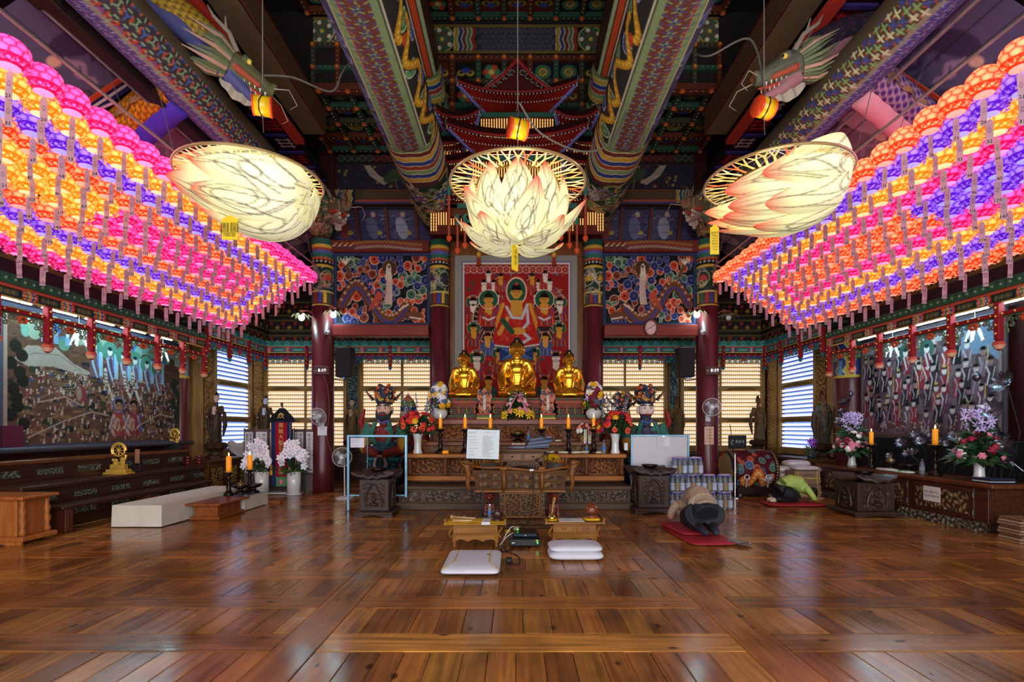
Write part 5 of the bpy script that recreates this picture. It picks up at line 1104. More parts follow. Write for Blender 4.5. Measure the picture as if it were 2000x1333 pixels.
def rose_mesh(cs, n=3):
 m = MB(); m.ell((0, 0, 0), (.02, .02, .02), 6, 4, lin(cs[0]))
 for j in range(n):
  for k in range(6):
   a = k * 1.047 + j * .5; r = .014 + j * .012; m.ell((r * cos(a), r * sin(a), .012 - j * .011), (.017 + .003 * j, .017 + .003 * j, .011), 5, 3, lin(cs[(j + k) % 2]), Matrix.Rotation(a, 3, 'Z') @ Matrix.Rotation(.5, 3, 'Y'))
 return m.mesh(name='bloom')
def daisy_mesh(cp, cc, n=10, pw=.011):
 m = MB().ell((0, 0, .008), (.016, .016, .01), 6, 4, lin(cc))
 for k in range(n): a = k * 2 * pi / n; m.ell((.032 * cos(a), .032 * sin(a), .002), (.022 + pw * .3, pw, .005), 6, 4, lin(cp), Matrix.Rotation(a, 3, 'Z'))
 return m.mesh(name='bloom')
BL = {'red': rose_mesh(['#d83020', '#c02018']), 'crimson': rose_mesh(['#a81438', '#8a0f2e']), 'yellow': rose_mesh(['#f0b81c', '#e0a010']), 'white': rose_mesh(['#f0ece4', '#ddd8d0']), 'pink': rose_mesh(['#e88aa0', '#d8748c']), 'peach': rose_mesh(['#f09a78', '#e0806a']),
      'gerbera': daisy_mesh('#e8502c', '#6a1a10'), 'lily': daisy_mesh('#f2cc1c', '#a8781c', 6), 'blue': rose_mesh(['#5a7088', '#48607a']), 'orchid': daisy_mesh('#f4f0f6', '#e0bcd0', 5, .021), 'lilac': daisy_mesh('#cbb4ea', '#e8d8f4', 5), 'maroon': rose_mesh(['#7a1a24', '#641420']), 'violet': daisy_mesh('#a040c8', '#5a1a80', 5)}
BM = M('flower_petals', '#fff', .55, attr=True, var=.12, vs=20)
def blooms(t, c, kinds, n, r, h, rnd, sc=1, front=True, par=None):
 for k in range(n):
  a = rnd.uniform(pi * 1.0, pi * 2.0) if front and k % 4 else rnd.random() * 6.28; e = rnd.uniform(-.15, 1.35); d = V(cos(a) * cos(e), sin(a) * cos(e), sin(e)); p = V(*c) + V(d.x * r, d.y * r, d.z * h)
  o = inst('bloom', BL[rnd.choice(kinds)], BM, t, p, d.to_track_quat('Z', 'Y').to_euler(), sc * rnd.uniform(.85, 1.2))
def tall_vase(t, x, y, z, k=1): part('vase', MB().lathe([(.075 * k, 0), (.08 * k, .02 * k), (.062 * k, .08 * k), (.058 * k, .2 * k), (.075 * k, .3 * k), (.095 * k, .34 * k), (.08 * k, .34 * k), (.05 * k, .25 * k)], (x, y, z), 22), CER, t, True)
def spikes(t, x, y, z, n, h, w, col, rnd):
 m = MB(); g_ = MB()
 for k in range(n):
  bx, by = x + rnd.uniform(-w, w) * .5, y + rnd.uniform(-.08, .08); tx = x + (bx - x) * 2.2; hh = h * rnd.uniform(.75, 1.05); g_.tube([(bx, by, z), ((bx + tx) / 2, by, z + hh * .5), (tx, by, z + hh)], .004, 4, lin('#3f5a3a'))
  for q in range(18): f = .3 + .7 * q / 18; a = rnd.random() * 6.28; rr_ = .03 * (1.25 - f); m.ell((bx + (tx - bx) * f + rr_ * cos(a), by + rr_ * sin(a), z + hh * f), (.016 * (1.3 - f * .7),) * 3, 5, 3, tuple(v * rnd.uniform(.7, 1.2) for v in lin(rnd.choice(col))))
 part('flower_spike', m, BM, t, kind='stuff'); part('stem', g_, LEAF, t, kind='stuff')
for s, lab in ((-1, 'tall white vase of red flowers and blue spikes on the altar, left end'), (1, 'tall white vase of red flowers and blue spikes on the altar, right end')):
 x = .0 + s * 1.73 if s < 0 else 1.78; t = thing('flower_vase', lab, 'flowers', (x, 9.1, .93), 'tall altar flower vases'); rnd = random.Random(5 + s); tall_vase(t, x, 9.1, .93, 1.05)
 m = MB(); leafy(m, (x, 9.1, 1.38), 190, .36, .3, '#2c4a26', rnd, .028, .15); part('foliage', m, LEAF, t, kind='stuff'); blooms(t, (x, 9.1, 1.38), ['red', 'gerbera', 'red', 'yellow', 'gerbera', 'crimson'], 34, .34, .3, rnd, 1.05); spikes(t, x + s * -.0, 9.16, 1.42, 9, .62, .34, ['#5a5a8a', '#7a7aa8', '#c8c4d0'], rnd)
for s, lab in ((-1, 'round white vase of yellow, white and dark red flowers on the altar top, left'), (1, 'round white vase of yellow, white and dark red flowers on the altar top, right')):
 x = -1.46 if s < 0 else 1.52; t = thing('flower_vase', lab, 'flowers', (x, 9.9, 1.55), 'round altar flower vases'); rnd = random.Random(15 + s)
 part('vase', MB().lathe([(.07, 0), (.12, .03), (.155, .1), (.15, .16), (.1, .2), (.11, .22), (.09, .21), (.12, .14)], (x, 9.9, 1.55), 22), CER, t, True); m = MB(); leafy(m, (x, 9.9, 1.8), 90, .2, .24, '#4a6a2c', rnd, .03, .13); part('foliage', m, LEAF, t, kind='stuff')
 blooms(t, (x, 9.88, 1.86), ['yellow', 'white', 'maroon', 'white', 'lilac', 'yellow', 'blue'], 34, .19, .4, rnd, 1.35)
t = thing('flower_basket', 'centre basket of yellow lilies and pink roses tied with a pink ribbon', 'flowers', (.05, 9.8, 1.55)); rnd = random.Random(8); m = MB(); leafy(m, (.05, 9.82, 1.66), 220, .3, .36, '#2f4a22', rnd, .022, .14); leafy(m, (.05, 9.85, 1.98), 60, .14, .1, '#3a5a2a', rnd, .015, .12); part('foliage', m, LEAF, t, kind='stuff')
blooms(t, (.05, 9.74, 1.62), ['lily'], 26, .31, .12, rnd, 1.3); blooms(t, (.05, 9.76, 1.7), ['peach', 'pink', 'white'], 20, .25, .28, rnd, .85); part('basket', MB().lathe([(.1, 0), (.16, .1), (.15, .1)], (.05, 9.82, 1.55), 14), wood('wicker_brown', '#6a4a24', 2), t)
part('ribbon', MB().tube([(.05, 9.6, 2.02), (-.03, 9.58, 2.05), (-.06, 9.58, 2.0), (.05, 9.6, 1.99), (.14, 9.58, 2.05), (.16, 9.58, 2.0), (.05, 9.6, 2.0)], .022, 6, sq=.4).tube([(.03, 9.58, 2.0), (-.06, 9.5, 1.85), (-.12, 9.47, 1.7)], .025, 6, sq=.3).tube([(.07, 9.58, 2.0), (.16, 9.5, 1.84), (.24, 9.46, 1.66)], .025, 6, sq=.3), M('pink_ribbon', '#d890a4', .5), t, True)
for s, lab, tx in ((-1, 'ornate painted spirit tablet standing left of the middle golden statue', '南無大慈大悲'), (1, 'ornate painted spirit tablet standing right of the middle golden statue', '南無十方三世')):
 x = .02 + s * .61; t = thing('spirit_tablet', lab, 'tablet', (x, 9.9, 1.55), 'painted spirit tablets')
 part('tablet_base', MB().box(x - .15, x + .15, 9.82, 9.98, 1.55, 1.59, lin('#c8a848')).box(x - .14, x + .14, 9.83, 9.97, 1.59, 1.63, lin('#4a6a34')).box(x - .155, x + .155, 9.82, 9.98, 1.63, 1.67, lin('#a83a28')), PAINTG, t)
 pts = [(-.09, 0), (.09, 0), (.13, .08), (.11, .2), (.15, .32), (.12, .4), (.05, .44), (0, .5), (-.05, .44), (-.12, .4), (-.15, .32), (-.11, .2), (-.13, .08)]; b = part('tablet_frame', MB().ext(pts, ((x, 9.89, 1.67), (1, 0, 0), (0, 0, 1)), -.03, lin('#b06a48')), PAINTG, t)
 f = MB(); rnd = random.Random(4)
 for k in range(44):
  px, pz = rnd.uniform(-.12, .12), rnd.uniform(.02, .44)
  if abs(px) > .04 or pz > .38: f.tube([(x + px + .018 * cos(q * .9 + k), 9.852, 1.67 + pz + .018 * sin(q * .9 + k)) for q in range(5)], .008, 4, lin(rnd.choice(['#2f5a3a', '#c8502c', '#3a4a7a', '#d8b890', '#8a2c24'])))
 part('carved_scrolls', f, PAINT, t, kind='stuff'); w_ = part('name_strip', MB().box(x - .025, x + .025, 9.845, 9.86, 1.73, 2.02, lin('#e4dccc')), PAINT, t)
 for i, ch in enumerate(tx): text(w_, ch, (x, 9.842, 2.0 - i * .048), .045, INK)
t = thing('flower_basket', 'small peach and maroon bouquet with two printed paper strips on the altar, right', 'flowers', (1.28, 9.5, 1.13)); rnd = random.Random(3); part('basket', MB().lathe([(.07, 0), (.09, .13), (.08, .13)], (1.28, 9.5, 1.13), 14), wood('wicker_tan', '#a8824a', 2), t); m = MB(); leafy(m, (1.28, 9.5, 1.27), 40, .14, .14, '#5a6a44', rnd, .02, .1); part('foliage', m, LEAF, t, kind='stuff'); blooms(t, (1.28, 9.48, 1.3), ['peach', 'pink', 'maroon', 'white'], 22, .15, .16, rnd, .9)
for dx in (-.02, .06):
 p = part('paper_strip', MB().ext([(-.025, 0), (.025, 0), (.035, .26), (-.02, .26)], ((1.3 + dx, 9.35, 1.1), (1, 0, 0), (0, .05, 1)), -.003, lin('#e8dcc0')), PAINT, t)
 for i, ch in enumerate('발원합니다'): text(p, ch, (1.303 + dx, 9.344, 1.33 - i * .045), .036, INK)
# things lying on the shelves
BAGW = M('rice_bag_plastic', '#fff', .3, attr=True, coat=.4, var=.15, vs=18)
def puff(c, a, b, h, col, n=2.6, rz=0, m=None, nu=20, nv=9):
 """a stuffed bag or cushion: superellipse outline, pinched edges."""
 m = m or MB(); Rm = Matrix.Rotation(rz, 3, 'Z')
 def f(u, v):
  t = u * 2 * pi; e = 2 / n; sg = lambda q, p: math.copysign(abs(q) ** p, q); ph = (v - .5) * pi; r = cos(ph) ** .5 if abs(v - .5) < .4999 else 0; zz = sin(ph) * h / 2 * (1 if v > .5 else .8)
  return V(*c) + Rm @ V(a * r * sg(cos(t), e), b * r * sg(sin(t), e), zz + h * .4)
 return m.surf(f, nu, nv, col if col is None or isinstance(col, tuple) else lin(col), True)
def bag(label, c, a, b, h, col, rz=0, group=None, print_col=None):
 o = solo('rice_bag', label, 'bag', puff(c, a, b, h, col, 3.2, rz), BAGW, c, group, True)
 if print_col: part('printed_band', puff(V(*c) + V(0, 0, h * .02), a * 1.01, b * .3, h * 1.02, print_col, 3.2, rz), BAGW, o, True)
for i, (x, y) in enumerate(((.62, 9.3), (.86, 9.1), (1.08, 9.08), (1.26, 9.2), (1.5, 9.1))): bag('small white and green rice bag on the lower altar shelf, %s from the left' % NTH[i], (x, y, .932), .1, .07, .05, '#d8d0b8', R.uniform(-.4, .4), 'rice bags on the altar shelf', '#3f8a4a')
for i, (x, y) in enumerate(((.63, 9.6), (.8, 9.6))): bag('small pale rice bag on the middle altar shelf, %s' % ('left' if i == 0 else 'right'), (x, y, 1.132), .07, .05, .04, '#d8d4b8', 0, 'rice bags on the altar shelf')
PET = M('clear_bottle_plastic', '#dfeaf4', .08, trans=.85, var=.03, ior=1.3); BLB = M('blue_bottle_cap', '#3a5ac8', .4)
def bottle(label, x, y, z, k=1, cap=None, group=None, lab='#3f78c8'):
 t = thing('water_bottle', label, 'bottle', (x, y, z), group)
 part('bottle', MB().lathe([(.03 * k, 0), (.032 * k, .02 * k), (.032 * k, .13 * k), (.026 * k, .16 * k), (.012 * k, .19 * k), (.012 * k, .2 * k)], (x, y, z), 12), PET, t, True); part('cap', MB().lathe([(.015 * k, .195 * k), (.015 * k, .215 * k), (.003, .217 * k)], (x, y, z), 10), cap or BLB, t); part('label_band', MB().lathe([(.0325 * k, .06 * k), (.0325 * k, .11 * k)], (x, y, z), 12, lin(lab)), PAINT, t); return t
bottle('water bottle with blue label on the lower altar shelf beside the right tall vase', 1.56, 9.0, .93, 1.15); bottle('clear water bottle standing on the middle altar shelf behind the pulpit', .25, 9.5, 1.13, 1.0); bottle('small clear bottle on the lower altar shelf, right of the rice bags', 1.3, 9.3, .93, .9)
solo('spare_candle', 'short orange candle lying on the lower altar shelf, left', 'candle', MB().tube([(-1.28, 9.02, .96), (-1.18, 9.05, .96)], .028, 12), WAX, (-1.23, 9.03, .93), smooth=True)
# ---------------------------------------------------------------- painted guardian statues beside the altar
def stand(m, sg): pass
SKD = M('painted_statue', '#fff', .5, attr=True, var=.12, vs=12, spec=.2)
def guardian(label, x, y, H, face_c, robe, sash, arm, crown, beard=None, brow='#1a2a2c', turn=0, helmet=False):
 t = thing('guardian_statue', label, 'statue', (x, y, 0)); q = lambda a, b, c: V(a * H, b * H, c * H); m = MB(); S = []
 def tb(pts, rs, col, n=12, sq=1):
  m.tube([q(*p) for p in pts], [r * H for r in rs], n, sq=sq)
  for a, b, ra in zip(pts, pts[1:], rs): S.append((q(*a), q(*b), ra * H, col))
 tb([(0, 0, .16), (0, 0, .3), (0, 0, .44)], [.15, .155, .13], robe, sq=.8); tb([(0, 0, .44), (0, 0, .56), (0, 0, .66)], [.13, .135, .12], arm, sq=.8)
 for s in (-1, 1):
  tb([(s * .07, 0, .2), (s * .07, 0, .03)], [.06, .055], '#2a3a3c'); tb([(s * .07, .02, .025), (s * .07, -.09, .025)], [.045, .035], '#5a2420'); tb([(s * .12, 0, .68), (s * .165, -.01, .56)], [.06, .055], sash); tb([(s * .165, -.01, .56), (s * .17, -.05, .46)], [.055, .045], '#b8862c'); tb([(s * .17, -.05, .46), (s * .035, -.15, .42)], [.045, .032], '#8a2c20'); tb([(s * .03, -.155, .415), (s * .0, -.165, .395)], [.028, .026], face_c)
 tb([(0, -.005, .68), (0, -.01, .76)], [.05, .048], face_c); m.ell(q(0, -.015, .81), (.068 * H, .07 * H, .082 * H), 14, 10); S.append((q(0, -.01, .8), q(0, -.01, .83), .068 * H, face_c)); tb([(0, -.08, .815), (0, -.092, .795)], [.012, .016], face_c, 6)
 o = meshpart('body', blob(m, .011 * H, 3, segcol(S)), SKD, t); d = MB(); rr = random.Random(int(abs(x * 100)))
 for s in (-1, 1):
  d.ell(q(s * .028, -.078, .825), (.015 * H, .008 * H, .008 * H), 8, 5, lin('#e8e4d8')); d.ell(q(s * .027, -.085, .825), (.007 * H,) * 3, 6, 4, lin('#141010')); d.tube([q(s * .012, -.085, .843), q(s * .035, -.083, .853), q(s * .055, -.07, .845)], .006 * H, 5, lin(brow)); d.ell(q(s * .07, 0, .81), (.012 * H, .02 * H, .035 * H), 8, 5, lin(face_c))
 d.tube([q(-.025, -.08, .768), q(0, -.088, .765), q(.025, -.08, .768)], .006 * H, 5, lin('#a03028'))
 if beard: d.tube([q(-.066, -.02, .8), q(-.05, -.06, .75), q(0, -.083, .735), q(.05, -.06, .75), q(.066, -.02, .8)], [.012 * H, .02 * H, .026 * H, .02 * H, .012 * H], 8, lin(beard)); d.tube([q(-.03, -.082, .78), q(0, -.09, .783), q(.03, -.082, .78)], .006 * H, 5, lin(beard))
 part('face_detail', offs(d, (x, y, 0)), PAINTG, t, kind='stuff'); c = MB()
 if helmet: c.lathe([(.075 * H, .84 * H), (.08 * H, .88 * H), (.06 * H, .94 * H), (.02 * H, .99 * H), (.004, 1.02 * H)], (0, 0, 0), 14, cols=['#2a3a6a', '#5a6a30', '#a8582c', '#a8582c'])
 else:
  c.lathe([(.068 * H, .86 * H), (.078 * H, .88 * H), (.078 * H, .98 * H), (.04 * H, 1.02 * H)], (0, .005, 0), 14, lin('#2c2a3a'))
  for k in range(46): a = rr.uniform(pi * .9, pi * 2.1); z = rr.uniform(.885, 1.03); r = .07 + .12 * (z - .88) - .9 * max(z - .98, 0); cc = rr.choice(['#b8562c', '#3a4a5a', '#8a3a30', '#c88a3c', '#2c3a4c']); c.ell(q(r * cos(a), r * sin(a), z), (.02 * H, .02 * H, .02 * H), 6, 4, lin(cc)); c.ell(q(r * 1.2 * cos(a), r * 1.2 * sin(a), z), .008 * H, 5, 3, lin('#d8a848'))
  for s in (-1, 1):
   for k in range(5): p = q(s * (.11 + .012 * k), -.02, .9 + .018 * k); c.tube([q(s * .08, -.02, .9), p], .004 * H, 4, lin('#3a2a20')); c.ell(p, .011 * H, 6, 4, lin('#a84a34' if k % 2 else '#3a5a60'))
 part('crown', offs(c, (x, y, 0)), PAINTG, t, kind='stuff'); p_ = MB()
 for k in range(150):
  a = rr.uniform(pi * 1.05, pi * 1.95); z = rr.choice((rr.uniform(.2, .36), rr.uniform(.53, .65))); r = .158 if z < .4 else .14; p_.ell(q(r * cos(a), r * .8 * sin(a), z), (.011 * H, .008 * H, .011 * H), 5, 3, lin(('#b8402c', '#3a8a86', '#3a4a7a')[k % 3]))
 for k in range(5): p_.tube([q(-.13 + .012 * k, -.07, .46 + .004 * k), q(0, -.125, .44 - .006 * k), q(.13, -.07, .46)], .007 * H, 5, lin(('#3a8a80', '#c8923c', '#a83c2c')[k % 3]))
 p_.tube([q(.15 * cos(a * .4 + 3.14), .118 * sin(a * .4 + 3.14), .37 + .006 * (a % 2)) for a in range(9)], .012 * H, 6, lin('#3a9a94'))
 for s in (-1, 1): p_.tube([q(s * .03, -.15, .4), q(s * .05, -.15, .33), q(s * .035, -.16, .27)], [.012 * H, .014 * H, .006 * H], 6, lin('#d0c8bc')); p_.tube([q(s * .17, .05, .62), q(s * .24, .08, .7), q(s * .2, .06, .82)], [.03 * H, .028 * H, .01 * H], 8, lin('#8a2420'))
 for s in (-1, 1): p_.tube([q(s * .06, -.095, .7), q(s * .09, -.11, .6), q(s * .05, -.12, .5)], [.02 * H, .022 * H, .02 * H], 7, lin(sash))
 p_.tube([q(-.05, -.05, .715), q(0, -.075, .69), q(.05, -.05, .715)], .008 * H, 6, lin('#3a6ab0')); part('armour_ornament', offs(p_, (x, y, 0)), PAINTG, t, kind='stuff')
 if not helmet: part('sword', offs(MB().tube([q(0, -.165, .41), q(0, -.15, .12)], [.018 * H, .014 * H], 8, lin('#2a3a44')).ell(q(0, -.17, .425), .022 * H, 8, 6, lin('#3a2a20')), (x, y, 0)), PAINTG, t)
 return t
guardian('painted guardian statue with pale face, dark beard and flower crown left of the altar', -2.52, 9.9, 2.14, '#d8a890', '#2f4f58', '#2f6a58', '#7a2424', True, '#2c3a38')
guardian('painted guardian statue in a pointed red and olive helmet behind the left flower vase', -2.16, 10.35, 2.05, '#b8907c', '#4a2a2c', '#6a2420', '#7a2a24', True, '#7a3a24', helmet=True)
guardian('painted guardian statue with white face and flower crown right of the altar', 2.52, 9.9, 2.14, '#e4cfc0', '#33444c', '#2f6a5a', '#3a3a4c', True)
guardian('painted guardian statue with wide eyes and dark moustache behind the right flower vase', 2.2, 10.5, 2.06, '#c8945c', '#3a2c34', '#6a2420', '#5a2824', True, '#20242c')
# ---------------------------------------------------------------- carved bodhisattva statues along the windows
def standing(label, x, y, z, H, face_c, robe, robe2, crown, ped=True, lean=1):
 t = thing('standing_statue', label, 'statue', (x, y, z)); q = lambda a, b, c: V(a * H, b * H, c * H); m = MB(); S = []
 def tb(pts, rs, col, n=12, sq=.8):
  m.tube([q(*p) for p in pts], [r * H for r in rs], n, sq=sq)
  for a, b, ra in zip(pts, pts[1:], rs): S.append((q(*a), q(*b), ra * H * .8, col))
 tb([(0, 0, .0), (.005, 0, .2), (.01 * lean, 0, .42)], [.12, .1, .1], robe); tb([(.01 * lean, 0, .42), (0, 0, .6), (0, 0, .72)], [.1, .105, .09], robe2)
 for s in (-1, 1):
  tb([(s * .09, 0, .72), (s * .14, -.01, .58), (s * .12 if s < 0 else .06, -.1, .52 if s < 0 else .62)], [.05, .045, .025], robe2, 10); tb([(s * .15, .01, .6), (s * .16, .02, .35), (s * .13, .0, .12)], [.04, .05, .02], robe, 8); m.ell(q(s * .12 if s < 0 else .06, -.11, .51 if s < 0 else .62), (.022 * H, .02 * H, .028 * H)); S.append((q(s * .12 if s < 0 else .06, -.12, .51 if s < 0 else .62), q(s * .12 if s < 0 else .06, -.12, .5 if s < 0 else .64), .02 * H, face_c))
 for k in range(4): tb([(-.08 + .03 * k, -.07, .62 - .05 * k), (0, -.1, .45 - .07 * k), (.08, -.07, .6 - .06 * k)], [.012, .014, .012], robe2 if k % 2 else robe, 6, 1)
 for k in range(5): tb([(-.07 + .035 * k, -.085, .34), (-.08 + .04 * k, -.1, .02)], [.012, .014], robe, 6, 1)
 tb([(0, -.09, .7), (0, -.095, .6)], [.035, .03], face_c); tb([(0, 0, .74), (0, -.01, .82)], [.036, .034], face_c, sq=1); m.ell(q(0, -.012, .87), (.05 * H, .054 * H, .066 * H), 12, 9); S.append((q(0, -.02, .85), q(0, -.02, .89), .05 * H, face_c)); tb([(0, .015, .9), (0, .015, .94)], [.05, .04], crown, sq=1); tb([(0, .01, .95), (0, .01, 1.0)], [.035, .015], crown, sq=1)
 meshpart('figure', blob(m, max(.0105 * H, .0105), 2, segcol(S)), SKD, t); d = MB()
 for s in (-1, 1): d.tube([q(s * .01, -.064, .875), q(s * .032, -.058, .877)], .0028 * H, 4, lin('#2a1c14')); d.tube([q(s * .008, -.064, .89), q(s * .034, -.058, .894)], .002 * H, 4, lin('#2a1c14')); d.ell(q(s * .052, 0, .865), (.008 * H, .012 * H, .03 * H), 6, 4, lin(face_c))
 d.tube([q(0, -.066, .875), q(0, -.073, .86)], .006 * H, 5, lin(face_c)); d.tube([q(-.012, -.06, .838), q(.012, -.06, .838)], .003 * H, 4, lin('#8a3a2c')); part('face_detail', offs(d, (x, y, z)), PAINT, t, kind='stuff')
 if ped:
  part('lotus_base', MB().lathe([(.12, -.16), (.2, -.12), (.22, -.05), (.17, 0), (.1, .005)], (x, y, z), 20, wob=lambda a, zz: 1 + .06 * cos(10 * a), col=lin('#3c2618')), SKD, t); part('stand', MB().lathe([(.22, -.34), (.22, -.3), (.15, -.27), (.13, -.2), (.17, -.16)], (x, y, z), 8, lin('#3a2416')), SKD, t)
 return t
standing('dark brown standing statue with pale face on a lotus base by the left side window', -6.62, 11.35, 1.06, 1.12, '#d8b0a0', '#3a281c', '#4a3426', '#161418')
standing('white faced standing statue in brown robe half hidden behind the folding screen', -6.72, 13.8, 1.06, 1.2, '#d8dcec', '#4a3424', '#54402c', '#1a1824')
standing('small gold robed standing statue left of the guardian, in front of the teal carved post', -4.43, 13.9, 1.06, 1.15, '#d0b098', '#6a5430', '#8a6a3a', '#2a1c14')
standing('gold brown standing statue against the teal carved post right of the altar', 4.39, 13.9, 1.06, 1.18, '#6a4a30', '#6a5230', '#7a6038', '#4a3420')
standing('dark gold standing statue in the far right corner behind the drum', 6.55, 13.8, 1.06, 1.2, '#6a4a2c', '#5a4426', '#6a5030', '#2a1c18')
standing('tall crowned bronze statue with grey green robe by the right side window', 6.72, 11.2, 1.04, 1.16, '#6a4632', '#4a4234', '#5a584a', '#3a2820')
# ---------------------------------------------------------------- raised pulpit seat in front of the altar
PULW = wood('pulpit_brown_wood', '#5a3a1e', 0, .42, .45, .2); PULD = wood('pulpit_honey_trim_wood', '#7e4e22', 0, .38, .45, .25); PC = ('#1c110a', '#4c3018', '#7a5428')
pu = thing('pulpit', 'carved wooden pulpit seat with flared box on a narrow carved pedestal before the altar', 'pulpit', (.07, 7.6, 0))
part('step_base', MB().box(-.36, .56, 7.02, 8.0, 0, .05, ch=.015).box(-.32, .5, 7.06, 7.95, .05, .11, ch=.012), PULW, pu)
part('pedestal', MB().box(-.22, .42, 7.22, 7.9, .11, .5), PULW, pu)
carved(pu, -.13, .33, 7.21, .15, .46, 71, PC, .02, 16.); carved(pu, -.22, -.15, 7.205, .13, .48, 72, PC, .012, 22.); carved(pu, .35, .42, 7.205, .13, .48, 73, PC, .012, 22.)
part('pedestal_frame', MB().box(-.15, .35, 7.19, 7.22, .46, .485).box(-.15, .35, 7.19, 7.22, .125, .15).box(-.15, -.13, 7.19, 7.22, .15, .46).box(.33, .35, 7.19, 7.22, .15, .46), PULD, pu)
carved(pu, -.3, .48, 7.05, .055, .105, 74, PC, .008, 26.)
x0, x1 = -.6, .74
bx = MB(); bx.add([(x0 + .06, 7.2, .5), (x1 - .06, 7.2, .5), (x1, 7.14, .8), (x0, 7.14, .8), (x0 + .06, 8.4, .5), (x1 - .06, 8.4, .5), (x1, 8.46, .8), (x0, 8.46, .8)], [(0, 1, 2, 3), (1, 5, 6, 2), (5, 4, 7, 6), (4, 0, 3, 7), (0, 4, 5, 1)]); bx.box(x0 + .05, x1 - .05, 7.2, 8.4, .68, .72)
part('box', bx, PULW, pu); part('lower_edge', MB().box(x0 + .03, x1 - .03, 7.17, 8.43, .485, .515), PULD, pu)
for i, (a, b) in enumerate(((-.5, -.2), (-.1, .33), (.4, .64))):
 for z in (.55, .67): 
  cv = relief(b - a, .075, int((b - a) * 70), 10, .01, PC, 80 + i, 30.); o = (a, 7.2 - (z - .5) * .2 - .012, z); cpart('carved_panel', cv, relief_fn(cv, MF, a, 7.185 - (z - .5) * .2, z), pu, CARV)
for x in (-.16, .37): part('corner_post', MB().tube([(x, 7.17, .5), (x + .01, 7.13, .62), (x, 7.12, .82)], [.018, .022, .028], 8), PULD, pu, True)
part('top_rail', MB().tube([(x0 - .03, 7.13, .86), (-.4, 7.11, .835), (-.16, 7.1, .84), (.1, 7.1, .81), (.37, 7.1, .79), (.55, 7.11, .82), (x1 + .02, 7.13, .85)], .017, 8), PULD, pu, True)
for x in (-.16, .37): part('rail_knob', MB().ell((x, 7.1, .825), (.06, .03, .03), 10, 6), PULD, pu, True)
for s, x in ((-1, x0 - .03), (1, x1 + .03)):
 h = MB().tube([(x, 7.14, .5), (x + s * .03, 7.11, .62), (x + s * .015, 7.12, .74), (x + s * .04, 7.1, .86), (x + s * .09, 7.08, .88)], [.02, .03, .035, .045, .02], 8)
 for k in range(5): h.tube([(x + s * .02, 7.12, .84 + .01 * k), (x + s * (.02 + .02 * k), 7.1, .93), (x + s * (.06 + .015 * k), 7.1, .95 - .02 * k)], [.014, .01, .003], 5)
 part('dragon_finial', h, PULD, pu, True)
 c = MB()
 for k in range(7): c.tube([(x - s * .1 * k * .5, 7.9 - .02 * k, .78), (x - s * (.05 * k - .02), 7.88, .9 + .03 * sin(k * 2)), (x - s * (.05 * k + .02), 7.88, .96 - .012 * k)], [.02, .016, .005], 6)
 part('carved_crest', c, PULD, pu, True)
c = MB()
for k in range(15): c.tube([(-.16 + k * .037 + .03 * cos(a), 7.12, .83 + .05 * sin(k * pi / 14) + .02 * sin(a)) for a in range(5)], .011, 5)
part('front_crest', c, PULW, pu, kind='stuff')
LION = M('red_brown_carved_wood', '#6a2c18', .35, bump=.5, bs=40, vor=True, coat=.3)
for s, x, lb in ((-1, -.37, 'left'), (1, .56, 'right')):
 t = thing('wooden_lion', 'small red brown carved wooden lion crouching under the pulpit box, %s' % lb, 'statue', (x, 7.45, 0)); m = MB()
 m.tube([(0, .05, .1), (0, .03, .28)], [.085, .07], 10).ell((0, -.02, .4), (.065, .07, .07), 10, 8).ell((0, -.08, .385), (.035, .04, .03), 8, 6)
 for k in range(12): m.ell((.075 * cos(k * .55), .0, .4 + .075 * sin(k * .55)), .022, 6, 5)
 for q in (-1, 1): m.tube([(q * .05, 0, .28), (q * .06, -.07, .14), (q * .055, -.08, .02)], [.035, .03, .03], 8); m.ell((q * .055, -.1, .02), (.03, .04, .02), 8, 5)
 m.ell((0, .04, .05), (.1, .1, .05), 10, 6); meshpart('figure', blob(m, .009, 2), LION, t)
# desk, cushions, books and microphone on the pulpit
ds = thing('reading_desk', 'low brown reading desk with two small drawers standing on the pulpit', 'desk', (.11, 7.5, .72))
part('desk_top', MB().box(-.24, .47, 7.33, 7.7, 1.05, 1.085, ch=.008).box(-.2, .43, 7.35, 7.68, 1.035, 1.05), PULW, ds); part('desk_case', MB().box(-.2, .42, 7.38, 7.66, .9, 1.035), PULW, ds)
for x in (-.17, .13): d = part('drawer', MB().box(x, x + .26, 7.365, 7.385, .925, 1.02), PULD, ds); part('drawer_knob', MB().ell((x + .13, 7.355, .975), .013, 8, 6), BRZ, d)
part('apron', MB().ext([(-.25, .02), (-.22, .1), (.22, .1), (.25, .02), (.2, .06), (.1, .05), (0, .06), (-.1, .05), (-.2, .06)], ((.11, 7.37, .8), (1, 0, 0), (0, 0, 1)), -.02), PULW, ds)
for x in (-.19, .41):
 for y in (7.4, 7.62): part('leg', MB().tube([(x, y, .9), (x * 1.05, y - .02, .82), (x * 1.02, y, .725)], [.03, .035, .025], 8), PULW, ds)
YCL = M('yellow_satin', '#e0b414', .5, var=.15); GCL = M('grey_brown_cushion_cloth', '#5c5248', .8)
for s, x, lb in ((-1, -.36, 'left'), (1, .58, 'right')):
 o = solo('seat_cushion', 'grey seat cushion with yellow satin cover on the pulpit, %s of the reading desk' % lb, 'cushion', MB().ell((x, 7.9, .79), (.17, .3, .075), 18, 8), GCL, (x, 7.9, .72), None, True)
 part('yellow_cover', MB().surf(lambda u, v: V(x + .16 * cos(u * pi) * sin(v * 1.45 + .12), 8.0 + .24 * (v - .5), .84 + .14 * sin(u * pi) * sin(v * 1.4 + .15)), 20, 8), YCL, o, True)
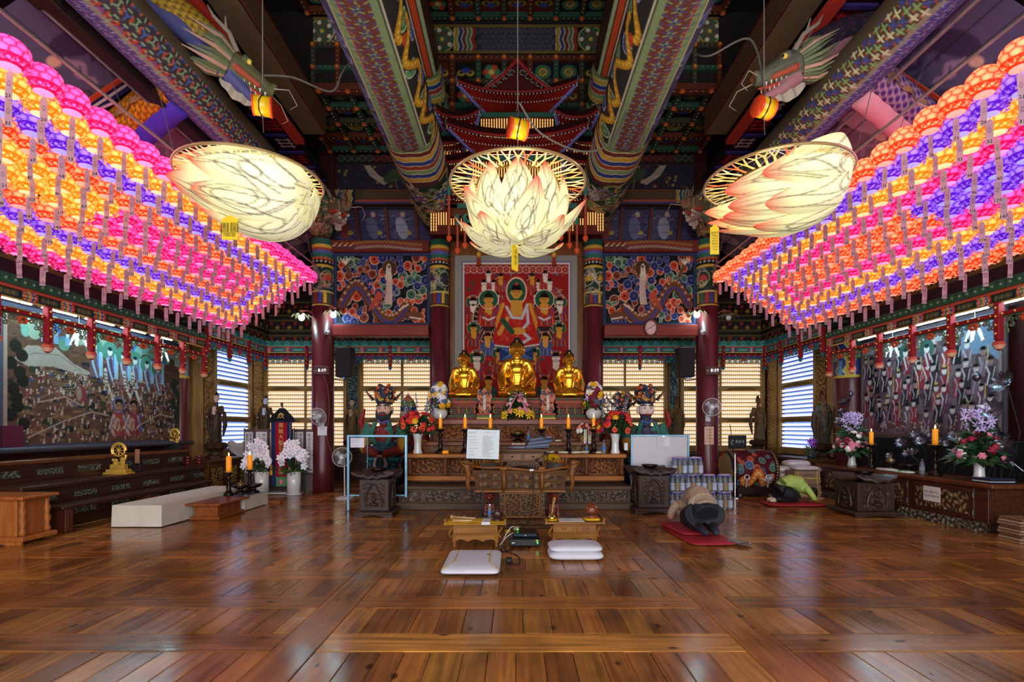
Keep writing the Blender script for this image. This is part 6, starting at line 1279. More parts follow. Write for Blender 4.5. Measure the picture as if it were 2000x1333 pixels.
FOL = M('blue_grey_folder', '#5c667c', .5, var=.15); DFOL = M('dark_navy_folder', '#20263a', .45)
for i in range(6): solo('ring_binder', 'blue grey ring binder in the leaning pile on the reading desk, %s from the bottom' % NTH[i], 'binder', MB().box(-.17, .17, -.11, .11, -.014, .014, Mx=Matrix.Translation((.32 + i * .006, 7.5, 1.105 + i * .026)) @ Matrix.Rotation(-.06 - .015 * i, 4, 'Y') @ Matrix.Rotation(.05 * i, 4, 'Z')), FOL if i % 2 else DFOL, (.32, 7.5, 1.09), 'binders on the reading desk')
solo('ring_binder', 'dark navy folder lying askew on top of the leaning binder pile', 'binder', MB().box(-.17, .17, -.11, .11, -.01, .01, Mx=Matrix.Translation((.42, 7.5, 1.25)) @ Matrix.Rotation(.3, 4, 'Y')), DFOL, (.42, 7.5, 1.24))
solo('cloth_bundle', 'flat folded blue grey cloth beside the binders on the reading desk', 'cloth', puff((.05, 7.5, 1.083), .15, .1, .05, '#6c7488', 4), BAGW, (.05, 7.5, 1.085), None, True)
t = thing('microphone_stand', 'short black microphone stand with boom arm on the pulpit, right of the desk', 'microphone', (.42, 7.26, .72))
part('base', MB().lathe([(.07, 0), (.07, .012), (.012, .02)], (.46, 7.26, .72), 16), BLK, t); part('pole', MB().tube([(.46, 7.26, .73), (.46, 7.26, 1.02)], .008, 8), BLK, t); part('boom', MB().tube([(.34, 7.2, .96), (.62, 7.3, 1.14)], .006, 8), BLK, t); part('clutch', MB().ell((.46, 7.25, 1.02), .018, 8, 6), BLK, t); part('microphone', MB().tube([(.34, 7.2, .96), (.29, 7.18, .93)], [.012, .018], 10), BLK, t); part('clip', MB().box(.2, .26, 7.08, 7.1, .79, .82, lin('#d8d8d8')), PAINT, t)
part('hanging_cord', MB().tube([(.25, 7.08, .8), (.25, 7.07, .6), (.24, 7.05, .3), (.2, 7.0, .12), (.08, 6.9, .02)], .005, 5), BLK, t)
# music stand
t = thing('music_stand', 'black music stand holding a large white printed sheet in front of the altar', 'music stand', (-.44, 6.8, 0))
part('pole', MB().tube([(-.43, 6.8, .1), (-.43, 6.8, .42)], .014, 10).tube([(-.43, 6.8, .4), (-.43, 6.82, 1.0)], .008, 10), M('grey_black_tube', '#3a3438', .35, .6), t)
for k in range(3): a = k * 2.094 + .6; part('leg', MB().tube([(-.43, 6.8, .25), (-.43 + .26 * cos(a), 6.8 + .26 * sin(a), .012)], .008, 6), BLK, t)
tl = Matrix.Translation((-.425, 6.8, 1.17)) @ Matrix.Rotation(-.18, 4, 'X') @ Matrix.Rotation(.03, 4, 'Y')
part('desk_plate', MB().box(-.22, .22, .006, .014, -.2, .2, Mx=tl).box(-.22, .22, -.03, .014, -.205, -.195, Mx=tl), BLK, t)
sh = part('paper_sheet', MB().box(-.215, .215, -.004, .004, -.192, .2, lin('#c9cfd2'), .001, tl), M('white_paper', '#fff', .55, attr=True, var=.05), t)
rr = random.Random(6)
def lines(par, tl, x0, x1, z0, z1, n, y, sz='가나다라마바사아자차카타파하', k=30, mat=INK):
 for i in range(n):
  s = ''.join(rr.choice(sz) if rr.random() > .2 else ' ' for _ in range(rr.randint(int(k * .6), k)))
  o = text(par, s, (0, 0, 0), (x1 - x0) / k * .98, mat, cx='LEFT'); w = tl @ V(x0, y, z1 - (i + .5) * (z1 - z0) / n); o.location = w - ORG[par.name]; o.rotation_euler = (tl.to_3x3() @ Matrix.Rotation(pi / 2, 3, 'X')).to_euler()
HG = '관자재보살행심반야바라밀다시조견오온개공도일체고액'
for i, (z1, n) in enumerate(((.17, 3), (.11, 2), (.07, 2), (.03, 2), (-.01, 1), (-.05, 2), (-.09, 2), (-.13, 2), (-.165, 1))): lines(sh, tl, -.2, -.03, z1 - .011 * n, z1, n, -.006, HG, 24)
lines(sh, tl, -.01, .2, -.17, .12, 22, -.006, HG, 24); lines(sh, tl, .02, .18, .15, .175, 1, -.006, HG, 16)
# two small low tables
TBW = wood('honey_low_table_wood', '#8a5a24', 0, .36, .45, .3)
def low_table(label, x0, x1, y0, y1, h, drawers):
 t = thing('low_table', label, 'table', ((x0 + x1) / 2, (y0 + y1) / 2, 0)); w = x1 - x0; a, b = x0 + .1 * w / .7, x1 - .1 * w / .7
 tp = MB().box(x0 + .02, x1 - .02, y0, y1, h - .025, h, ch=.006)
 for s, x in ((-1, x0 + .015), (1, x1 - .015)): tp.tube([(x, y0 + .005, h - .012), (x, y1 - .005, h - .012)], .016, 8).add([(x, y0, h), (x + s * .012, y0, h + .045), (x + s * .012, y1, h + .045), (x, y1, h), (x - s * .018, y0, h), (x - s * .004, y0, h + .045), (x - s * .004, y1, h + .045), (x - s * .018, y1, h)], [(0, 1, 2, 3), (4, 7, 6, 5), (1, 5, 6, 2), (0, 4, 5, 1), (3, 2, 6, 7)])
 part('table_top', tp, TBW, t); part('case', MB().box(a, b, y0 + .05, y1 - .03, h * .5, h - .025), TBW, t)
 if drawers:
  for k in range(2):
   p, q = a + .02 + k * (b - a) / 2, a + (k + 1) * (b - a) / 2 - .02; d = part('drawer', MB().box(p, q, y0 + .038, y0 + .055, h * .56, h - .05), TBW, t); part('drawer_handle', MB().tube([((p + q) / 2 - .025, y0 + .036, h * .76), ((p + q) / 2 - .02, y0 + .022, h * .7), ((p + q) / 2 + .02, y0 + .022, h * .7), ((p + q) / 2 + .025, y0 + .036, h * .76)], .004, 5), M('bright_metal', '#c8c4b8', .25, .9), d)
 else: part('panel', MB().box(a + .03, b - .03, y0 + .04, y0 + .055, h * .56, h - .05), TBW, t)
 part('waist_moulding', MB().box(a - .012, b + .012, y0 + .035, y1 - .02, h * .46, h * .51), TBW, t)
 n = 24; pts = [(a - .005, h * .46), (b + .005, h * .46)] + [(b + .005 - (b - a + .01) * i / n, h * (.2 + .1 * abs(sin(i / n * 3 * pi))) if 1 < i < n - 1 else h * .16) for i in range(n + 1)]
 part('apron', MB().ext(pts, ((0, y0 + .045, 0), (1, 0, 0), (0, 0, 1)), -.018), TBW, t)
 for s, x in ((-1, a + .02), (1, b - .02)):
  for y in (y0 + .06, y1 - .05): part('leg', MB().tube([(x, y, h * .46), (x + s * .012, y, h * .25), (x, y, h * .1), (x + s * .008, y, .0)], [.026, .024, .015, .02], 8), TBW, t)
  part('side_carving', MB().tube([(x + s * .05 + .02 * cos(k), y0 + .06, h * .8 - .025 * k) for k in range(6)], .011, 5), TBW, t)
 return t
low_table('low wooden table with scalloped apron and yellow cloth, left of the amplifier', -.83, -.1, 5.95, 6.32, .285, False); low_table('low wooden table with two drawers, right of the amplifier', .35, 1.06, 6.0, 6.36, .285, True)
YC = M('yellow_embroidered_cloth', '#d8a814', .6, bump=.3, bs=160, var=.2)
def flat_cloth(label, x0, x1, y0, y1, z, mat, cat='cloth', name='table_cloth'):
 return solo(name, label, cat, MB().surf(lambda u, v: V(x0 + (x1 - x0) * u, y0 + (y1 - y0) * v, z + .006 + .002 * sin(u * 14) * sin(v * 9) - (.02 if v < .01 else 0)), 20, 8).surf(lambda u, v: V(x0 + (x1 - x0) * u, y0 + (y1 - y0) * v, z + .001 - (.02 if v < .01 else 0)), 20, 8), mat, ((x0 + x1) / 2, (y0 + y1) / 2, z), None, True)
flat_cloth('yellow embroidered cloth on the left low table', -.82, -.39, 5.943, 6.3, .285, YC); flat_cloth('small yellow mat under the wooden gong on the left low table', -.3, -.13, 5.943, 6.25, .285, YC)
PAP = M('white_paper', '#fff', .55, attr=True, var=.05)
o = solo('paper', 'white paper slip hanging over the front of the left low table', 'paper', MB().surf(lambda u, v: V(-.39 + .1 * u, 6.2 - .262 * min(v * 1.2, 1), .297 - (.05 * (v * 1.2 - 1) if v > .833 else 0) * 3), 5, 13, lin('#cfc8c4')), PAP, (-.34, 6.05, .29), None, True)
def gong(label, x, y, z, k, col, rz=0):
 t = thing('wooden_gong', label, 'percussion', (x, y, z)); m = M('lacquer_%s' % col[1:], col, .25, var=.4, vs=10, coat=.5)
 part('body', MB().ell((x, y, z + .095 * k), (.085 * k, .08 * k, .085 * k), 20, 12), m, t, True); part('base', MB().lathe([(.07 * k, 0), (.085 * k, .015 * k), (.05 * k, .035 * k)], (x, y, z), 16), m, t, True); part('mouth_slot', MB().tube([(x + .075 * k * cos(a), y - .082 * k * (1 - .25 * abs(cos(a))), z + .055 * k + .0 * a) for a in np.linspace(.3, 2.84, 9)], .007 * k, 6), BLK, t)
 part('carved_ridge', MB().tube([(x + .03 * k * cos(a), y - .06 * k - .02 * k * sin(a) ** 2, z + .13 * k + .025 * k * sin(a)) for a in np.linspace(0, 2 * pi, 10)], .008 * k, 6), m, t, True); return t
gong('dark round wooden gong on the left low table', -.21, 6.08, .292, .85, '#3a1a10'); gong('large orange brown wooden gong on a yellow pad on the right low table', .92, 6.15, .315, .95, '#7a3416')
solo('gong_cushion', 'square yellow pad under the large wooden gong on the right low table', 'cushion', puff((.92, 6.14, .287), .1, .1, .035, None, 4), YC, (.92, 6.14, .285), None, True); solo('gong_cushion', 'small round yellow pad under the handbell on the right low table', 'cushion', puff((.44, 6.12, .287), .07, .07, .02, None, 2), YC, (.44, 6.12, .285), None, True)
STK = wood('pale_mallet_wood', '#b89a74', 0, .4)
for i, (a, b, r, lab) in enumerate(((( -.76, 6.16, .32), (-.47, 6.12, .31), .011, 'pale wooden mallet with round head lying across the yellow cloth'), ((-.72, 6.02, .305), (-.5, 6.0, .305), .014, 'short pale wooden clapper at the front of the yellow cloth'))):
 o = solo('mallet', lab, 'mallet', MB().tube([a, b], [r, r * .8], 8), STK, (a[0], a[1], .292), None, True); part('mallet_head', MB().ell(a, .024 if i == 0 else .016, 10, 6), STK, o, True)
o = solo('mallet', 'dark rod lying at the back of the left low table', 'mallet', MB().tube([(-.62, 6.22, .305), (-.33, 6.22, .305)], .009, 8), BLK, (-.5, 6.22, .295)); part('rod_cap', MB().ell((-.62, 6.22, .31), .014, 8, 6), M('bright_metal', '#c8c4b8', .25, .9), o)
bottle('small clear bottle with white cap at the back of the left low table', -.31, 6.27, .286, .8, M('white_cap', '#e4e4e4', .4))
t = thing('handbell', 'brass handbell with tall pale wooden handle on the right low table', 'bell', (.44, 6.12, .305)); part('bell', MB().lathe([(.052, 0), (.05, .02), (.036, .045), (.012, .06)], (.44, 6.12, .305), 16), M('shiny_brass', '#e0c060', .2, 1), t, True); part('handle', MB().tube([(.44, 6.12, .36), (.45, 6.13, .43), (.475, 6.14, .56)], [.012, .012, .02], 10), wood('bell_handle_wood', '#a07a44', 2), t, True)
o = solo('paper', 'white printed sheet lying in the middle of the right low table', 'paper', MB().box(.52, .82, 6.03, 6.25, .286, .289, lin('#d8d4d0'), .0005), PAP, (.67, 6.14, .286)); lines(o, Matrix.Translation((.67, 6.14, .2905)) @ Matrix.Rotation(-pi / 2, 4, 'X'), -.13, .13, -.09, .09, 7, -.0005, HG, 30, GREYINK)
solo('pen_case', 'black pen case at the back of the white sheet on the right low table', 'case', MB().box(.58, .76, 6.26, 6.3, .286, .303, ch=.006), BLK, (.67, 6.28, .286))
# amplifier, cables, cushions on the floor
t = thing('amplifier', 'black audio amplifier with green light on the floor between the low tables', 'amplifier', (.13, 6.1, 0)); AM = M('black_metal_case', '#0f1113', .35, .3)
part('case', MB().box(-.06, .29, 5.95, 6.3, .015, .105), AM, t); part('front_plate', MB().box(-.065, .295, 5.935, 5.952, .02, .1), AM, t)
for i in range(7): part('knob', MB().tube([(-.01 + i * .035, 5.937, .05), (-.01 + i * .035, 5.925, .05)], .007, 8), M('dark_grey_plastic', '#3a3c40', .4), t)
part('power_light', MB().ell((.26, 5.93, .06), .008, 8, 6), M('green_led', '#40ff50', .4, emit=4), t); part('badge', MB().ell((.255, 5.931, .085), (.02, .004, .012), 10, 6, lin('#a8b060')), PAINT, t); part('switch_pair', MB().box(-.04, .0, 5.925, 5.937, .05, .065, lin('#b8b8b8')), PAINT, t)
for x in (-.04, .27): part('foot', MB().lathe([(.015, 0), (.015, .016)], (x, 6.0, 0), 8).lathe([(.015, 0), (.015, .016)], (x, 6.25, 0), 8), BLK, t)
t = thing('audio_mixer', 'flat black audio receiver stacked on the amplifier', 'audio device', (.12, 6.15, .105)); part('case', MB().box(-.02, .26, 6.02, 6.3, .108, .15), AM, t); part('display', MB().box(.0, .24, 6.014, 6.022, .118, .138, lin('#1c3a4a')), PAINTG, t); part('switch', MB().box(.11, .13, 6.008, 6.016, .12, .136, lin('#8a9a9a')), PAINT, t)
t = thing('power_plug_block', 'small plug block with green light beside the receiver', 'plug', (0, 6.22, .152)); part('block', MB().box(-.02, .05, 6.18, 6.25, .152, .2, lin('#7a6a54')), PAINT, t); part('light', MB().ell((.03, 6.176, .165), .007, 6, 5), MATS['green_led'], t)
WCB = M('white_cord', '#c8c8c4', .5)
def cord(label, pts, mat=BLK, r=.006):
 a = [V(*p) for p in pts]; path = []
 for i in range(len(a) - 1):
  for k in range(6):
   q = k / 6; p0, p1, p2, p3 = a[max(i - 1, 0)], a[i], a[i + 1], a[min(i + 2, len(a) - 1)]; path.append(.5 * (2 * p1 + (p2 - p0) * q + (2 * p0 - 5 * p1 + 4 * p2 - p3) * q * q + (3 * p1 - p0 - 3 * p2 + p3) * q ** 3))
 return solo('cord', label, 'cord', MB().tube(path + [a[-1]], r, 6), mat, tuple(a[0]), None, True)
cord('white cord arching from the left low table to the plug block', [(-.16, 6.1, .01), (-.1, 6.2, .12), (-.04, 6.22, .19), (0, 6.21, .185)], WCB); cord('second white cord running behind the first to the receiver', [(-.18, 6.05, .008), (-.1, 6.15, .08), (-.02, 6.16, .13)], WCB)
cord('black cord looping on the floor right of the left cushion', [(-.12, 6.0, .008), (-.1, 5.75, .008), (.0, 5.6, .008), (.05, 5.4, .008), (.03, 5.2, .008), (-.03, 5.22, .008), (-.06, 5.3, .02)]); cord('black cord crossing the floor toward the white cushion button', [(-.14, 5.98, .008), (-.16, 5.8, .008), (-.12, 5.72, .008), (-.05, 5.85, .01)])
solo('power_adapter', 'black power adapter lying on the floor beside the left white cushion', 'adapter', MB().box(-.1, -.03, 5.26, 5.34, .002, .05, ch=.01), BLK, (-.06, 5.3, 0)); solo('yellow_pad', 'small yellow pad on the pulpit base behind the left low table', 'cap', MB().lathe([(.04, 0), (.04, .02), (.02, .03), (.003, .03)], (-.1, 6.85, 0), 12), YEL, (-.1, 6.85, 0))
WCU = M('white_cotton', '#c6c4cc', .8, var=.06, bump=.2, bs=9)
o = solo('floor_cushion', 'flat white floor cushion with yellow piping in the foreground', 'cushion', puff((-.425, 5.18, .0), .28, .41, .1, None, 14, 0, None, 40, 11), WCU, (-.425, 5.18, 0), None, True)
pz = lambda x, y: .088
m = MB()
for s in (-1, 1): m.tube([(-.425 + s * .17, 5.52, .081), (-.425 + s * .17, 5.3, .089), (-.425 + s * .17, 5.0, .088), (-.425 + s * .19, 4.95, .084), (-.425 + s * .255, 4.82, .07)], .005, 5)
part('yellow_piping', m, M('yellow_piping', '#d8a820', .6), o); part('black_button', MB().ell((-.275, 5.28, .084), (.02, .02, .008), 10, 6), BLK, o)
o = solo('floor_cushion', 'folded white floor cushion in front of the right low table', 'cushion', puff((.645, 5.52, .0), .29, .21, .11, None, 6, 0, None, 40, 11), WCU, (.645, 5.52, 0), None, True); part('folded_layer', puff((.645, 5.55, .075), .285, .2, .09, None, 6, .02, None, 40, 11), WCU, o, True)
# ---------------------------------------------------------------- incense stands
INC = wood('dark_incense_stand_wood', '#3c2a22', 2, .42, .4, .25); IC = ('#140d0a', '#34231b', '#5c4234')
def incense_stand(label, x, y, w, h, rnd_top=False):
 t = thing('incense_stand', label, 'stand', (x, y, 0)); a = w / 2
 part('foot', MB().box(x - a, x + a, y - a, y + a, .03, .09, ch=.02).ext([(-a, 0), (-a + .12, 0), (-a + .16, .02), (0, .035), (a - .16, .02), (a - .12, 0), (a, 0), (a, .04), (-a, .04)], ((x, y - a, .0), (1, 0, 0), (0, 0, 1)), -.04), INC, t); part('body', MB().box(x - a * .78, x + a * .78, y - a * .78, y + a * .78, .09, h - .12, ch=.012), INC, t)
 for mx in (MF, Matrix.Rotation(pi / 2, 4, 'Z'), Matrix.Rotation(-pi / 2, 4, 'Z')):
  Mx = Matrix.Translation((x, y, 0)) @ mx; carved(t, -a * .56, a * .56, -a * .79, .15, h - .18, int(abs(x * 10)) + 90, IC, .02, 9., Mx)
  part('niche_arch', MB().tube([Mx @ V(a * .42 * cos(q), -a * .83, .16 + (h - .36) * sin(q)) for q in np.linspace(0, pi, 13)], .016, 6), INC, t)
  part('seated_relief', MB().ell(Mx @ V(0, -a * .82, .2), (.07, .07, .03) if mx is MF else (.03, .07, .03), 10, 6).ell(Mx @ V(0, -a * .82, .27), .04, 8, 6).ell(Mx @ V(0, -a * .82, .335), .024, 8, 6), INC, t, True)
 n = 32; sh = lambda q: .5 * (1 + cos(4 * q * 2 * pi / n * 1 - pi)) 
 tp = MB(); R2 = lambda u: a * 1.12
 def edge(i, k): q = i / n * 2 * pi + pi / 4; m_ = max(abs(cos(q)), abs(sin(q))); r = a * (1.1 if not rnd_top else 1.2) / (m_ if not rnd_top else 1); up = .06 * (1 - min(1, abs(abs(cos(q)) - abs(sin(q))) * 1.6)); return V(x + r * k * cos(q), y + r * k * sin(q), h - .1 + up * k + .012 * cos(q * 16) * k)
 vs = [edge(i, k) + V(0, 0, z) for k, z in ((.8, -.03), (1, 0), (1.0, .03), (.62, .06), (.3, .075)) for i in range(n)]; fs = [(j * n + i, j * n + (i + 1) % n, (j + 1) * n + (i + 1) % n, (j + 1) * n + i) for j in range(4) for i in range(n)]; fs.append(tuple(range(4 * n, 5 * n)))
 part('leaf_top', MB().add(vs, fs), INC, t)
 part('lotus_bowl', MB().lathe([(.06, h - .03), (.11, h), (.13, h + .04), (.11, h + .04), (.05, h + .01)], (x, y, 0), 24, wob=lambda q, z: 1 + .07 * cos(12 * q)), BRZ, t, True); return t
incense_stand('dark carved square incense stand left of the altar, in front of the clear screen', -2.2, 8.22, .6, .71); incense_stand('dark carved square incense stand right of the altar, in front of the white board', 2.25, 8.55, .64, .74); incense_stand('large dark carved incense stand with wavy round top before the right wall cabinet', 5.62, 8.25, .74, .66, True)
# ---------------------------------------------------------------- screens, boards, chairs, bottles
ALU = M('pale_blue_painted_aluminium', '#7fb0c8', .35, .3)
t = thing('clear_screen', 'clear acrylic screen in a pale blue metal frame left of the altar', 'screen', (-2.38, 8.87, 0))
part('frame', MB().box(-2.89, -2.85, 8.85, 8.89, 0, 1.27).box(-1.92, -1.88, 8.85, 8.89, .22, 1.27).box(-2.85, -1.92, 8.85, 8.89, 1.235, 1.27).box(-2.85, -1.92, 8.855, 8.885, .24, .27).box(-2.57, -2.55, 8.9, 8.92, .3, 1.235), ALU, t); part('acrylic_sheet', MB().box(-2.85, -1.92, 8.866, 8.872, .27, 1.235, ch=.001), M('clear_acrylic', '#f4f8ff', .03, trans=1, var=0, ior=1.02), t)
nt = part('notice_sheet', MB().box(-2.83, -2.6, 8.855, 8.859, 1.06, 1.22, lin('#d4d4e0'), .001), PAP, t); lines(nt, Matrix.Translation((-2.715, 8.855, 1.16)), -.1, .1, -.03, .05, 4, -.001, '기도안내접수시간공양미초향', 14); lines(nt, Matrix.Translation((-2.715, 8.855, 1.09)), -.1, .1, -.025, .02, 2, -.001, '출입금지부탁드립니다', 14, M('red_print', '#c02838', .6, var=.05))
SCR = t; t = thing('white_board', 'white board in a pale blue frame behind the right incense stand', 'board', (2.47, 8.95, 0)); WBD = t; part('panel', MB().box(1.99, 2.95, 8.94, 8.955, .24, 1.24), M('white_board_surface', '#b8b4b8', .3, var=.06), t); part('frame', MB().box(1.96, 1.99, 8.92, 8.97, .2, 1.27).box(2.95, 2.98, 8.92, 8.97, .0, 1.27).box(1.99, 2.95, 8.92, 8.97, 1.24, 1.27).box(1.99, 2.95, 8.92, 8.97, .2, .24).box(1.96, 1.99, 8.8, 9.1, 0, .2), ALU, t)
nt = part('notice_sheet', MB().box(2.42, 2.64, 8.925, 8.929, 1.06, 1.24, lin('#d0ccd4'), .001), PAP, t); lines(nt, Matrix.Translation((2.53, 8.924, 1.18)), -.1, .1, -.05, .045, 4, -.001, '공양물배치안내촛불', 14); lines(nt, Matrix.Translation((2.53, 8.924, 1.1)), -.1, .1, -.03, .02, 2, -.001, '출입금지부탁드립니다', 14, MATS['red_print']); part('clip', MB().box(2.5, 2.56, 8.92, 8.93, 1.225, 1.25), M('bright_metal', '#c8c4b8', .25, .9), t)
SCR.location.x += .07; SCR.location.y -= .27; WBD.location.x += .06
RPL = M('red_plastic', '#c01820', .3, var=.1)
def stack_chair(lab, z, first):
 t = thing('plastic_chair', lab, 'chair', (3.1, 9.75, z), 'red plastic chairs in a stack'); x, y = 3.1, 9.75
 part('seat', puff((x, y, z + .41), .2, .2, .045, None, 5), RPL, t, True)
 part('backrest', MB().surf(lambda u, v: V(x - .2 + .4 * u, y + .19 + .05 * v + .03 * cos((u - .5) * 3), z + .45 + .36 * v * (1 - .18 * abs(u - .5) ** 2 * 4)), 12, 8).surf(lambda u, v: V(x - .2 + .4 * u, y + .21 + .05 * v + .03 * cos((u - .5) * 3), z + .45 + .36 * v * (1 - .18 * abs(u - .5) ** 2 * 4)), 12, 8), RPL, t, True)
 for sx in (-1, 1):
  for sy in (-1, 1): part('leg', MB().tube([(x + sx * .17, y + sy * .17, z + .42), (x + sx * .22, y + sy * .22, z)], [.022, .02], 8), RPL, t)
 return t
for i in range(4): stack_chair('red plastic chair, %s from the floor in the stack behind the white board' % NTH[i], i * .07, i == 0)
TAN = M('brown_bottle_wrap', '#8f7a52', .5, var=.4, vs=40)
SHR = M('clear_shrink_wrap', '#e8eef8', .12, trans=.9, var=.03, ior=1.1)
def pack(lab, x, y, z):
 t = thing('bottle_pack', lab, 'bottles', (x, y, z), 'shrink wrapped packs of water bottles')
 for i in range(3):
  for j in range(2):
   px, py = x + (i - 1) * .085, y + (j - .5) * .085; b = part('bottle', MB().lathe([(.038, 0), (.041, .02), (.041, .1), (.036, .15), (.04, .2), (.018, .255), (.016, .27)], (px, py, z), 10), PET, t, True)
   part('label_band', MB().lathe([(.0415, .04), (.0415, .16)], (px, py, z), 10), TAN if i == 1 else M('pale_blue_label', '#aab4cc', .4), b); part('cap', MB().lathe([(.02, .26), (.02, .285), (.004, .288)], (px, py, z), 8), BLB, b)
 part('cap_wrap', MB().ell((x, y, z + .29), (.12, .08, .02), 10, 6), M('pinkish_shrink_wrap', '#d8b8dc', .25, trans=.4), t, True)
k = 0
for lv in range(3):
 for i in range(4 if lv < 2 else 2):
  pack('wrapped pack of water bottles, %s in the %s layer by the right incense stand' % (NTH[i], ['bottom', 'middle', 'top'][lv]), 2.62 + .14 + (i % 4) * .272 - (.0 if lv < 2 else -.04), 8.75 + .0 * i, lv * .295 if lv < 3 else 0)
bag('green and white rice bag lying on the floor in front of the bottle packs', (2.78, 8.15, .0), .19, .15, .1, '#d0c4b8', .3, None, '#2f9a3a')
# fans, speakers, clocks, cameras, lamps on the columns
FW = M('white_fan_plastic', '#d4d4d6', .4); 
def wall_fan(lab, c, yaw, pitch=0, post=None):
 t = thing('wall_fan', lab, 'fan', c); Mx = Matrix.Translation(c) @ Matrix.Rotation(yaw, 4, 'Z') @ Matrix.Rotation(pitch, 4, 'X'); r = .185
 g = MB()
 for k in range(28): a = k * 2 * pi / 28; g.tube([Mx @ V(.03 * cos(a), -.075, .03 * sin(a)), Mx @ V(r * .7 * cos(a), -.07, r * .7 * sin(a)), Mx @ V(r * cos(a), -.01, r * sin(a)), Mx @ V(r * .7 * cos(a), .04, r * .7 * sin(a))], .0018, 3)
 part('wire_guard', g, FW, t, kind='stuff'); part('guard_rim', MB().tube([Mx @ V(r * cos(k * pi / 16), -.01, r * sin(k * pi / 16)) for k in range(32)], .006, 6, closed=True), FW, t)
 for k in range(3):
  b = MB(); a0 = k * 2.094; b.add([Mx @ V(.03 * cos(a0), -.02, .03 * sin(a0)), Mx @ V(.15 * cos(a0 - .1), -.035, .15 * sin(a0 - .1)), Mx @ V(.16 * cos(a0 + .7), -.01, .16 * sin(a0 + .7)), Mx @ V(.03 * cos(a0 + 1.3), -.005, .03 * sin(a0 + 1.3)), Mx @ V(.09 * cos(a0 + .4), -.026, .09 * sin(a0 + .4))], [(0, 1, 4), (1, 2, 4), (2, 3, 4), (3, 0, 4)]); part('blade', b, M('clear_fan_blade', '#c8ccd0', .15, trans=.5), t)
 part('hub', MB().tube([Mx @ V(0, -.08, 0), Mx @ V(0, -.02, 0)], .036, 14), FW, t); part('motor', MB().tube([Mx @ V(0, .0, 0), Mx @ V(0, .13, 0)], [.055, .04], 14), FW, t)
 if post is not None: part('bracket', MB().tube([Mx @ V(0, .1, 0), V(c[0], c[1] + .1, c[2] - .15), V(*post)], [.022, .02, .03], 8), FW, t); part('wall_plate', MB().box(c[0] - .05, c[0] + .05, post[1] - .02, post[1] + .02, post[2] - .1, post[2] + .04), FW, t)
 return t
wall_fan('white wall fan turned sideways on the left front column', (-4.13, 10.72, 1.62), .9, -.2, (-4.16, 10.95, 1.45)); wall_fan('white wall fan facing forward on the right front column', (4.12, 10.72, 1.82), -.25, 0, (4.16, 10.95, 1.62)); t = wall_fan('white standing fan behind the clear screen', (-3.36, 9.95, .82), .1); part('pole', MB().tube([(-3.36, 10.08, .78), (-3.36, 10.1, .04)], .014, 8), FW, t); part('round_base', MB().lathe([(.17, 0), (.17, .02), (.03, .05)], (-3.36, 10.1, 0), 18), FW, t)
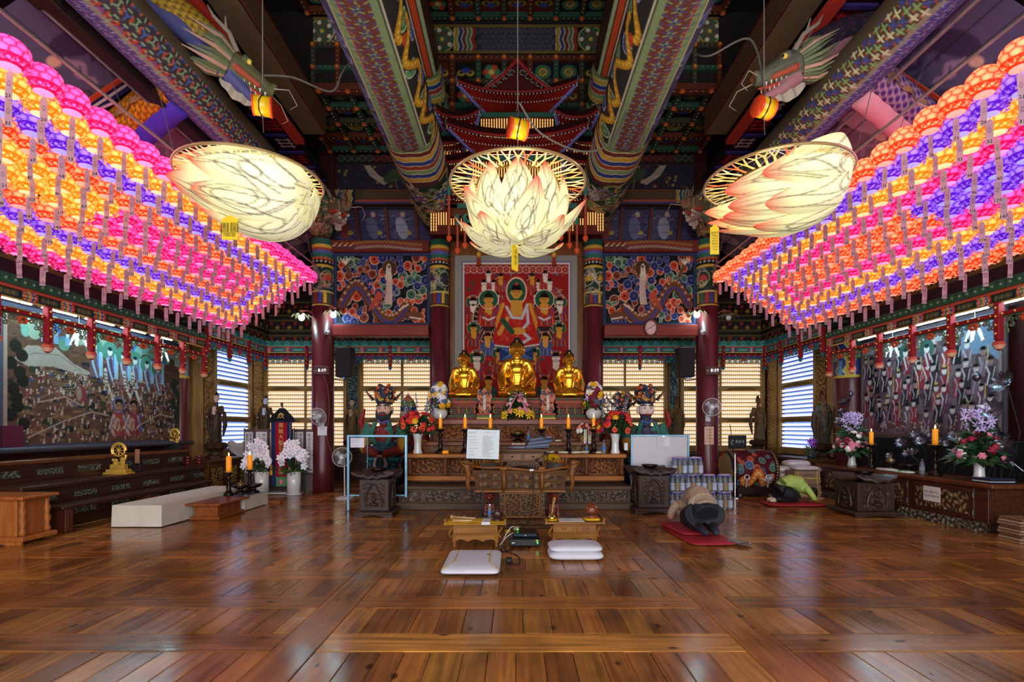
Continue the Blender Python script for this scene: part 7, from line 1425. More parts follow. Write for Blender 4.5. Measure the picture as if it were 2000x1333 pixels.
for s in (-1, 1):
 x = -3.68 if s < 0 else 3.68; t = thing('loudspeaker', 'black wall loudspeaker mounted beside the %s front column' % ('left' if s < 0 else 'right'), 'speaker', (x, 11.1, 2.75)); part('cabinet', MB().box(x - .17, x + .17, 10.95, 11.25, 2.48, 3.12, ch=.015), M('black_speaker_cloth', '#0c0c0e', .6), t); part('grille', MB().box(x - .155, x + .155, 10.94, 10.955, 2.5, 3.1, ch=.004), M('black_grille', '#101012', .7, bump=.4, bs=300), t); part('bracket', MB().tube([(x, 11.2, 2.5), (x - .06 * -s, 11.2, 2.42), (x + .3 * s, 11.2, 2.45)], .012, 6), BLK, t)
 part('blue_light', MB().ell((x + .02, 10.945, 2.46), .012, 6, 5), M('blue_led', '#3050ff', .4, emit=3), t)
 cx_ = -4.14 if s < 0 else 4.22; t = thing('digital_clock', 'dark digital clock reading 8:09 on the %s front column' % ('left' if s < 0 else 'right'), 'clock', (cx_, 10.9, 2.6)); b = part('case', MB().box(cx_ - .16, cx_ + .16, 10.9, 10.98, 2.52, 2.7), M('dark_red_brown_plastic', '#4a2a24', .4), t)
 wl = M('white_led_digits', '#ffffff', .4, emit=.8, var=0); text(b, '8:09', (cx_ + .03, 10.896, 2.61), .105, wl, name='digits', res=1); text(b, '- -', (cx_ - .115, 10.896, 2.61), .05, wl, name='digits', res=1)
 sx = s * 4.2 - s * .12; t = thing('security_camera', 'small white security camera below the lintel at the %s front column' % ('left' if s < 0 else 'right'), 'camera', (sx, 10.98, 3.42)); part('mount', MB().lathe([(.05, 0), (.05, .03), (.02, .05)], (sx - s * .05, 11.0, 3.44), 12), FW, t); part('dome', MB().ell((sx - s * .05, 10.97, 3.43), (.05, .06, .05), 12, 8), FW, t, True); part('lens', MB().ell((sx - s * .05, 10.915, 3.42), .02, 8, 6), BLK, t)
 # flower lamps
 for q, lit in ((-1, True if s > 0 else True), (1, False if s > 0 else True)):
  x = s * 4.2 + q * (.38 if s * q > 0 else .3); lit = not (s > 0 and q > 0); z = 3.84 if s * q < 0 else 3.78
  t = thing('flower_lamp', '%s metal flower lamp on the %s side of the %s front column' % ('glowing white' if lit else 'unlit', 'outer' if s * q > 0 else 'inner', 'left' if s < 0 else 'right'), 'lamp', (x, 10.98, z))
  for k in range(10): a = k * pi / 5; part('metal_petal', MB().surf(lambda u, v: V(x + (.03 + .2 * v) * cos(a) - (u - .5) * .11 * sin(pi * min(.12 + v * .83, 1)) * sin(a), 10.98 + (.03 + .2 * v) * sin(a) + (u - .5) * .11 * sin(pi * min(.12 + v * .83, 1)) * cos(a), z + .04 + .03 * sin(v * 3) - .07 * v * v), 4, 6), M('old_gold_petal', '#8a805c', .35, .7), t, True)
  part('bulb', MB().ell((x, 10.98, z - .03), .062, 14, 10), M('lit_lamp_bulb', '#eefcff', .3, emit=60, ecol='#c8f4ff', var=0) if lit else M('unlit_bulb_glass', '#b0b0a8', .2), t, True)
  part('arm', MB().tube([(x, 11.0, z + .04), (x + q * .06, 11.02, z + .12), (x - q * .1, 11.05, z + .14), (s * 4.2 + q * .18, 11.08, z + .08)], .016, 6), M('red_scroll_arm', '#8a3a30', .5), t)
t = thing('wall_clock', 'round pinkish wall clock with brown rim on the right red lintel', 'clock', (2.93, 11.05, 3.55)); Mx = Matrix.Translation((2.93, 11.06, 3.55)) @ Matrix.Rotation(pi / 2, 4, 'X')
part('rim', MB().tube([(2.93 + .135 * cos(k * pi / 20), 11.05, 3.55 + .17 * sin(k * pi / 20)) for k in range(40)], .02, 8, closed=True), wood('clock_rim_wood', '#6a3a2c', 0), t, True); fc = part('face', MB().ext([(.135 * cos(k * pi / 20), .17 * sin(k * pi / 20)) for k in range(40)], ((2.93, 11.05, 3.55), (1, 0, 0), (0, 0, 1)), -.015, lin('#d8b4b0')), PAINTG, t)
for k in range(12): a = pi / 2 - (k + 1) * pi / 6; text(fc, str(k + 1), (2.93 + .105 * cos(a), 11.028, 3.55 + .135 * sin(a)), .035, INK, name='numeral', res=1)
part('hand', MB().tube([(2.93, 11.03, 3.55), (2.93 - .09, 11.03, 3.55 - .05)], .005, 5).tube([(2.93, 11.03, 3.55), (3.01, 11.03, 3.61)], .004, 5), INK, t)
def notice(lab, c, w, h, col, seedtxt, yaw=0):
 t = solo('paper_notice', lab, 'notice', MB().box(-w / 2, w / 2, -.002, .002, -h / 2, h / 2, lin(col), .001, Matrix.Translation(c) @ Matrix.Rotation(yaw, 4, 'Z')), PAP, c); return t
n_ = notice('pale orange notice with printed lines on the right front column', (4.15, 10.95, 1.22), .2, .38, '#d8b49a', 0)
for i, (s_, red) in enumerate((('알림말씀', 0), ('지정된', 1), ('장소에', 0), ('놓아주세요', 0), ('관리사무소', 1))): text(n_, s_, (4.15, 10.946, 1.35 - i * .065), .042, MATS['red_print'] if red else INK)
notice('small white paper taped under the left fan on the left front column', (-4.12, 10.94, 1.32), .2, .19, '#d8d4d8', 0); notice('narrow blank paper strip taped low on the right edge of the altar vase shelf', (1.95, 9.0, 1.06), .06, .13, '#d8dce0', 0)
for s, pts in ((-1, [(-4.1, 10.94, 2.52), (-4.0, 10.94, 2.2), (-3.97, 10.94, 1.7), (-4.02, 10.94, 1.2), (-3.9, 10.96, .8)]), (1, [(4.17, 10.94, 1.62), (4.17, 10.94, 1.0), (4.2, 10.94, .7), (4.18, 10.94, .5)])): cord('thin pale wire running down the %s front column' % ('left' if s < 0 else 'right'), pts, M('pale_wire', '#8a7470', .5), .004)
# ---------------------------------------------------------------- wall paintings
rr = random.Random(21)
def small_fig(cv, x, y, s, robe, skin='#b89a8c', hat=None, sash=None):
 cv.poly([(x - s * .9, y - s * 3.4), (x + s * .9, y - s * 3.4), (x + s * .65, y - s * .7), (x - s * .65, y - s * .7)], robe); cv.ell(x, y, s * .62, s * .8, skin); cv.ell(x, y + s * .55, s * .6, s * .4, hat or '#17131a')
 if sash: cv.line([(x - s * .4, y - s * .9), (x, y - s * 2.2), (x + s * .3, y - s * 3.3)], s * .4, sash); cv.line([(x + s * .5, y - s), (x + s * .8, y - s * 2)], s * .35, sash)
wp = thing('wall_painting', 'long hanging scroll painting of white robed figures over a crowded brown landscape, left wall', 'painting', (-6.95, 8.8, 1.15))
w, h = 3.68, 1.92; cv = Cv(w, h, 330, 172, '#5b4133')
for k in range(900):
 x, y = rr.uniform(0, w), rr.uniform(0, h); a = .4 * sin(x * 3) + rr.uniform(-.5, .5); l = rr.uniform(.04, .2); cv.line([(x, y), (x + l * cos(a), y + l * sin(a) * .5)], rr.uniform(.01, .04), rr.choice(['#6b4c38', '#4a3830', '#584236', '#3a332c', '#705844']))
for k in range(150): x = rr.uniform(0, w); y = rr.choice((rr.uniform(.1, 1.3), rr.uniform(.1, .8))); cv.ell(x, y, rr.uniform(.04, .12), rr.uniform(.02, .05), rr.choice(['#2b302a', '#35382e', '#26282a', '#7a5a44']))
for k in range(70): x = rr.uniform(.2, w - .1); cv.ell(x, rr.uniform(1.5, 1.9), rr.uniform(.06, .14), rr.uniform(.05, .1), rr.choice(['#6f9a8c', '#4f7a9c', '#9ab0a8', '#3f66a8', '#5f8a78', '#8a9a88']))
cv.poly([(.1, 1.2), (.3, 1.42), (.75, 1.45), (1.05, 1.25), (1.45, 1.12), (1.2, 1.08), (.7, 1.16), (.3, 1.12)], '#9c9288'); cv.line([(.15, 1.2), (.4, 1.32), (.8, 1.35), (1.2, 1.15)], .012, '#6a6460')
for k in range(16):
 for q in range(8): cv.poly([(.55 + k * .045 + q * .03, 1.1 - q * .04), (.575 + k * .045 + q * .03, 1.1 - q * .04), (.59 + k * .045 + q * .03, 1.08 - q * .04), (.565 + k * .045 + q * .03, 1.08 - q * .04)], '#8a7860')
def big(x, y, s, c): cv.ell(x, y, s * 2, s * 2, '#477a68'); small_fig(cv, x, y, s, c, '#c8ccc8', '#1c2430', '#7f98b8'); cv.poly([(x - s * 1.1, y - s * 6), (x + s * 1.1, y - s * 6), (x + s * .9, y - s * 1.5), (x - s * .9, y - s * 1.5)], c); cv.line([(x - s * .7, y - s * 1.5), (x - s * .2, y - s * 3.5), (x + s * .7, y - s * 5.8)], s * .45, '#8fb4d0'); cv.line([(x + s * .8, y - s * 1.4), (x + s * 1.1, y - s * 4)], s * .4, '#5a86c8')
for i, x in enumerate((1.45, 1.78, 2.08, 2.36, 2.66, 2.95)): big(x, 1.58 - .04 * i, .085, ('#6a5058', '#5a4450', '#7a5a5c')[i % 3]); cv.rect(x + .11, x + .17, 1.1, 1.5, '#8fb0c8')
for x0 in (1.68, 2.1, 2.3): cv.line([(x0, 1.22), (x0 + .02, 1.0), (x0 + .14, .78), (x0 + .16, .74)], .065, '#c0b8b0'); [cv.line([(x0 - .015 + .02 * (q // 2), 1.18 - q * .06), (x0 + .02 + .02 * (q // 2), 1.17 - q * .06)], .022, '#22201f') for q in range(7)]
for x in (.55, .75, .95): small_fig(cv, x, 1.68, .05, '#7c9cc0', '#c8d0d0')
for k in range(520):
 x = rr.uniform(.15, w - .12); y = rr.uniform(.05, 1.12) if rr.random() < .75 else rr.uniform(.6, 1.15); s = rr.uniform(.012, .026); small_fig(cv, x, y, s, rr.choice(['#8a4a44', '#a89a90', '#3a4a7a', '#b0a094', '#2c2a30', '#6a3a34', '#8c7a58', '#a8887c']), rr.choice(['#c0a494', '#b08a78', '#cbb8ac']))
for x, c in ((1.98, '#8a4038'), (2.32, '#7a3a40')):
 cv.ring(x, .64, .13, .025, '#4a5a94' if c == '#8a4038' else '#7a3440'); cv.ell(x, .68, .09, .07, '#1c1816'); cv.ell(x, .6, .07, .09, '#8f6a56'); cv.poly([(x - .17, .1), (x + .18, .1), (x + .13, .5), (x - .13, .5)], c); cv.line([(x - .12, .45), (x - .2, .25), (x - .1, .12)], .06, '#b09080'); cv.line([(x + .12, .45), (x + .2, .2)], .05, '#4a5a94'); cv.ell(x - .04, .3, .08, .12, '#a8806c')
 for q in (-1, 1): cv.line([(x + q * .015, .625), (x + q * .045, .63)], .014, '#241814'); cv.line([(x + q * .1, .45), (x + q * .16, .3), (x + q * .05, .2)], .03, '#b89a88'); cv.line([(x + q * .13, .4), (x + q * .2, .14)], .02, '#3f5a94'); cv.line([(x + q * .02, .34), (x + q * .1, .12)], .02, '#4a2220')
 cv.line([(x - .03, .555), (x + .03, .555)], .012, '#2a1a18')
cv.ell(1.2, .78, .1, .13, '#7a3438'); cv.ell(1.16, .78, .05, .11, '#8c7a6a')
for k in range(10): cv.ell(.15 + rr.uniform(-.1, .15), .3 + k * .12, .09, .09, '#26241f'); cv.ell(w - .15 - rr.uniform(-.05, .15), .45 + k * .08, .09, .07, '#2e362c')
for pts in ([(.3, .1), (.9, .35), (1.4, .5), (1.75, .45)], [(2.5, .3), (3.0, .5), (3.4, .45)], [(.5, .62), (.9, .72), (1.2, .6)]): cv.line(pts, .02, '#a08c78')
cpart('painted_scroll', cv, plane_fn((-6.93, 6.98, 1.15), (0, 1, 0), (0, 0, 1)), wp, CLOTHP)
part('scroll_mount', MB().box(-6.97, -6.935, 6.84, 10.74, 1.1, 3.12, lin('#4e5066'), .004), CLOTHP, wp); part('border_strip', MB().box(-6.935, -6.925, 6.93, 6.985, 1.4, 3.05, lin('#9a8478'), .002).box(-6.935, -6.925, 10.64, 10.68, 1.25, 3.05, lin('#9a8478'), .002), CLOTHP, wp)
part('scroll_roller', MB().tube([(-6.88, 6.6, 1.08), (-6.88, 10.9, 1.08)], .045, 12), M('dark_grey_roller', '#3c3c44', .45), wp); part('purple_corner_cloth', MB().box(-6.94, -6.91, 6.9, 7.2, 1.12, 1.42, lin('#5c2638')), CLOTHP, wp)
wp = thing('wall_painting', 'large faded painting of rows of court figures in dark red robes, right wall', 'painting', (6.95, 8.8, 1.2)); w, h = 2.95, 1.84; cv = Cv(w, h, 270, 168, '#5c4a52')
for k in range(500): x, y = rr.uniform(0, w), rr.uniform(0, h); cv.ell(x, y, rr.uniform(.03, .1), rr.uniform(.03, .1), rr.choice(['#54424a', '#66525a', '#4a3a40', '#6a5a60']))
cv.poly([(2.2, 1.84), (2.95, 1.84), (2.95, 1.1), (2.55, 1.45)], '#6a7c94'); cv.rect(0, w, 1.6, 1.84, '#8c8c90'); cv.rect(2.3, w, 1.3, 1.84, '#64788f'); cv.poly([(1.2, 1.7), (1.9, 1.7), (1.8, 1.84), (1.3, 1.84)], '#3c4c60')
for k in range(40): cv.ell(1.3 + rr.uniform(-.1, .5), 1.55 + rr.uniform(-.05, .08), .03, .02, '#b8a0a0')
ROB = ['#7a2c36', '#2a2228', '#86303a', '#3a3038', '#5c3a52', '#8a3a3e', '#202024', '#6c5a64']
for row, (y0, s, n) in enumerate(((1.42, .062, 13), (1.12, .066, 14), (.8, .07, 13), (.5, .06, 12))):
 for i in range(n):
  x = .12 + (i + .5 * (row % 2)) * (w - .2) / n + rr.uniform(-.06, .06); y = y0 + rr.uniform(-.13, .13); s *= rr.uniform(.93, 1.07); rb = rr.choice(ROB)
  cv.poly([(x - s * 1.5, y - s * 6), (x + s * 1.5, y - s * 6), (x + s * 1.2, y - s * 1.2), (x - s * 1.2, y - s * 1.2)], rb); cv.line([(x - s, y - s * 1.4), (x - s * .3, y - s * 3), (x - s * .9, y - s * 5.6)], s * .42, rr.choice(['#b8b0b0', '#a89c9c', '#8a8090'])); cv.line([(x + s * 1.1, y - s * 1.6), (x + s * .6, y - s * 4)], s * .3, '#a09498')
  cv.ell(x, y, s * .72, s * .95, rr.choice(['#cfc8c6', '#b8a8a4', '#c8bcb8', '#8a6a64'])); cv.ell(x, y + s * .75, s * .75, s * .45, '#141216'); cv.line([(x - s * .9, y + s * .5), (x + s * .9, y + s * .5)], s * .2, '#1a161a')
  for q in (-1, 1): cv.line([(x + q * s * .2, y + s * .1), (x + q * s * .45, y + s * .12)], s * .14, '#2a2024')
  cv.line([(x - s * .15, y - s * .5), (x + s * .15, y - s * .5)], s * .12, '#7a3a3c')
  if (i * 7 + row * 3) % 6 == 0: cv.line([(x + s * 1.2, y - s * 3), (x + s * 1.25, y + s)], s * .3, '#b8a058')
  if (i + row) % 5 == 0: cv.ell(x, y + s * 1.2, s * .6, s * .4, '#b09a54')
for x in (1.15, 1.62): cv.ell(x, 1.5, .15, .17, '#35524c'); small_fig(cv, x, 1.5, .09, '#7a2c3a', '#c8c0c0', '#1c2c30', '#b8b0b8')
for k in range(34): small_fig(cv, rr.uniform(.2, w - .1), rr.uniform(.12, .3), .03, rr.choice(['#6a4038', '#9a8880', '#5c3038']), '#b49a8c')
cv.rect(0, w, 0, .05, '#5a4238'); cv.rect(0, .04, 0, h, '#7a6a68'); cv.rect(w - .04, w, 0, h, '#7a6a68'); cpart('painted_canvas', cv, plane_fn((6.93, 10.24, 1.22), (0, -1, 0), (0, 0, 1)), wp, CLOTHP); part('backing_board', MB().box(6.94, 6.98, 7.24, 10.3, 1.16, 3.12, lin('#4a4048')), PAINT, wp)
for x, sd, lab in ((6.6, 1, 'near end'), (6.6, 2, 'far end'), (-6.6, 3, 'near end'), (-6.6, 4, 'far end')):
 y = (7.35, 8.95, 7.75, 9.6)[sd - 1]; t = thing('lotus_tassel_lamp', 'silvery lit lotus charm with tassels hanging before the %s wall painting, %s' % ('right' if x > 0 else 'left', lab), 'ornament', (x, y, 2.85), 'lotus charms before the wall paintings'); m = M('silver_white_charm', '#dce8e8', .35, var=.2, emit=.25)
 part('lotus', MB().lathe([(.03, .12), (.09, .08), (.1, .03), (.05, 0)], (x, y, 2.85), 12, wob=lambda a, z: 1 + .18 * cos(6 * a)), m, t, True)
 for k in range(5): a = k * 1.2566; part('tassel', MB().tube([(x + .03 * cos(a), y + .03 * sin(a), 2.86), (x + .07 * cos(a), y + .07 * sin(a), 2.74), (x + .1 * cos(a), y + .1 * sin(a), 2.66)], [.014, .02, .01], 6).ell((x + .1 * cos(a), y + .1 * sin(a), 2.65), .018, 6, 5, lin('#a03050')), m, t)
 part('cord', MB().tube([(x, y, 2.96), (x, y, 3.24)], .004, 4), m, t)
# ---------------------------------------------------------------- left wall: altar steps and what stands on them
STP = wood('dark_step_wood', '#40241a', 1, .36, .5, .3); PNL = ('#141a14', '#33463a', '#a8a088')
st = thing('altar_steps', 'long dark wooden altar steps with painted flower panels along the left wall', 'altar', (-6.5, 8.4, 0))
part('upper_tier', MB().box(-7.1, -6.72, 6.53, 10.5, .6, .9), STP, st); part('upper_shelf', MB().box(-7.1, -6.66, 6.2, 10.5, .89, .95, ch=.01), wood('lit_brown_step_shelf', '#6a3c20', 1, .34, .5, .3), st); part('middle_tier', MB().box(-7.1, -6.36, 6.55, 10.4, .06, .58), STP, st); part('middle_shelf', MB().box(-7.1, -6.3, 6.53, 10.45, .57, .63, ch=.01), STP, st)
for i in range(6):
 y = 6.5 + i * .68
 if i: carved(st, y, y + .5, -.735 + 7.0 - 6.0, 0, 1, 0) if False else None
 Mx = frame_at((-6.72, 0, 0), (0, 1, 0)); carved(st, y, y + .44, -.005, .72, .81, 120 + i, PNL, .015, 20., Mx); Mx = frame_at((-6.36, 0, 0), (0, 1, 0)); carved(st, y + .2, y + .6, -.005, .4, .48, 130 + i, PNL, .015, 20., Mx); carved(st, y + .2, y + .6, -.005, .16, .25, 140 + i, PNL, .015, 20., Mx)
part('lower_carving_ground', MB().box(-6.4, -6.3, 6.5, 10.3, 0, .1), STP, st); carved(st, 6.5, 7.2, -.01, .0, .12, 150, ('#1a1c1a', '#4a5a4c', '#b0a08c'), .03, 18., frame_at((-6.3, 0, 0), (0, 1, 0)))
bn = thing('bench', 'long narrow dark wooden bench in front of the left altar steps', 'bench', (-6.08, 8.4, 0)); part('bench_top', MB().box(-6.22, -5.94, 6.72, 10.1, .31, .36, ch=.01), STP, bn)
for y in (6.85, 8.4, 9.95): part('leg', MB().box(-6.18, -5.97, y - .05, y + .07, 0, .31), wood('bench_leg_wood', '#5a3020', 2), bn)
pd = thing('podium', 'orange brown wooden podium with turned corner posts at the left edge', 'podium', (-6.35, 6.2, 0)); PDW = wood('orange_podium_wood', '#a8602a', 2, .36, .4, .3)
part('top', MB().box(-6.8, -5.78, 6.0, 6.5, .54, .58, ch=.01), PDW, pd); part('case', MB().box(-6.7, -5.92, 6.08, 6.45, .08, .54), PDW, pd); part('base', MB().box(-6.78, -5.8, 6.02, 6.5, .04, .1, ch=.012).ext([(-6.75, 0), (-6.6, 0), (-6.5, .03), (-6.1, .03), (-6.0, 0), (-5.82, 0), (-5.82, .05), (-6.75, .05)], ((0, 6.03, 0), (1, 0, 0), (0, 0, 1)), -.03), PDW, pd)
for x, y in ((-5.87, 6.1), (-5.87, 6.42), (-6.3, 6.06)): part('turned_post', MB().lathe([(.03, .1), (.04, .14), (.022, .2), (.042, .27), (.024, .33), (.04, .4), (.022, .46), (.036, .54)], (x, y, 0), 12), PDW, pd, True)
CAB = wood('carved_cabinet_wood', '#4e3018', 1, .4, .5, .2)
def side_cab(s, y0, y1):
 Mx = ML if s < 0 else MR; t = thing('carved_cabinet', 'dark cabinet with carved gilt panels under the standing statue, far end of the %s wall' % ('left' if s < 0 else 'right'), 'cabinet', (s * 6.6, (y0 + y1) / 2, 0)); part('case', MB().box(s * 7.1, s * 6.3, y0, y1, 0, .66), CAB, t); part('top', MB().box(s * 7.1, s * 6.24, y0, y1 + .02, .66, .72, ch=.01), CAB, t)
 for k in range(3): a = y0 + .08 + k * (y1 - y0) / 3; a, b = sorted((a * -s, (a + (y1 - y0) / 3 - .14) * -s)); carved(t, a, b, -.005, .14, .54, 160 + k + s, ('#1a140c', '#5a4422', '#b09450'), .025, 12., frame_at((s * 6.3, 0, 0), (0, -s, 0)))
side_cab(-1, 10.52, 12.2); side_cab(1, 10.72, 12.2)
GYL = M('yellow_gilt_wood', '#d0a040', .38, .35, var=.3)
def wheel(lab, x, y, z, k, base):
 t = thing('wheel_ornament', lab, 'ornament', (x, y, z)); c = V(x, y, z + .34 * k); m = MB().tube([c + V(.085 * k * cos(a * .39), 0, .085 * k * sin(a * .39)) for a in range(16)], .012 * k, 6, closed=True).ell(c, .02 * k, 8, 6)
 for q in range(8): m.tube([c, c + V(.085 * k * cos(q * .785), 0, .085 * k * sin(q * .785))], .006 * k, 5)
 part('spoked_wheel', m, GYL, t); m = MB()
 for q in range(14): a = q * .45; m.tube([c + V(.1 * k * cos(a + .3 * e), 0, .1 * k * sin(a + .3 * e) + (.0 if sin(a) > -.2 else -.08 * k)) for e in range(3)], .016 * k, 6)
 for q in range(4): m.ell(c + V(.05 * k * (-1) ** q, 0, -.13 * k - q * .022 * k), (.04 * k, .02, .035 * k), 8, 6)
 part('openwork_frame', m, GYL, t, kind='stuff'); part('stepped_base', MB().box(x - .17 * k, x + .17 * k, y - .1, y + .1, z, z + .03 * k).box(x - .14 * k, x + .14 * k, y - .08, y + .08, z + .03 * k, z + .07 * k).box(x - .1 * k, x + .1 * k, y - .05, y + .05, z + .07 * k, z + .14 * k), base, t)
wheel('gilt wheel of law ornament on the middle shelf of the left altar steps', -6.5, 8.4, .63, 1.15, GYL); wheel('gilt ornament on black base at the far end of the upper left step', -6.85, 10.3, .95, .95, BLK)
t = thing('tablet_stand', 'slim pink brown tablet on a black stand right of the gilt wheel', 'tablet', (-6.5, 8.8, .63)); part('tablet', MB().box(-6.54, -6.46, 8.8, 8.82, .78, 1.02, lin('#a06a50')), PAINT, t); part('stand', MB().box(-6.56, -6.44, 8.74, 8.9, .63, .66).tube([(-6.54, 8.81, .66), (-6.54, 8.81, .95)], .008, 6).tube([(-6.46, 8.81, .66), (-6.46, 8.81, .95)], .008, 6).box(-6.55, -6.45, 8.79, 8.83, .76, .78), BLK, t)
for i in range(6): solo('lacquer_dish', 'dark red lacquer dish in the stacks at the far end of the left steps, %s' % NTH[i], 'dish', MB().lathe([(.03, 0), (.05, .01), (.03, .03), (.07, .05), (.085, .075), (.07, .075), (.02, .055)], (-6.45 + .18 * (i // 3) * .5, 10.1 + .22 * (i // 3), .635 + .055 * (i % 3)), 16), M('dark_red_lacquer', '#5a1418', .2, coat=.5), (-6.45, 10.1, .63), 'stacked lacquer dishes', True)
o = solo('plastic_sheet', 'crumpled white plastic sheet draped below the bluish left window', 'cloth', MB().surf(lambda u, v: V(-6.62 + .35 * v * v + .03 * sin(u * 17) * v, 11.75 + 1.0 * u, 1.06 - .34 * v + .05 * sin(u * 9) * (1 - v) - .06 * abs(u - .5)), 40, 12), M('white_plastic_sheet', '#c4c4d4', .4, var=.15, trans=.15), (-6.5, 12.2, .72), None, True)
# white clothed tables, step, candlesticks
WCL = M('white_table_cloth', '#cfc6b4', .75, var=.08, bump=.25, bs=7)
def cloth_table(lab, x0, x1, y0, y1, h, glass=False):
 t = thing('cloth_table', lab, 'table', ((x0 + x1) / 2, (y0 + y1) / 2, 0)); P4 = lambda u: [(x0, y0), (x1, y0), (x1, y1), (x0, y1), (x0, y0)]
 def f(u, v):
  q = u * 4; i = min(int(q), 3); a, b = P4(0)[i], P4(0)[i + 1]; e = q - i; x, y = a[0] + (b[0] - a[0]) * e, a[1] + (b[1] - a[1]) * e; k = .012 * v * sin(u * 40) + .012 * v; cx_, cy_ = (x0 + x1) / 2, (y0 + y1) / 2; return V(x + (x - cx_) * k, y + (y - cy_) * k * .4, h - (h - .012) * v)
 m = MB().surf(f, 81, 8); m.surf(lambda u, v: V(x0 + (x1 - x0) * u, y0 + (y1 - y0) * v, h), 6, 10); part('cloth', m, WCL, t); part('table_core', MB().box(x0 + .02, x1 - .02, y0 + .02, y1 - .02, 0, h - .01), DARK, t)
 if glass: part('glass_top', MB().box(x0 - .01, x1 + .01, y0 - .01, y1 + .01, h + .001, h + .011, ch=.002), M('blue_grey_glass_top', '#6a8290', .08, coat=.5), t)
 return t
cloth_table('long low table under a white cloth in front of the left bench', -5.62, -4.93, 7.14, 9.5, .31); cloth_table('small low white clothed table with blue glass top holding bronze candlesticks', -4.93, -4.5, 8.52, 9.3, .24, True)
sb = thing('wooden_step', 'low reddish wooden step box with carved symbols between the white tables', 'step', (-4.68, 8.1, 0)); SBW = wood('red_brown_step_wood', '#8a4a22', 1, .36, .4, .3); part('top', MB().box(-4.92, -4.4, 7.62, 8.5, .225, .255, ch=.006), SBW, sb); part('case', MB().box(-4.86, -4.5, 7.74, 8.4, .04, .225), SBW, sb); part('base', MB().box(-4.9, -4.45, 7.7, 8.44, 0, .05, ch=.01), SBW, sb)
for i, ch in enumerate('소원성'): text(sb, ch, (-4.498, 7.86 + i * .2, .135), .12, M('dark_carved_mark', '#3a1c10', .6), (pi / 2, 0, pi / 2), 'carved_mark')
solo('wooden_block', 'small pale topped wooden block on the floor behind the glass topped table', 'block', MB().box(-4.5, -4.3, 9.36, 9.5, 0, .05), SBW, (-4.4, 9.43, 0))
candle('orange candle on a dark bronze candlestick at the near end of the glass topped table', -4.82, 8.62, .252, .38, .26, .042, 'left table candlesticks', .9); candle('orange candle on a dark bronze candlestick at the far side of the glass topped table', -4.74, 9.15, .252, .38, .25, .042, 'left table candlesticks', .9)
burner('flat bronze incense dish with brass lid on the glass topped table', -4.76, 8.88, .252, .8); burner('round dark lidded bronze burner on the glass topped table, right of the dish', -4.6, 9.0, .252, .85, False)
# folding screen, banner, orchids
fs = thing('folding_screen', 'low folding screen with black brush calligraphy on white panels behind the orchids', 'screen', (-5.1, 11.1, 0)); SFB = wood('screen_frame_brown', '#3c2c28', 2); rc = random.Random(8)
for k in range(6):
 xa, xb = -5.86 + k * .27, -5.59 + k * .27; ya, yb = (10.98, 11.06) if k % 2 else (11.06, 10.98); u = V(xb - xa, yb - ya, 0).normalized(); Mx = frame_at((xa, ya, 0), u); L = .275; p = part('screen_panel', MB().box(0, L, 0, .02, .02, 1.36, lin('#5a4a44'), .004, Mx), PAINT, fs); w_ = part('paper_panel', MB().box(.03, L - .03, -.004, .002, .42, 1.3, lin('#c8c4c4'), .001, Mx), PAP, p)
 part('frame_strip', MB().box(0, .014, -.006, .024, 0, 1.38, Mx=Mx).box(L - .014, L, -.006, .024, 0, 1.38, Mx=Mx), SFB, fs)
 for c in range(2):
  for r in range(9):
   o = text(w_, rc.choice('山水雲月花心佛道空色無常法如是三界千里春秋'), (0, 0, 0), .078, INK); o.location = (Mx @ V(.09 + c * .095, -.006, 1.22 - r * .085)) - ORG[w_.name]; o.rotation_euler.z = math.atan2(u.y, u.x)
bn = thing('hanging_banner', 'blue and red temple banner with gold characters on a black roofed stand between the orchids', 'banner', (-4.9, 10.72, 0)); BX = -4.9
part('banner_head', MB().ext([(-.26, 0), (.26, 0), (.24, .1), (.05, .3), (-.05, .3), (-.24, .1)], ((BX, 10.75, 1.5), (1, 0, 0), (0, 0, 1)), -.04, lin('#141420')), PAINT, bn); part('blue_side', MB().surf(lambda u, v: V(BX - .22 + .44 * u, 10.745 + .01 * sin(u * 12), .16 + 1.36 * v), 12, 4, lin('#26345e')), CLOTHP, bn); rc_ = part('red_centre', MB().surf(lambda u, v: V(BX - .12 + .24 * u, 10.73 + .008 * sin(u * 12), .36 + 1.14 * v), 8, 4, lin('#a0182c')), CLOTHP, bn); part('green_foot', MB().box(BX - .11, BX + .11, 10.728, 10.735, .16, .36, lin('#5a8a5c')), CLOTHP, bn)
part('pink_lotus_patch', MB().ell((BX, 10.722, .25), (.06, .006, .035), 10, 6, lin('#c84a80')).ell((BX, 10.72, .26), (.025, .006, .05), 8, 6, lin('#e088a8')), PAINT, bn)
GTX = M('gold_thread', '#e0b860', .4, .3, var=.1)
for i, ch in enumerate('南無大聖引路王菩薩'): text(rc_, ch, (BX, 10.716, 1.43 - i * .122), .115, GTX)
part('gold_emblem', MB().tube([(BX + .06 * cos(a * .7) * (1 - .05 * a), 10.705, 1.64 + .06 * sin(a * .7) * (1 - .05 * a)) for a in range(14)], .009, 5).tube([(BX - .07, 10.705, 1.58), (BX, 10.705, 1.7), (BX + .07, 10.705, 1.58)], .008, 5), GTX, bn)
for s in (-1, 1): part('cord_tassel', MB().tube([(BX + s * .2, 10.7, 1.5), (BX + s * .19, 10.69, .62)], .006, 5, lin('#a87a50')).lathe([(.012, .62), (.02, .58), (.028, .4), (.02, .4)], (BX + s * .19, 10.69, 0), 8, lin('#d89a20')), PAINT, bn)
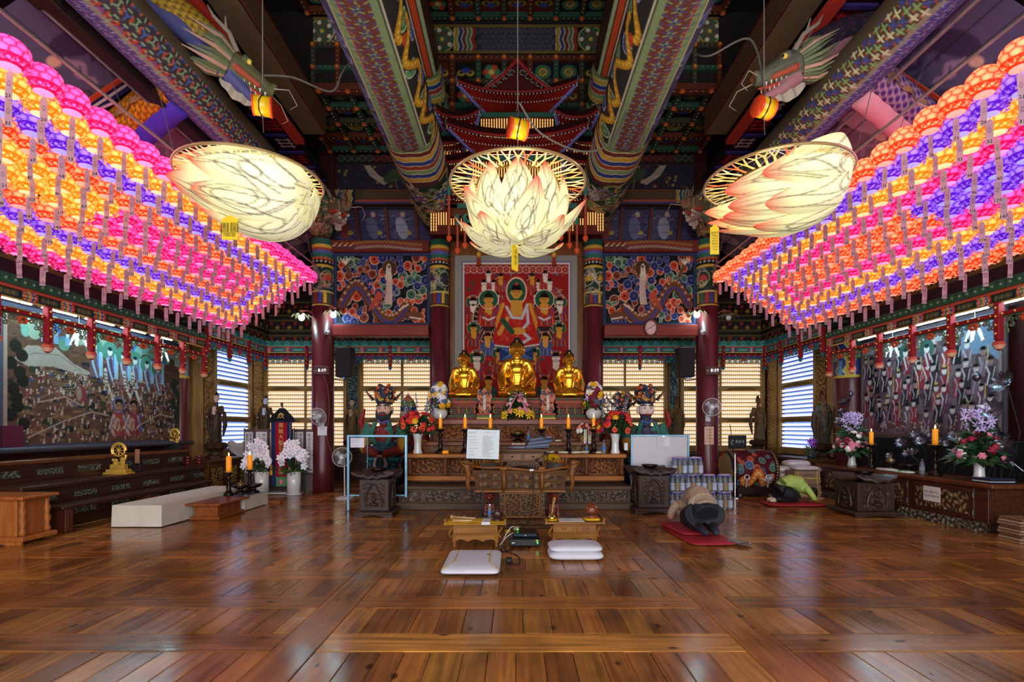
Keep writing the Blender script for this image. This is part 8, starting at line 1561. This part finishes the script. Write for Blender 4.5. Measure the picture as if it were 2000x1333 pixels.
part('pole', MB().tube([(BX, 10.78, .05), (BX, 10.78, 1.9)], .014, 8), BLK, bn); part('pole_tip', MB().ell((BX, 10.76, 1.88), (.03, .03, .045), 8, 6), M('dark_wood_knob', '#3a2a20', .4), bn); part('base', MB().box(BX - .3, BX + .3, 10.6, 10.9, .01, .04), FW, bn)
for s, x in ((-1, -5.24), (1, -4.58)):
 t = thing('potted_orchid', 'white orchids in a tall white cylinder pot, %s of the banner' % ('left' if s < 0 else 'right'), 'flowers', (x, 10.6, 0), 'white potted orchids'); part('pot', MB().lathe([(.13, .03), (.135, .25), (.14, .48), (.125, .48), (.12, .4)], (x, 10.6, 0), 24), CER, t, True); part('saucer', MB().lathe([(.15, 0), (.17, .03), (.15, .03)], (x, 10.6, 0), 20), CER, t, True)
 rnd = random.Random(30 + s); m = MB(); leafy(m, (x, 10.6, .5), 26, .16, .12, '#2c4a2a', rnd, .035, .26, .6); leafy(m, (x, 10.55, .46), 50, .12, .06, '#5a6a40', rnd, .012, .07); part('leaf_cluster', m, LEAF, t, kind='stuff')
 for k in range(5):
  a = (-.5 + k * .26); pts = [(x + .03 * (k - 2), 10.6, .48), (x + a * .12, 10.57, .8), (x + a * .35, 10.5, 1.0), (x + a * .5, 10.46, .98)]; part('stem', MB().tube(pts, .006, 5), M('orchid_stem', '#3a4a2a', .5), t)
  for q in range(9): f = 2 * rnd.random() - 1; p = V(x + s * .03 + .25 * f, 10.46 + rnd.uniform(-.09, .06), 1.07 - .28 * f * f + rnd.uniform(-.24, .05)); inst('bloom', BL['orchid'], BM, t, p, (1.57 + rnd.uniform(-.4, .4), rnd.uniform(-3, 3), rnd.uniform(-.6, .6)), 1.35)
# ---------------------------------------------------------------- right wall cabinet and offerings
rcab = thing('altar_cabinet', 'long low dark wooden altar cabinet with carved doors along the right wall', 'cabinet', (6.6, 8.5, 0)); RW = wood('reddish_cabinet_wood', '#4c2819', 1, .36, .5, .3); MRC = frame_at((6.24, 0, 0), (0, -1, 0))
part('case', MB().box(6.24, 7.1, 6.75, 10.42, .12, .6), RW, rcab); part('top', MB().box(6.17, 7.1, 6.62, 10.5, .595, .655, ch=.01), wood('cabinet_top_wood', '#6a3822', 1, .3, .5, .35), rcab); part('plinth', MB().box(6.3, 7.1, 6.8, 10.4, 0, .12), STP, rcab)
for i, (ya, yb) in enumerate(((6.95, 8.02), (8.12, 8.62), (8.72, 9.5), (9.6, 10.3))):
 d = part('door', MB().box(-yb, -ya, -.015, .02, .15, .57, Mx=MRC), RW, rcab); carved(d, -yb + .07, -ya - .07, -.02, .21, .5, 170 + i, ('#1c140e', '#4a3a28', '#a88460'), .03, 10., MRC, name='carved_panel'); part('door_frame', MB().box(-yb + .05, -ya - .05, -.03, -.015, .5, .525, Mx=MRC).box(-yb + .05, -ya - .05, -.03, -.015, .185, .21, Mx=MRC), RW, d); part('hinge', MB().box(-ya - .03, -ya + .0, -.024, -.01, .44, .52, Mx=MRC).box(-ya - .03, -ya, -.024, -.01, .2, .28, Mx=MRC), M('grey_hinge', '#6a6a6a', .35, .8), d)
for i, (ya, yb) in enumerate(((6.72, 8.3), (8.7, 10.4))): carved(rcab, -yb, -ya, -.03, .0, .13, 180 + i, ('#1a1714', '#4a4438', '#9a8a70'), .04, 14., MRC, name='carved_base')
nt = solo('paper_notice', 'white notice with Korean writing hung on the right wall cabinet door', 'notice', MB().box(-7.75, -7.44, -.062, -.058, .3, .52, lin('#d8d2c8'), .001, MRC), PAP, (6.18, 7.6, .4))
for i, s_ in enumerate(('개인 물품 두고', '가시면 안됩니다')): o = text(nt, s_, (6.175, 7.6, .435 - i * .06), .043, INK, (pi / 2, 0, -pi / 2))
def arrangement(lab, x, y, sd):
 t = thing('flower_arrangement', lab, 'flowers', (x, y, .655), 'right wall flower arrangements'); rnd = random.Random(sd); tall_vase(t, x, y, .655, 1.0); m = MB(); leafy(m, (x, y, .98), 150, .32, .26, '#2a4a28', rnd, .05, .2); leafy(m, (x, y, 1.2), 70, .2, .3, '#33502e', rnd, .03, .2); part('foliage', m, LEAF, t, kind='stuff')
 for k, (kinds, n, r, h, z) in enumerate(((['white', 'white', 'pink'], 22, .3, .16, 1.0), (['crimson', 'pink', 'crimson', 'white'], 24, .27, .3, 1.04))): blooms(t, (x, y, z), kinds, n, r, h, rnd, 1.0, False)
 for k in range(46): a = rnd.random() * 6.28; r = rnd.uniform(0, .17); inst('bloom', BL['lilac'], BM, t, (x + r * cos(a), y + r * sin(a), 1.36 + rnd.uniform(0, .3)), (rnd.uniform(0, 3), rnd.uniform(0, 3), 0), 1.1)
arrangement('lilac, crimson and white flowers in a white vase, near end of right cabinet', 6.5, 7.17, 1); arrangement('lilac, crimson and white flowers in a white vase, far end of right cabinet', 6.48, 9.85, 2)
candle('orange candle on a turned wooden candlestick at the far end of the right cabinet', 6.45, 9.27, .655, .42, .22, .035, 'right cabinet candlesticks'); candle('orange candle on a turned wooden candlestick near the middle of the right cabinet', 6.45, 7.86, .655, .46, .24, .038, 'right cabinet candlesticks', 1.1)
burner('bronze dish with round brass lid on the right cabinet', 6.42, 8.75, .655, .9); burner('fluted dark bronze burner on the right cabinet, left of the second candle', 6.42, 8.35, .655, .8, False)
bag('white rice bag lying on the right cabinet', (6.32, 8.7, .655), .11, .2, .06, '#b8b0a8', 0); bag('pale rice bag with green end on the right cabinet', (6.3, 8.3, .655), .09, .18, .05, '#c0bcb0', .1, None, '#3aa04a'); bottle('clear jar with purple cap before the second candle on the right cabinet', 6.36, 8.0, .655, 1.15, M('purple_cap', '#6a3a80', .4), None, '#8a8a92')
for i in range(4): solo('song_book', 'thin book at the near end of the right cabinet, %s from the bottom' % NTH[i], 'book', MB().box(6.22, 6.55, 6.68 + .02 * (i % 2), 6.98, .656 + i * .017, .672 + i * .017, lin(('#1c2030', '#c8c4bc', '#22263a', '#30344a')[i])), PAINT, (6.4, 6.8, .656), 'books on the right cabinet')
for i in range(9): solo('wooden_tray', 'thin pale wooden tray in the right edge stack, %s from the floor' % ORD[i], 'tray', MB().box(6.02 + .012 * (i % 3), 6.32, 6.1 + .01 * (i % 2), 6.4, i * .034, i * .034 + .028, lin(('#8a6a50', '#a07c5e', '#74543c')[i % 3]), .006), PAINT, (6.2, 6.3, i * .034), 'trays stacked at the right edge')
ml = thing('metal_lotus_relief', 'dark metal thicket of silvery lotus flowers and leaves on the wall behind the right cabinet', 'ornament', (6.9, 8.6, .7)); SIL = M('dark_silver_metal', '#6c6a74', .28, .85, var=.4); DKB = M('black_backing_panel', '#0e0c0e', .6); part('backing', MB().box(6.93, 7.02, 6.85, 10.35, .66, 1.2), DKB, ml); rl2 = random.Random(12)
def mflower(x, y, z, r, d):
 m = MB(); q = d.to_track_quat('Z', 'Y').to_matrix()
 for k in range(9): a = k * .698; m.surf(lambda u, v: V(x, y, z) + q @ V((.15 + .85 * v) * r * cos(a) - (u - .5) * r * .62 * sin(pi * min(.1 + .84 * v, 1)) * sin(a), (.15 + .85 * v) * r * sin(a) + (u - .5) * r * .62 * sin(pi * min(.1 + .84 * v, 1)) * cos(a), r * .5 * v * v + .08 * r * abs(u - .5)), 3, 5)
 m.ell((x, y, z), r * .2, 6, 5); part('metal_flower', m, SIL, ml)
FL = [(6.75, rl2.uniform(7.0, 10.2), rl2.uniform(.85, 1.35), rl2.uniform(.06, .13)) for _ in range(24)] + [(6.7, 6.98, 2.0, .17), (6.62, 7.1, 1.62, .17), (6.7, 10.32, 1.9, .15), (6.65, 10.4, 1.7, .09), (6.6, 10.3, 1.52, .14), (6.55, 6.9, 1.1, .17), (6.6, 6.85, .98, .15)]
for x, y, z, r in FL: mflower(x, y, z, r, V(-1, rl2.uniform(-.8, .4), rl2.uniform(.2, 1.2)).normalized())
for i, (x, y, z, r) in enumerate(FL): part('metal_stem', MB().tube([(6.85, y + .12, .67), (x + .1, y + .1 * sin(i), (z + .67) / 2), (x, y, z)], .008, 5), SIL, ml)
part('metal_bud', MB().lathe([(.01, 0), (.06, .05), (.05, .1), (.005, .15)], (6.6, 7.32, 2.05), 10).lathe([(.01, 0), (.05, .04), (.04, .09), (.005, .13)], (6.62, 10.1, 2.0), 10), SIL, ml, True)
# drum, sacks, boxes
dm = thing('temple_drum', 'large painted barrel drum with orange dragon on a low wheeled stand', 'drum', (4.82, 10.6, 0)); R0 = .39; dc = V(4.82, 10.6, .53); cv = Cv(.92, 2 * pi * R0, 74, 160, '#4a161c'); rd = random.Random(5)
for k in range(70): cv.spiral(rd.uniform(.1, .82), rd.uniform(0, 2.45), rd.uniform(.04, .08), rd.choice([('#3a5a80', '#8aa0b8', '#22364f', '#6a86a8'), ('#a8432c', '#d88a60', '#7a2a1c', '#c86a44'), ('#3f6a5a', '#8aa890', '#24443a', '#6a9a80')]), 1, k)
for b in (0.2, 1.1, 1.9): dragon_stroke(cv, [(.2 + t * .03, b + .3 + .16 * sin(t * .5)) for t in range(18)], .13, '#c2602c', '#d8a860'); [cv.line([(.6, b + .3), (.78, b + .2 + q * .06)], .02, '#d8ccd0') for q in range(4)]
for e in (.0, .84): cv.rect(e, e + .08, 0, 2.46, '#2a1418'); [cv.ell(e + .04, q * .06, .016, .016, '#b89a5a') for q in range(41)]
def dfn(X, Y): a = Y / R0; r = R0 * (1 + .07 * np.sin(np.clip(X / .92, 0, 1) * pi)); return np.stack([4.36 + X, 10.6 + r * np.cos(a), .53 + r * np.sin(a)], 1)
cpart('painted_barrel', cv, dfn, dm, PAINTG); [part('drum_skin', MB().lathe([(.0, 0), (.33, .004), (.34, 0)], (x, 10.6, .53), 32, lin('#a88a5a'), Mx=Matrix.Rotation(e, 3, 'Y')), PAINT, dm) for x, e in ((4.355, -pi / 2), (5.285, pi / 2))]; rg = MB()
for k in range(24):
 a0, a1 = k * pi / 12, (k + 1) * pi / 12; q = lambda a, r: (4.352, 10.6 + r * cos(a), .53 + r * sin(a)); rg.add([q(a0, .31), q(a1, .31), q(a1, .39), q(a0, .39)], [(0, 1, 2, 3)], lin(('#c8a030', '#a83428', '#2f5a4a', '#3a4a80')[(k // 3) % 4]))
part('head_ring', rg, PAINT, dm, kind='stuff')
for x in (4.62, 5.05): part('ring_handle', MB().tube([(x + .05 * cos(k * .4), 10.2, .4 + .05 * sin(k * .4)) for k in range(16)], .014, 6, closed=True).tube([(x, 10.2, .34), (x, 10.24, .2)], .016, 6), M('white_metal_ring', '#c8c4c4', .3, .4), dm)
part('stand', MB().box(4.45, 5.2, 10.25, 10.35, .06, .2).box(4.45, 5.2, 10.85, 10.95, .06, .2).box(4.5, 4.62, 10.3, 10.9, .1, .22).box(5.02, 5.14, 10.3, 10.9, .1, .22), wood('dark_drum_stand', '#2c1a18', 0), dm); part('green_cloud_carving', MB().tube([(4.42 + .05 * cos(k), 10.3 + .03 * k, .2 - .03 * sin(k)) for k in range(8)], .03, 6), M('green_painted_carving', '#2f5a48', .5), dm)
for x in (4.52, 5.12):
 for y in (10.3, 10.9): part('caster', MB().tube([(x - .02, y, .035), (x + .02, y, .035)], .033, 12), M('grey_caster', '#8a8684', .4), dm)
SCK = [(5.32, 10.95, 0), (5.72, 10.9, 1), (5.3, 10.9, 2), (5.7, 10.95, 3), (5.36, 10.95, 4), (5.75, 10.9, 5), (5.32, 10.92, 6), (5.72, 10.9, 7), (6.1, 10.86, 6)]
for i, (x, y, l) in enumerate(((5.56, 10.56, 0), (6.02, 10.58, 0), (5.58, 10.55, 1), (6.0, 10.56, 1), (5.55, 10.56, 2), (6.02, 10.57, 2), (5.58, 10.55, 3), (6.0, 10.56, 3), (5.57, 10.56, 4), (6.03, 10.55, 4), (5.8, 10.57, 5))): solo('rice_sack', 'plump %s sack, %s layer up, %s side of the pile by the drum' % ('pinkish white' if l > 3 else 'pale grey green', NTH[l], 'left' if x < 5.7 else 'right'), 'sack', puff((x, y, l * .118), .25, .19, .15, ('#a8a48c', '#b4ae98', '#9c9a86')[i % 3] if l < 4 else '#c8b8b8', 4, R.uniform(-.15, .15)), BAGW, (x, y, l * .118), 'sacks piled by the drum', True)
CBX = M('brown_cardboard', '#8a6a54', .7, var=.12)
for i, (x, y, z) in enumerate(((5.72, 10.12, 0), (5.7, 10.12, .275))):
 o = solo('cardboard_box', 'brown cardboard box strapped with yellow bands beside the sacks, %s' % ('on the floor' if i == 0 else 'on top of another box'), 'box', MB().box(x - .26, x + .24, y - .16, y + .2, z, z + .27), CBX, (x, y, z), 'strapped boxes'); part('yellow_band', MB().box(x - .264, x + .244, y - .164, y + .204, z + .12, z + .135, ch=.001).box(x - .2, x - .185, y - .164, y + .204, z - .0, z + .273, ch=.001).box(x + .17, x + .185, y - .164, y + .204, z, z + .273, ch=.001), M('yellow_strap', '#d0b040', .4), o); text(o, '1 백화양초', (x, y - .167, z + .19), .05, INK)
solo('rice_sack', 'pinkish sack lying on top of the strapped boxes', 'sack', puff((5.72, 10.13, .546), .26, .18, .11, '#c4b0b0', 4), BAGW, (5.72, 10.13, .546), None, True)
sg = thing('sign_board', 'black board with white lettering standing behind the drum', 'sign', (5.03, 11.6, 0)); b = part('board', MB().box(4.83, 5.24, 11.58, 11.62, .92, 1.22, ch=.012), M('black_board', '#1a1e22', .4), sg); text(b, '조은사', (5.08, 11.575, 1.07), .075, M('white_print', '#d8d8d8', .5)); part('emblem', MB().tube([(4.92 + .03 * cos(k * .6 + .8), 11.575, 1.06 + .05 * sin(k * .6 + .8)) for k in range(8)], .005, 5), MATS['white_print'], b); part('post', MB().tube([(4.95, 11.62, 0), (4.95, 11.62, .95)], .02, 8).tube([(4.9, 11.6, 1.2), (4.87, 11.6, 1.46)], .008, 6), BLK, sg); part('base', MB().lathe([(.16, 0), (.16, .02), (.03, .04)], (4.95, 11.62, 0), 16), BLK, sg)
t = thing('barrier_post', 'slim silver barrier post with round base in front of the drum', 'post', (4.4, 10.35, 0)); CHR = M('chrome_tube', '#c0c0c4', .2, 1); part('tube', MB().tube([(4.38, 10.2, .02), (4.38, 10.2, .86)], .018, 12), CHR, t); part('base', MB().lathe([(.15, 0), (.15, .012), (.03, .03)], (4.38, 10.2, 0), 20), CHR, t); part('top_cap', MB().lathe([(.035, .86), (.04, .875), (.02, .89)], (4.38, 10.2, 0), 12), M('brown_cap', '#8a6a4a', .4), t)
solo('wrapped_bundle', 'bundle wrapped in grey and blue plastic behind the right front column', 'bundle', blobm := MB().ell((4.75, 11.5, .35), (.24, .2, .35), 16, 10).ell((4.75, 11.42, .62), (.2, .16, .12), 12, 8, lin('#3a5ab8')), BAGW, (4.75, 11.5, 0), None, True)
t = thing('potted_orchid', 'small purple orchid in a dark pot on the sill left of the crowned bronze statue', 'flowers', (6.45, 11.0, .72)); part('pot', MB().lathe([(.06, 0), (.08, .14), (.07, .14)], (6.35, 11.0, .72), 14), M('dark_pot', '#2a3a3c', .4), t, True); m = MB(); leafy(m, (6.35, 11.0, .86), 20, .1, .1, '#2c4a30', random.Random(2), .02, .14); part('foliage', m, LEAF, t, kind='stuff')
for k in range(9): inst('bloom', BL['violet'], BM, t, (6.33 + R.uniform(-.06, .08), 10.95 + R.uniform(-.05, .05), 1.0 + R.uniform(-.02, .14)), (1.57, R.uniform(-1, 1), 0), 1.0)
# ---------------------------------------------------------------- people bowing on red mats
MATR = M('red_mat_cloth', '#a01c28', .7, var=.12); SKIN = M('skin_and_clothes', '#fff', .7, attr=True, var=.08, vs=30); SKINC = '#b88468'
def person(lab, loc, yaw, shirt, pants, sock, sleeve, hairc, k=1):
 t = thing('person', lab, 'person', loc); Rm = Matrix.Rotation(yaw, 3, 'Z'); q = lambda f, l, u: Rm @ V(l * 1.08 * k, f * .76 * k, u * 1.2 * k); m = MB(); S = []
 def tb(pts, rs, col, sq=1):
  m.tube([q(*p) for p in pts], [r * k for r in rs], 12, sq=sq)
  for a, b, ra in zip(pts, pts[1:], rs): S.append((q(*a), q(*b), ra * k, col))
 for s in (-1, 1):
  tb([(-.15, s * .1, .2), (.04, s * .13, .16), (.22, s * .12, .1)], [.15, .125, .08], pants); tb([(.2, s * .12, .09), (-.05, s * .1, .08), (-.28, s * .08, .07)], [.07, .065, .05], pants); tb([(-.28, s * .075, .065), (-.38, s * .065, .05), (-.47, s * .05, .045)], [.05, .045, .03], sock)
  tb([(.42, s * .17, .27), (.5, s * .23, .17)], [.065, .055], shirt); tb([(.5, s * .23, .17), (.57, s * .23, .1)], [.055, .048], shirt if sleeve else SKINC); tb([(.57, s * .23, .1), (.68, s * .17, .09), (.78, s * .12, .085)], [.042, .035, .028], SKINC); tb([(.78, s * .12, .085), (.84, s * .1, .08)], [.035, .03], SKINC, .6)
 tb([(-.22, 0, .2), (-.1, 0, .25)], [.15, .17], pants); tb([(-.05, 0, .3), (.12, 0, .36), (.3, 0, .34), (.44, 0, .25)], [.165, .155, .155, .125], shirt); tb([(.42, -.13, .26), (.42, .13, .26)], [.085, .085], shirt); tb([(.5, 0, .23), (.58, 0, .2)], [.06, .055], SKINC); m.ell(q(.67, 0, .165), (.08 * k, .1 * k, .1 * k), 14, 10, None, Rm); S.append((q(.64, 0, .17), q(.7, 0, .15), .085 * k, SKINC))
 for s in (-1, 1): m.ell(q(.64, s * .085, .16), (.015 * k, .03 * k, .035 * k), 8, 6); 
 m.tube([q(.7, 0, .08), q(.73, 0, .075)], [.02 * k, .016 * k], 6)
 meshpart('body', blob(m, .012 * k, 4, segcol(S)), SKIN, t); f = MB()
 for s in (-1, 1):
  for e in range(5): L = (.055, .075, .085, .078, .06)[e]; d = (e - 2) * .014; b0 = (.84, s * .1 + d, .082); f.tube([q(*b0), q(b0[0] + L * .55, b0[1] + d * .6, .095), q(b0[0] + L, b0[1] + d * .8, .085)] if e else [q(.8, s * .1 - s * .028, .082), q(.83, s * .1 - s * .055, .088), q(.86, s * .1 - s * .065, .082)], [.0095 * k, .0085 * k, .0065 * k], 6, lin(SKINC))
 part('finger_set', offs(f, loc), SKIN, t, True, kind='stuff'); h = MB().ell(q(.685, 0, .195), (.092 * k, .104 * k, .09 * k), 16, 10, lin(hairc), Rm).ell(q(.745, 0, .15), (.07 * k, .06 * k, .075 * k), 12, 8, lin(hairc), Rm); hm = blob(h, .009 * k, 3, lambda p: np.tile(np.array(lin(hairc)), (len(p), 1))); meshpart('hair', hm, M('dark_hair', '#fff', .5, attr=True, bump=.5, bs=90), t)
 part('shirt_hem', offs(MB().tube([q(-.1 + .08 * sin(a), .168 * cos(a), .27 + .15 * sin(a)) for a in np.linspace(-.5, 3.64, 16)], .008 * k, 6, lin(shirt)), loc), SKIN, t, True); return t
def mat_(lab, x, y, a, b, z, yaw, h=.05): return solo('bowing_mat', lab, 'mat', puff((x, y, z), a, b, h, None, 7, yaw, None, 48, 9), MATR, (x, y, z), None, True)
mat_('large red bowing mat under the bowing person in beige', 2.33, 6.62, .29, .62, 0, .04); mat_('red folded mat laid on the first mat under the bowing person in beige', 2.3, 6.78, .27, .42, .05, .1, .045)
person('person in beige short sleeved shirt and black trousers bowing toward the altar', (2.36, 6.5, .07), .02, '#a08670', '#0e0f16', '#1c2432', False, '#16110f')
solo('folded_cloth', 'grey folded cloth with dark edge at the corner of the red mats', 'cloth', puff((2.66, 6.12, .012), .09, .16, .035, '#5a4a4a', 6, .5), BAGW, (2.66, 6.12, .0), None, True)
mat_('flat red bowing mat under the person in the lime green shirt', 5.0, 9.25, .52, .28, 0, -.03, .055); person('person in lime green shirt and black trousers bowing near the cardboard boxes', (4.9, 9.25, .035), -pi / 2 - .05, '#a4bc5c', '#0d0e16', '#c8b89a', True, '#14100e', .88)
# ---------------------------------------------------------------- carved dragon heads on the beams
def dragon(lab, loc, yaw, pitch, k, body, belly, snout, length=1.2):
 t = thing('carved_dragon', lab, 'carving', loc); Rm = Matrix.Rotation(yaw, 3, 'Z') @ Matrix.Rotation(-pitch, 3, 'Y'); q = lambda x, y, z: Rm @ V(x * k, y * k, z * k); Q = lambda x, y, z: V(*loc) + q(x, y, z); m = MB(); S = []
 def tb(pts, rs, col):
  m.tube([q(*p) for p in pts], [r * k for r in rs], 12)
  for a, b, ra in zip(pts, pts[1:], rs): S.append((q(*a), q(*b), ra * k, col))
 tb([(-.1, 0, .02), (.15, 0, .03), (.38, 0, .02)], [.17, .15, .1], snout); tb([(.38, 0, .03), (.46, 0, .05)], [.095, .08], '#7a4a30'); tb([(-.05, 0, -.12), (.2, 0, -.19), (.42, 0, -.22)], [.1, .07, .045], belly)
 for s in (-1, 1): tb([(.02, s * .11, .12), (.14, s * .11, .13)], [.06, .045], snout); tb([(.44, s * .05, .08), (.47, s * .06, .11)], [.045, .03], '#8a5a38'); tb([(0, s * .12, -.05), (.3, s * .085, -.05)], [.05, .035], '#a04a34')
 meshpart('head', blob(m, .014 * k, 3, segcol(S)), SKD, t); d = MB()
 for s in (-1, 1):
  d.ell(Q(.1, s * .14, .11), .035 * k, 8, 6, lin('#e0c050')); d.ell(Q(.13, s * .155, .115), .016 * k, 6, 4, lin('#111111'))
  for e in range(5): d.lathe([(.014 * k, 0), (.002, -.05 * k)], Q(.12 + e * .065, s * .075, -.075), 5, lin('#d8d0c0')); d.lathe([(.012 * k, 0), (.002, .05 * k)], Q(.12 + e * .06, s * .05, -.17), 5, lin('#d8d0c0'))
 d.tube([Q(.05, 0, -.1), Q(.3, 0, -.12), Q(.46, 0, -.08)], [.04 * k, .035 * k, .01 * k], 6, lin('#b03a2c')); part('eyes_and_teeth', d, PAINTG, t, kind='stuff')
 for s in (-1, 1): part('horn', MB().tube([Q(-.05, s * .1, .15), Q(-.2, s * .14, .28), Q(-.4, s * .15, .33), Q(-.5, s * .13, .42)], [.035 * k, .03 * k, .022 * k, .006 * k], 8, lin('#8a7a6c')).tube([Q(-.24, s * .14, .29), Q(-.3, s * .2, .4)], [.02 * k, .006 * k], 6, lin('#8a7a6c')), PAINT, t); part('whisker', MB().tube([Q(.45, s * .08, .04), Q(.6, s * .2, .08), Q(.75, s * .22, -.05), Q(.7, s * .2, -.15)], [.008 * k, .006 * k, .005 * k, .003 * k], 5, lin('#a89888')), PAINT, t)
 f = MB()
 for e in range(26): a = e * .24; f.tube([Q(-.08, .16 * cos(a), .15 * sin(a)), Q(-.25, .24 * cos(a), .23 * sin(a)), Q(-.42 - .08 * (e % 3), .24 * cos(a + .2), .24 * sin(a + .2))], [.03 * k, .026 * k, .005 * k], 5, lin(('#5a6448', '#6e7656', '#b08a78')[e % 3]))
 part('mane', f, PAINT, t, kind='stuff'); part('beard_fin', MB().surf(lambda u, v: Q(-.1 + .5 * u, .02 * sin(u * 20), -.22 - .14 * v * sin(pi * min(u * .9 + .1, 1)) - .03 * u), 20, 4, lin('#a89a8c')), PAINT, t)
 L = length; r = .18; cv = Cv(L, 2 * pi * r, 60, 60, '#2a1a10')
 for i in range(int(L / .07) + 1):
  for j in range(17): x, y = L - i * .07, (j + .5 * (i % 2)) * 2 * pi * r / 16; cv.ell(x, y, .055, .042, '#1a120c'); cv.ell(x - .004, y, .048, .034, body); cv.ell(x - .016, y, .026, .02, '#3a2214' if i % 2 else '#5a2a18')
 ce = lambda X: (-.1 - X, .0 * X, .02 + .14 * np.sin(X * 2.6))
 def fn(X, Y):
  a = Y / r; cx_, cy_, cz_ = ce(X); P_ = np.stack([cx_, r * np.cos(a), cz_ + r * np.sin(a)], 1) * k; return P_ @ np.array(Rm).T + np.array(loc)
 cpart('scaled_neck', cv, fn, t); part('belly_plates', MB().tube([Q(-.1 - e * L / 8, 0, .02 + .14 * sin(e * L / 8 * 2.6) - .12) for e in range(9)], [(.12 + .015 * (e % 2)) * k for e in range(9)], 10, lin(belly)), PAINT, t, True); return t
dragon('gold scaled carved dragon head beside the left side beam, above the left lotus lamp', (-3.55, 6.5, 5.95), -1.25 + pi - pi / 2 + .35, -.35, 1.0, '#c09a30', '#4a4a7a', '#5a5a3c', 1.5)
dragon('red brown carved dragon head with open jaws below the left beam end near the column', (-3.62, 10.45, 5.85), -.9, -.3, 1.15, '#7a4034', '#8a7468', '#6a5a44', .9)
dragon('dark blue scaled carved dragon head beside the right side beam, above the right lotus lamp', (3.5, 6.5, 5.95), pi + 1.25 - pi / 2 + .25, -.35, 1.0, '#2c2c4a', '#9a6a70', '#5a5a4c', 1.5)
dragon('tan carved dragon head with open jaws below the right beam end near the column', (3.66, 10.45, 5.9), pi + .9, -.3, 1.15, '#8a6a50', '#9a8478', '#74604a', .9)
for s, y, c, b in ((-1, 6.5, '#d8861c', '#4a30a8'), (1, 6.3, '#4a2a6a', '#d8909c')):
 t = thing('scaled_dragon', '%s scaled dragon body crossing under the sloping ceiling above the %s lanterns' % ('orange' if s < 0 else 'violet', 'left' if s < 0 else 'right'), 'carving', (s * 5.2, y, 5.5)); L, r = 2.0, .2; cv = Cv(L, 2 * pi * r, 100, 60, '#2a140c')
 for i in range(int(L / .08) + 1):
  for j in range(13): x, y_ = L - i * .08, (j + .5 * (i % 2)) * 2 * pi * r / 12; cv.ell(x, y_, .062, .05, '#1a0c08' if s < 0 else '#d0a0b0'); cv.ell(x - .006, y_, .053, .042, c); cv.ell(x - .02, y_, .026, .022, '#8a3a14' if s < 0 else c)
 cpart('scaled_body', cv, lambda X, Y: np.stack([s * (4.4 + X * .8), y + .3 * X + r * np.cos(Y / r), 5.75 - .3 * X + r * np.sin(Y / r)], 1), t)
 part('belly_plates', MB().tube([(s * (4.4 + e * .1), y + .17 + e * .0375, 5.68 - e * .0375) for e in range(17)], [.2 + .012 * (e % 2) for e in range(17)], 12, lin(b)), PAINT, t, True)
 part('side_fin', MB().surf(lambda u, v: V(s * (4.4 + 1.6 * u), y - .2 + .6 * u + .02 * sin(u * 40), 5.72 - .6 * u - .08 * v), 40, 3, lin('#9a6a50')), PAINT, t)
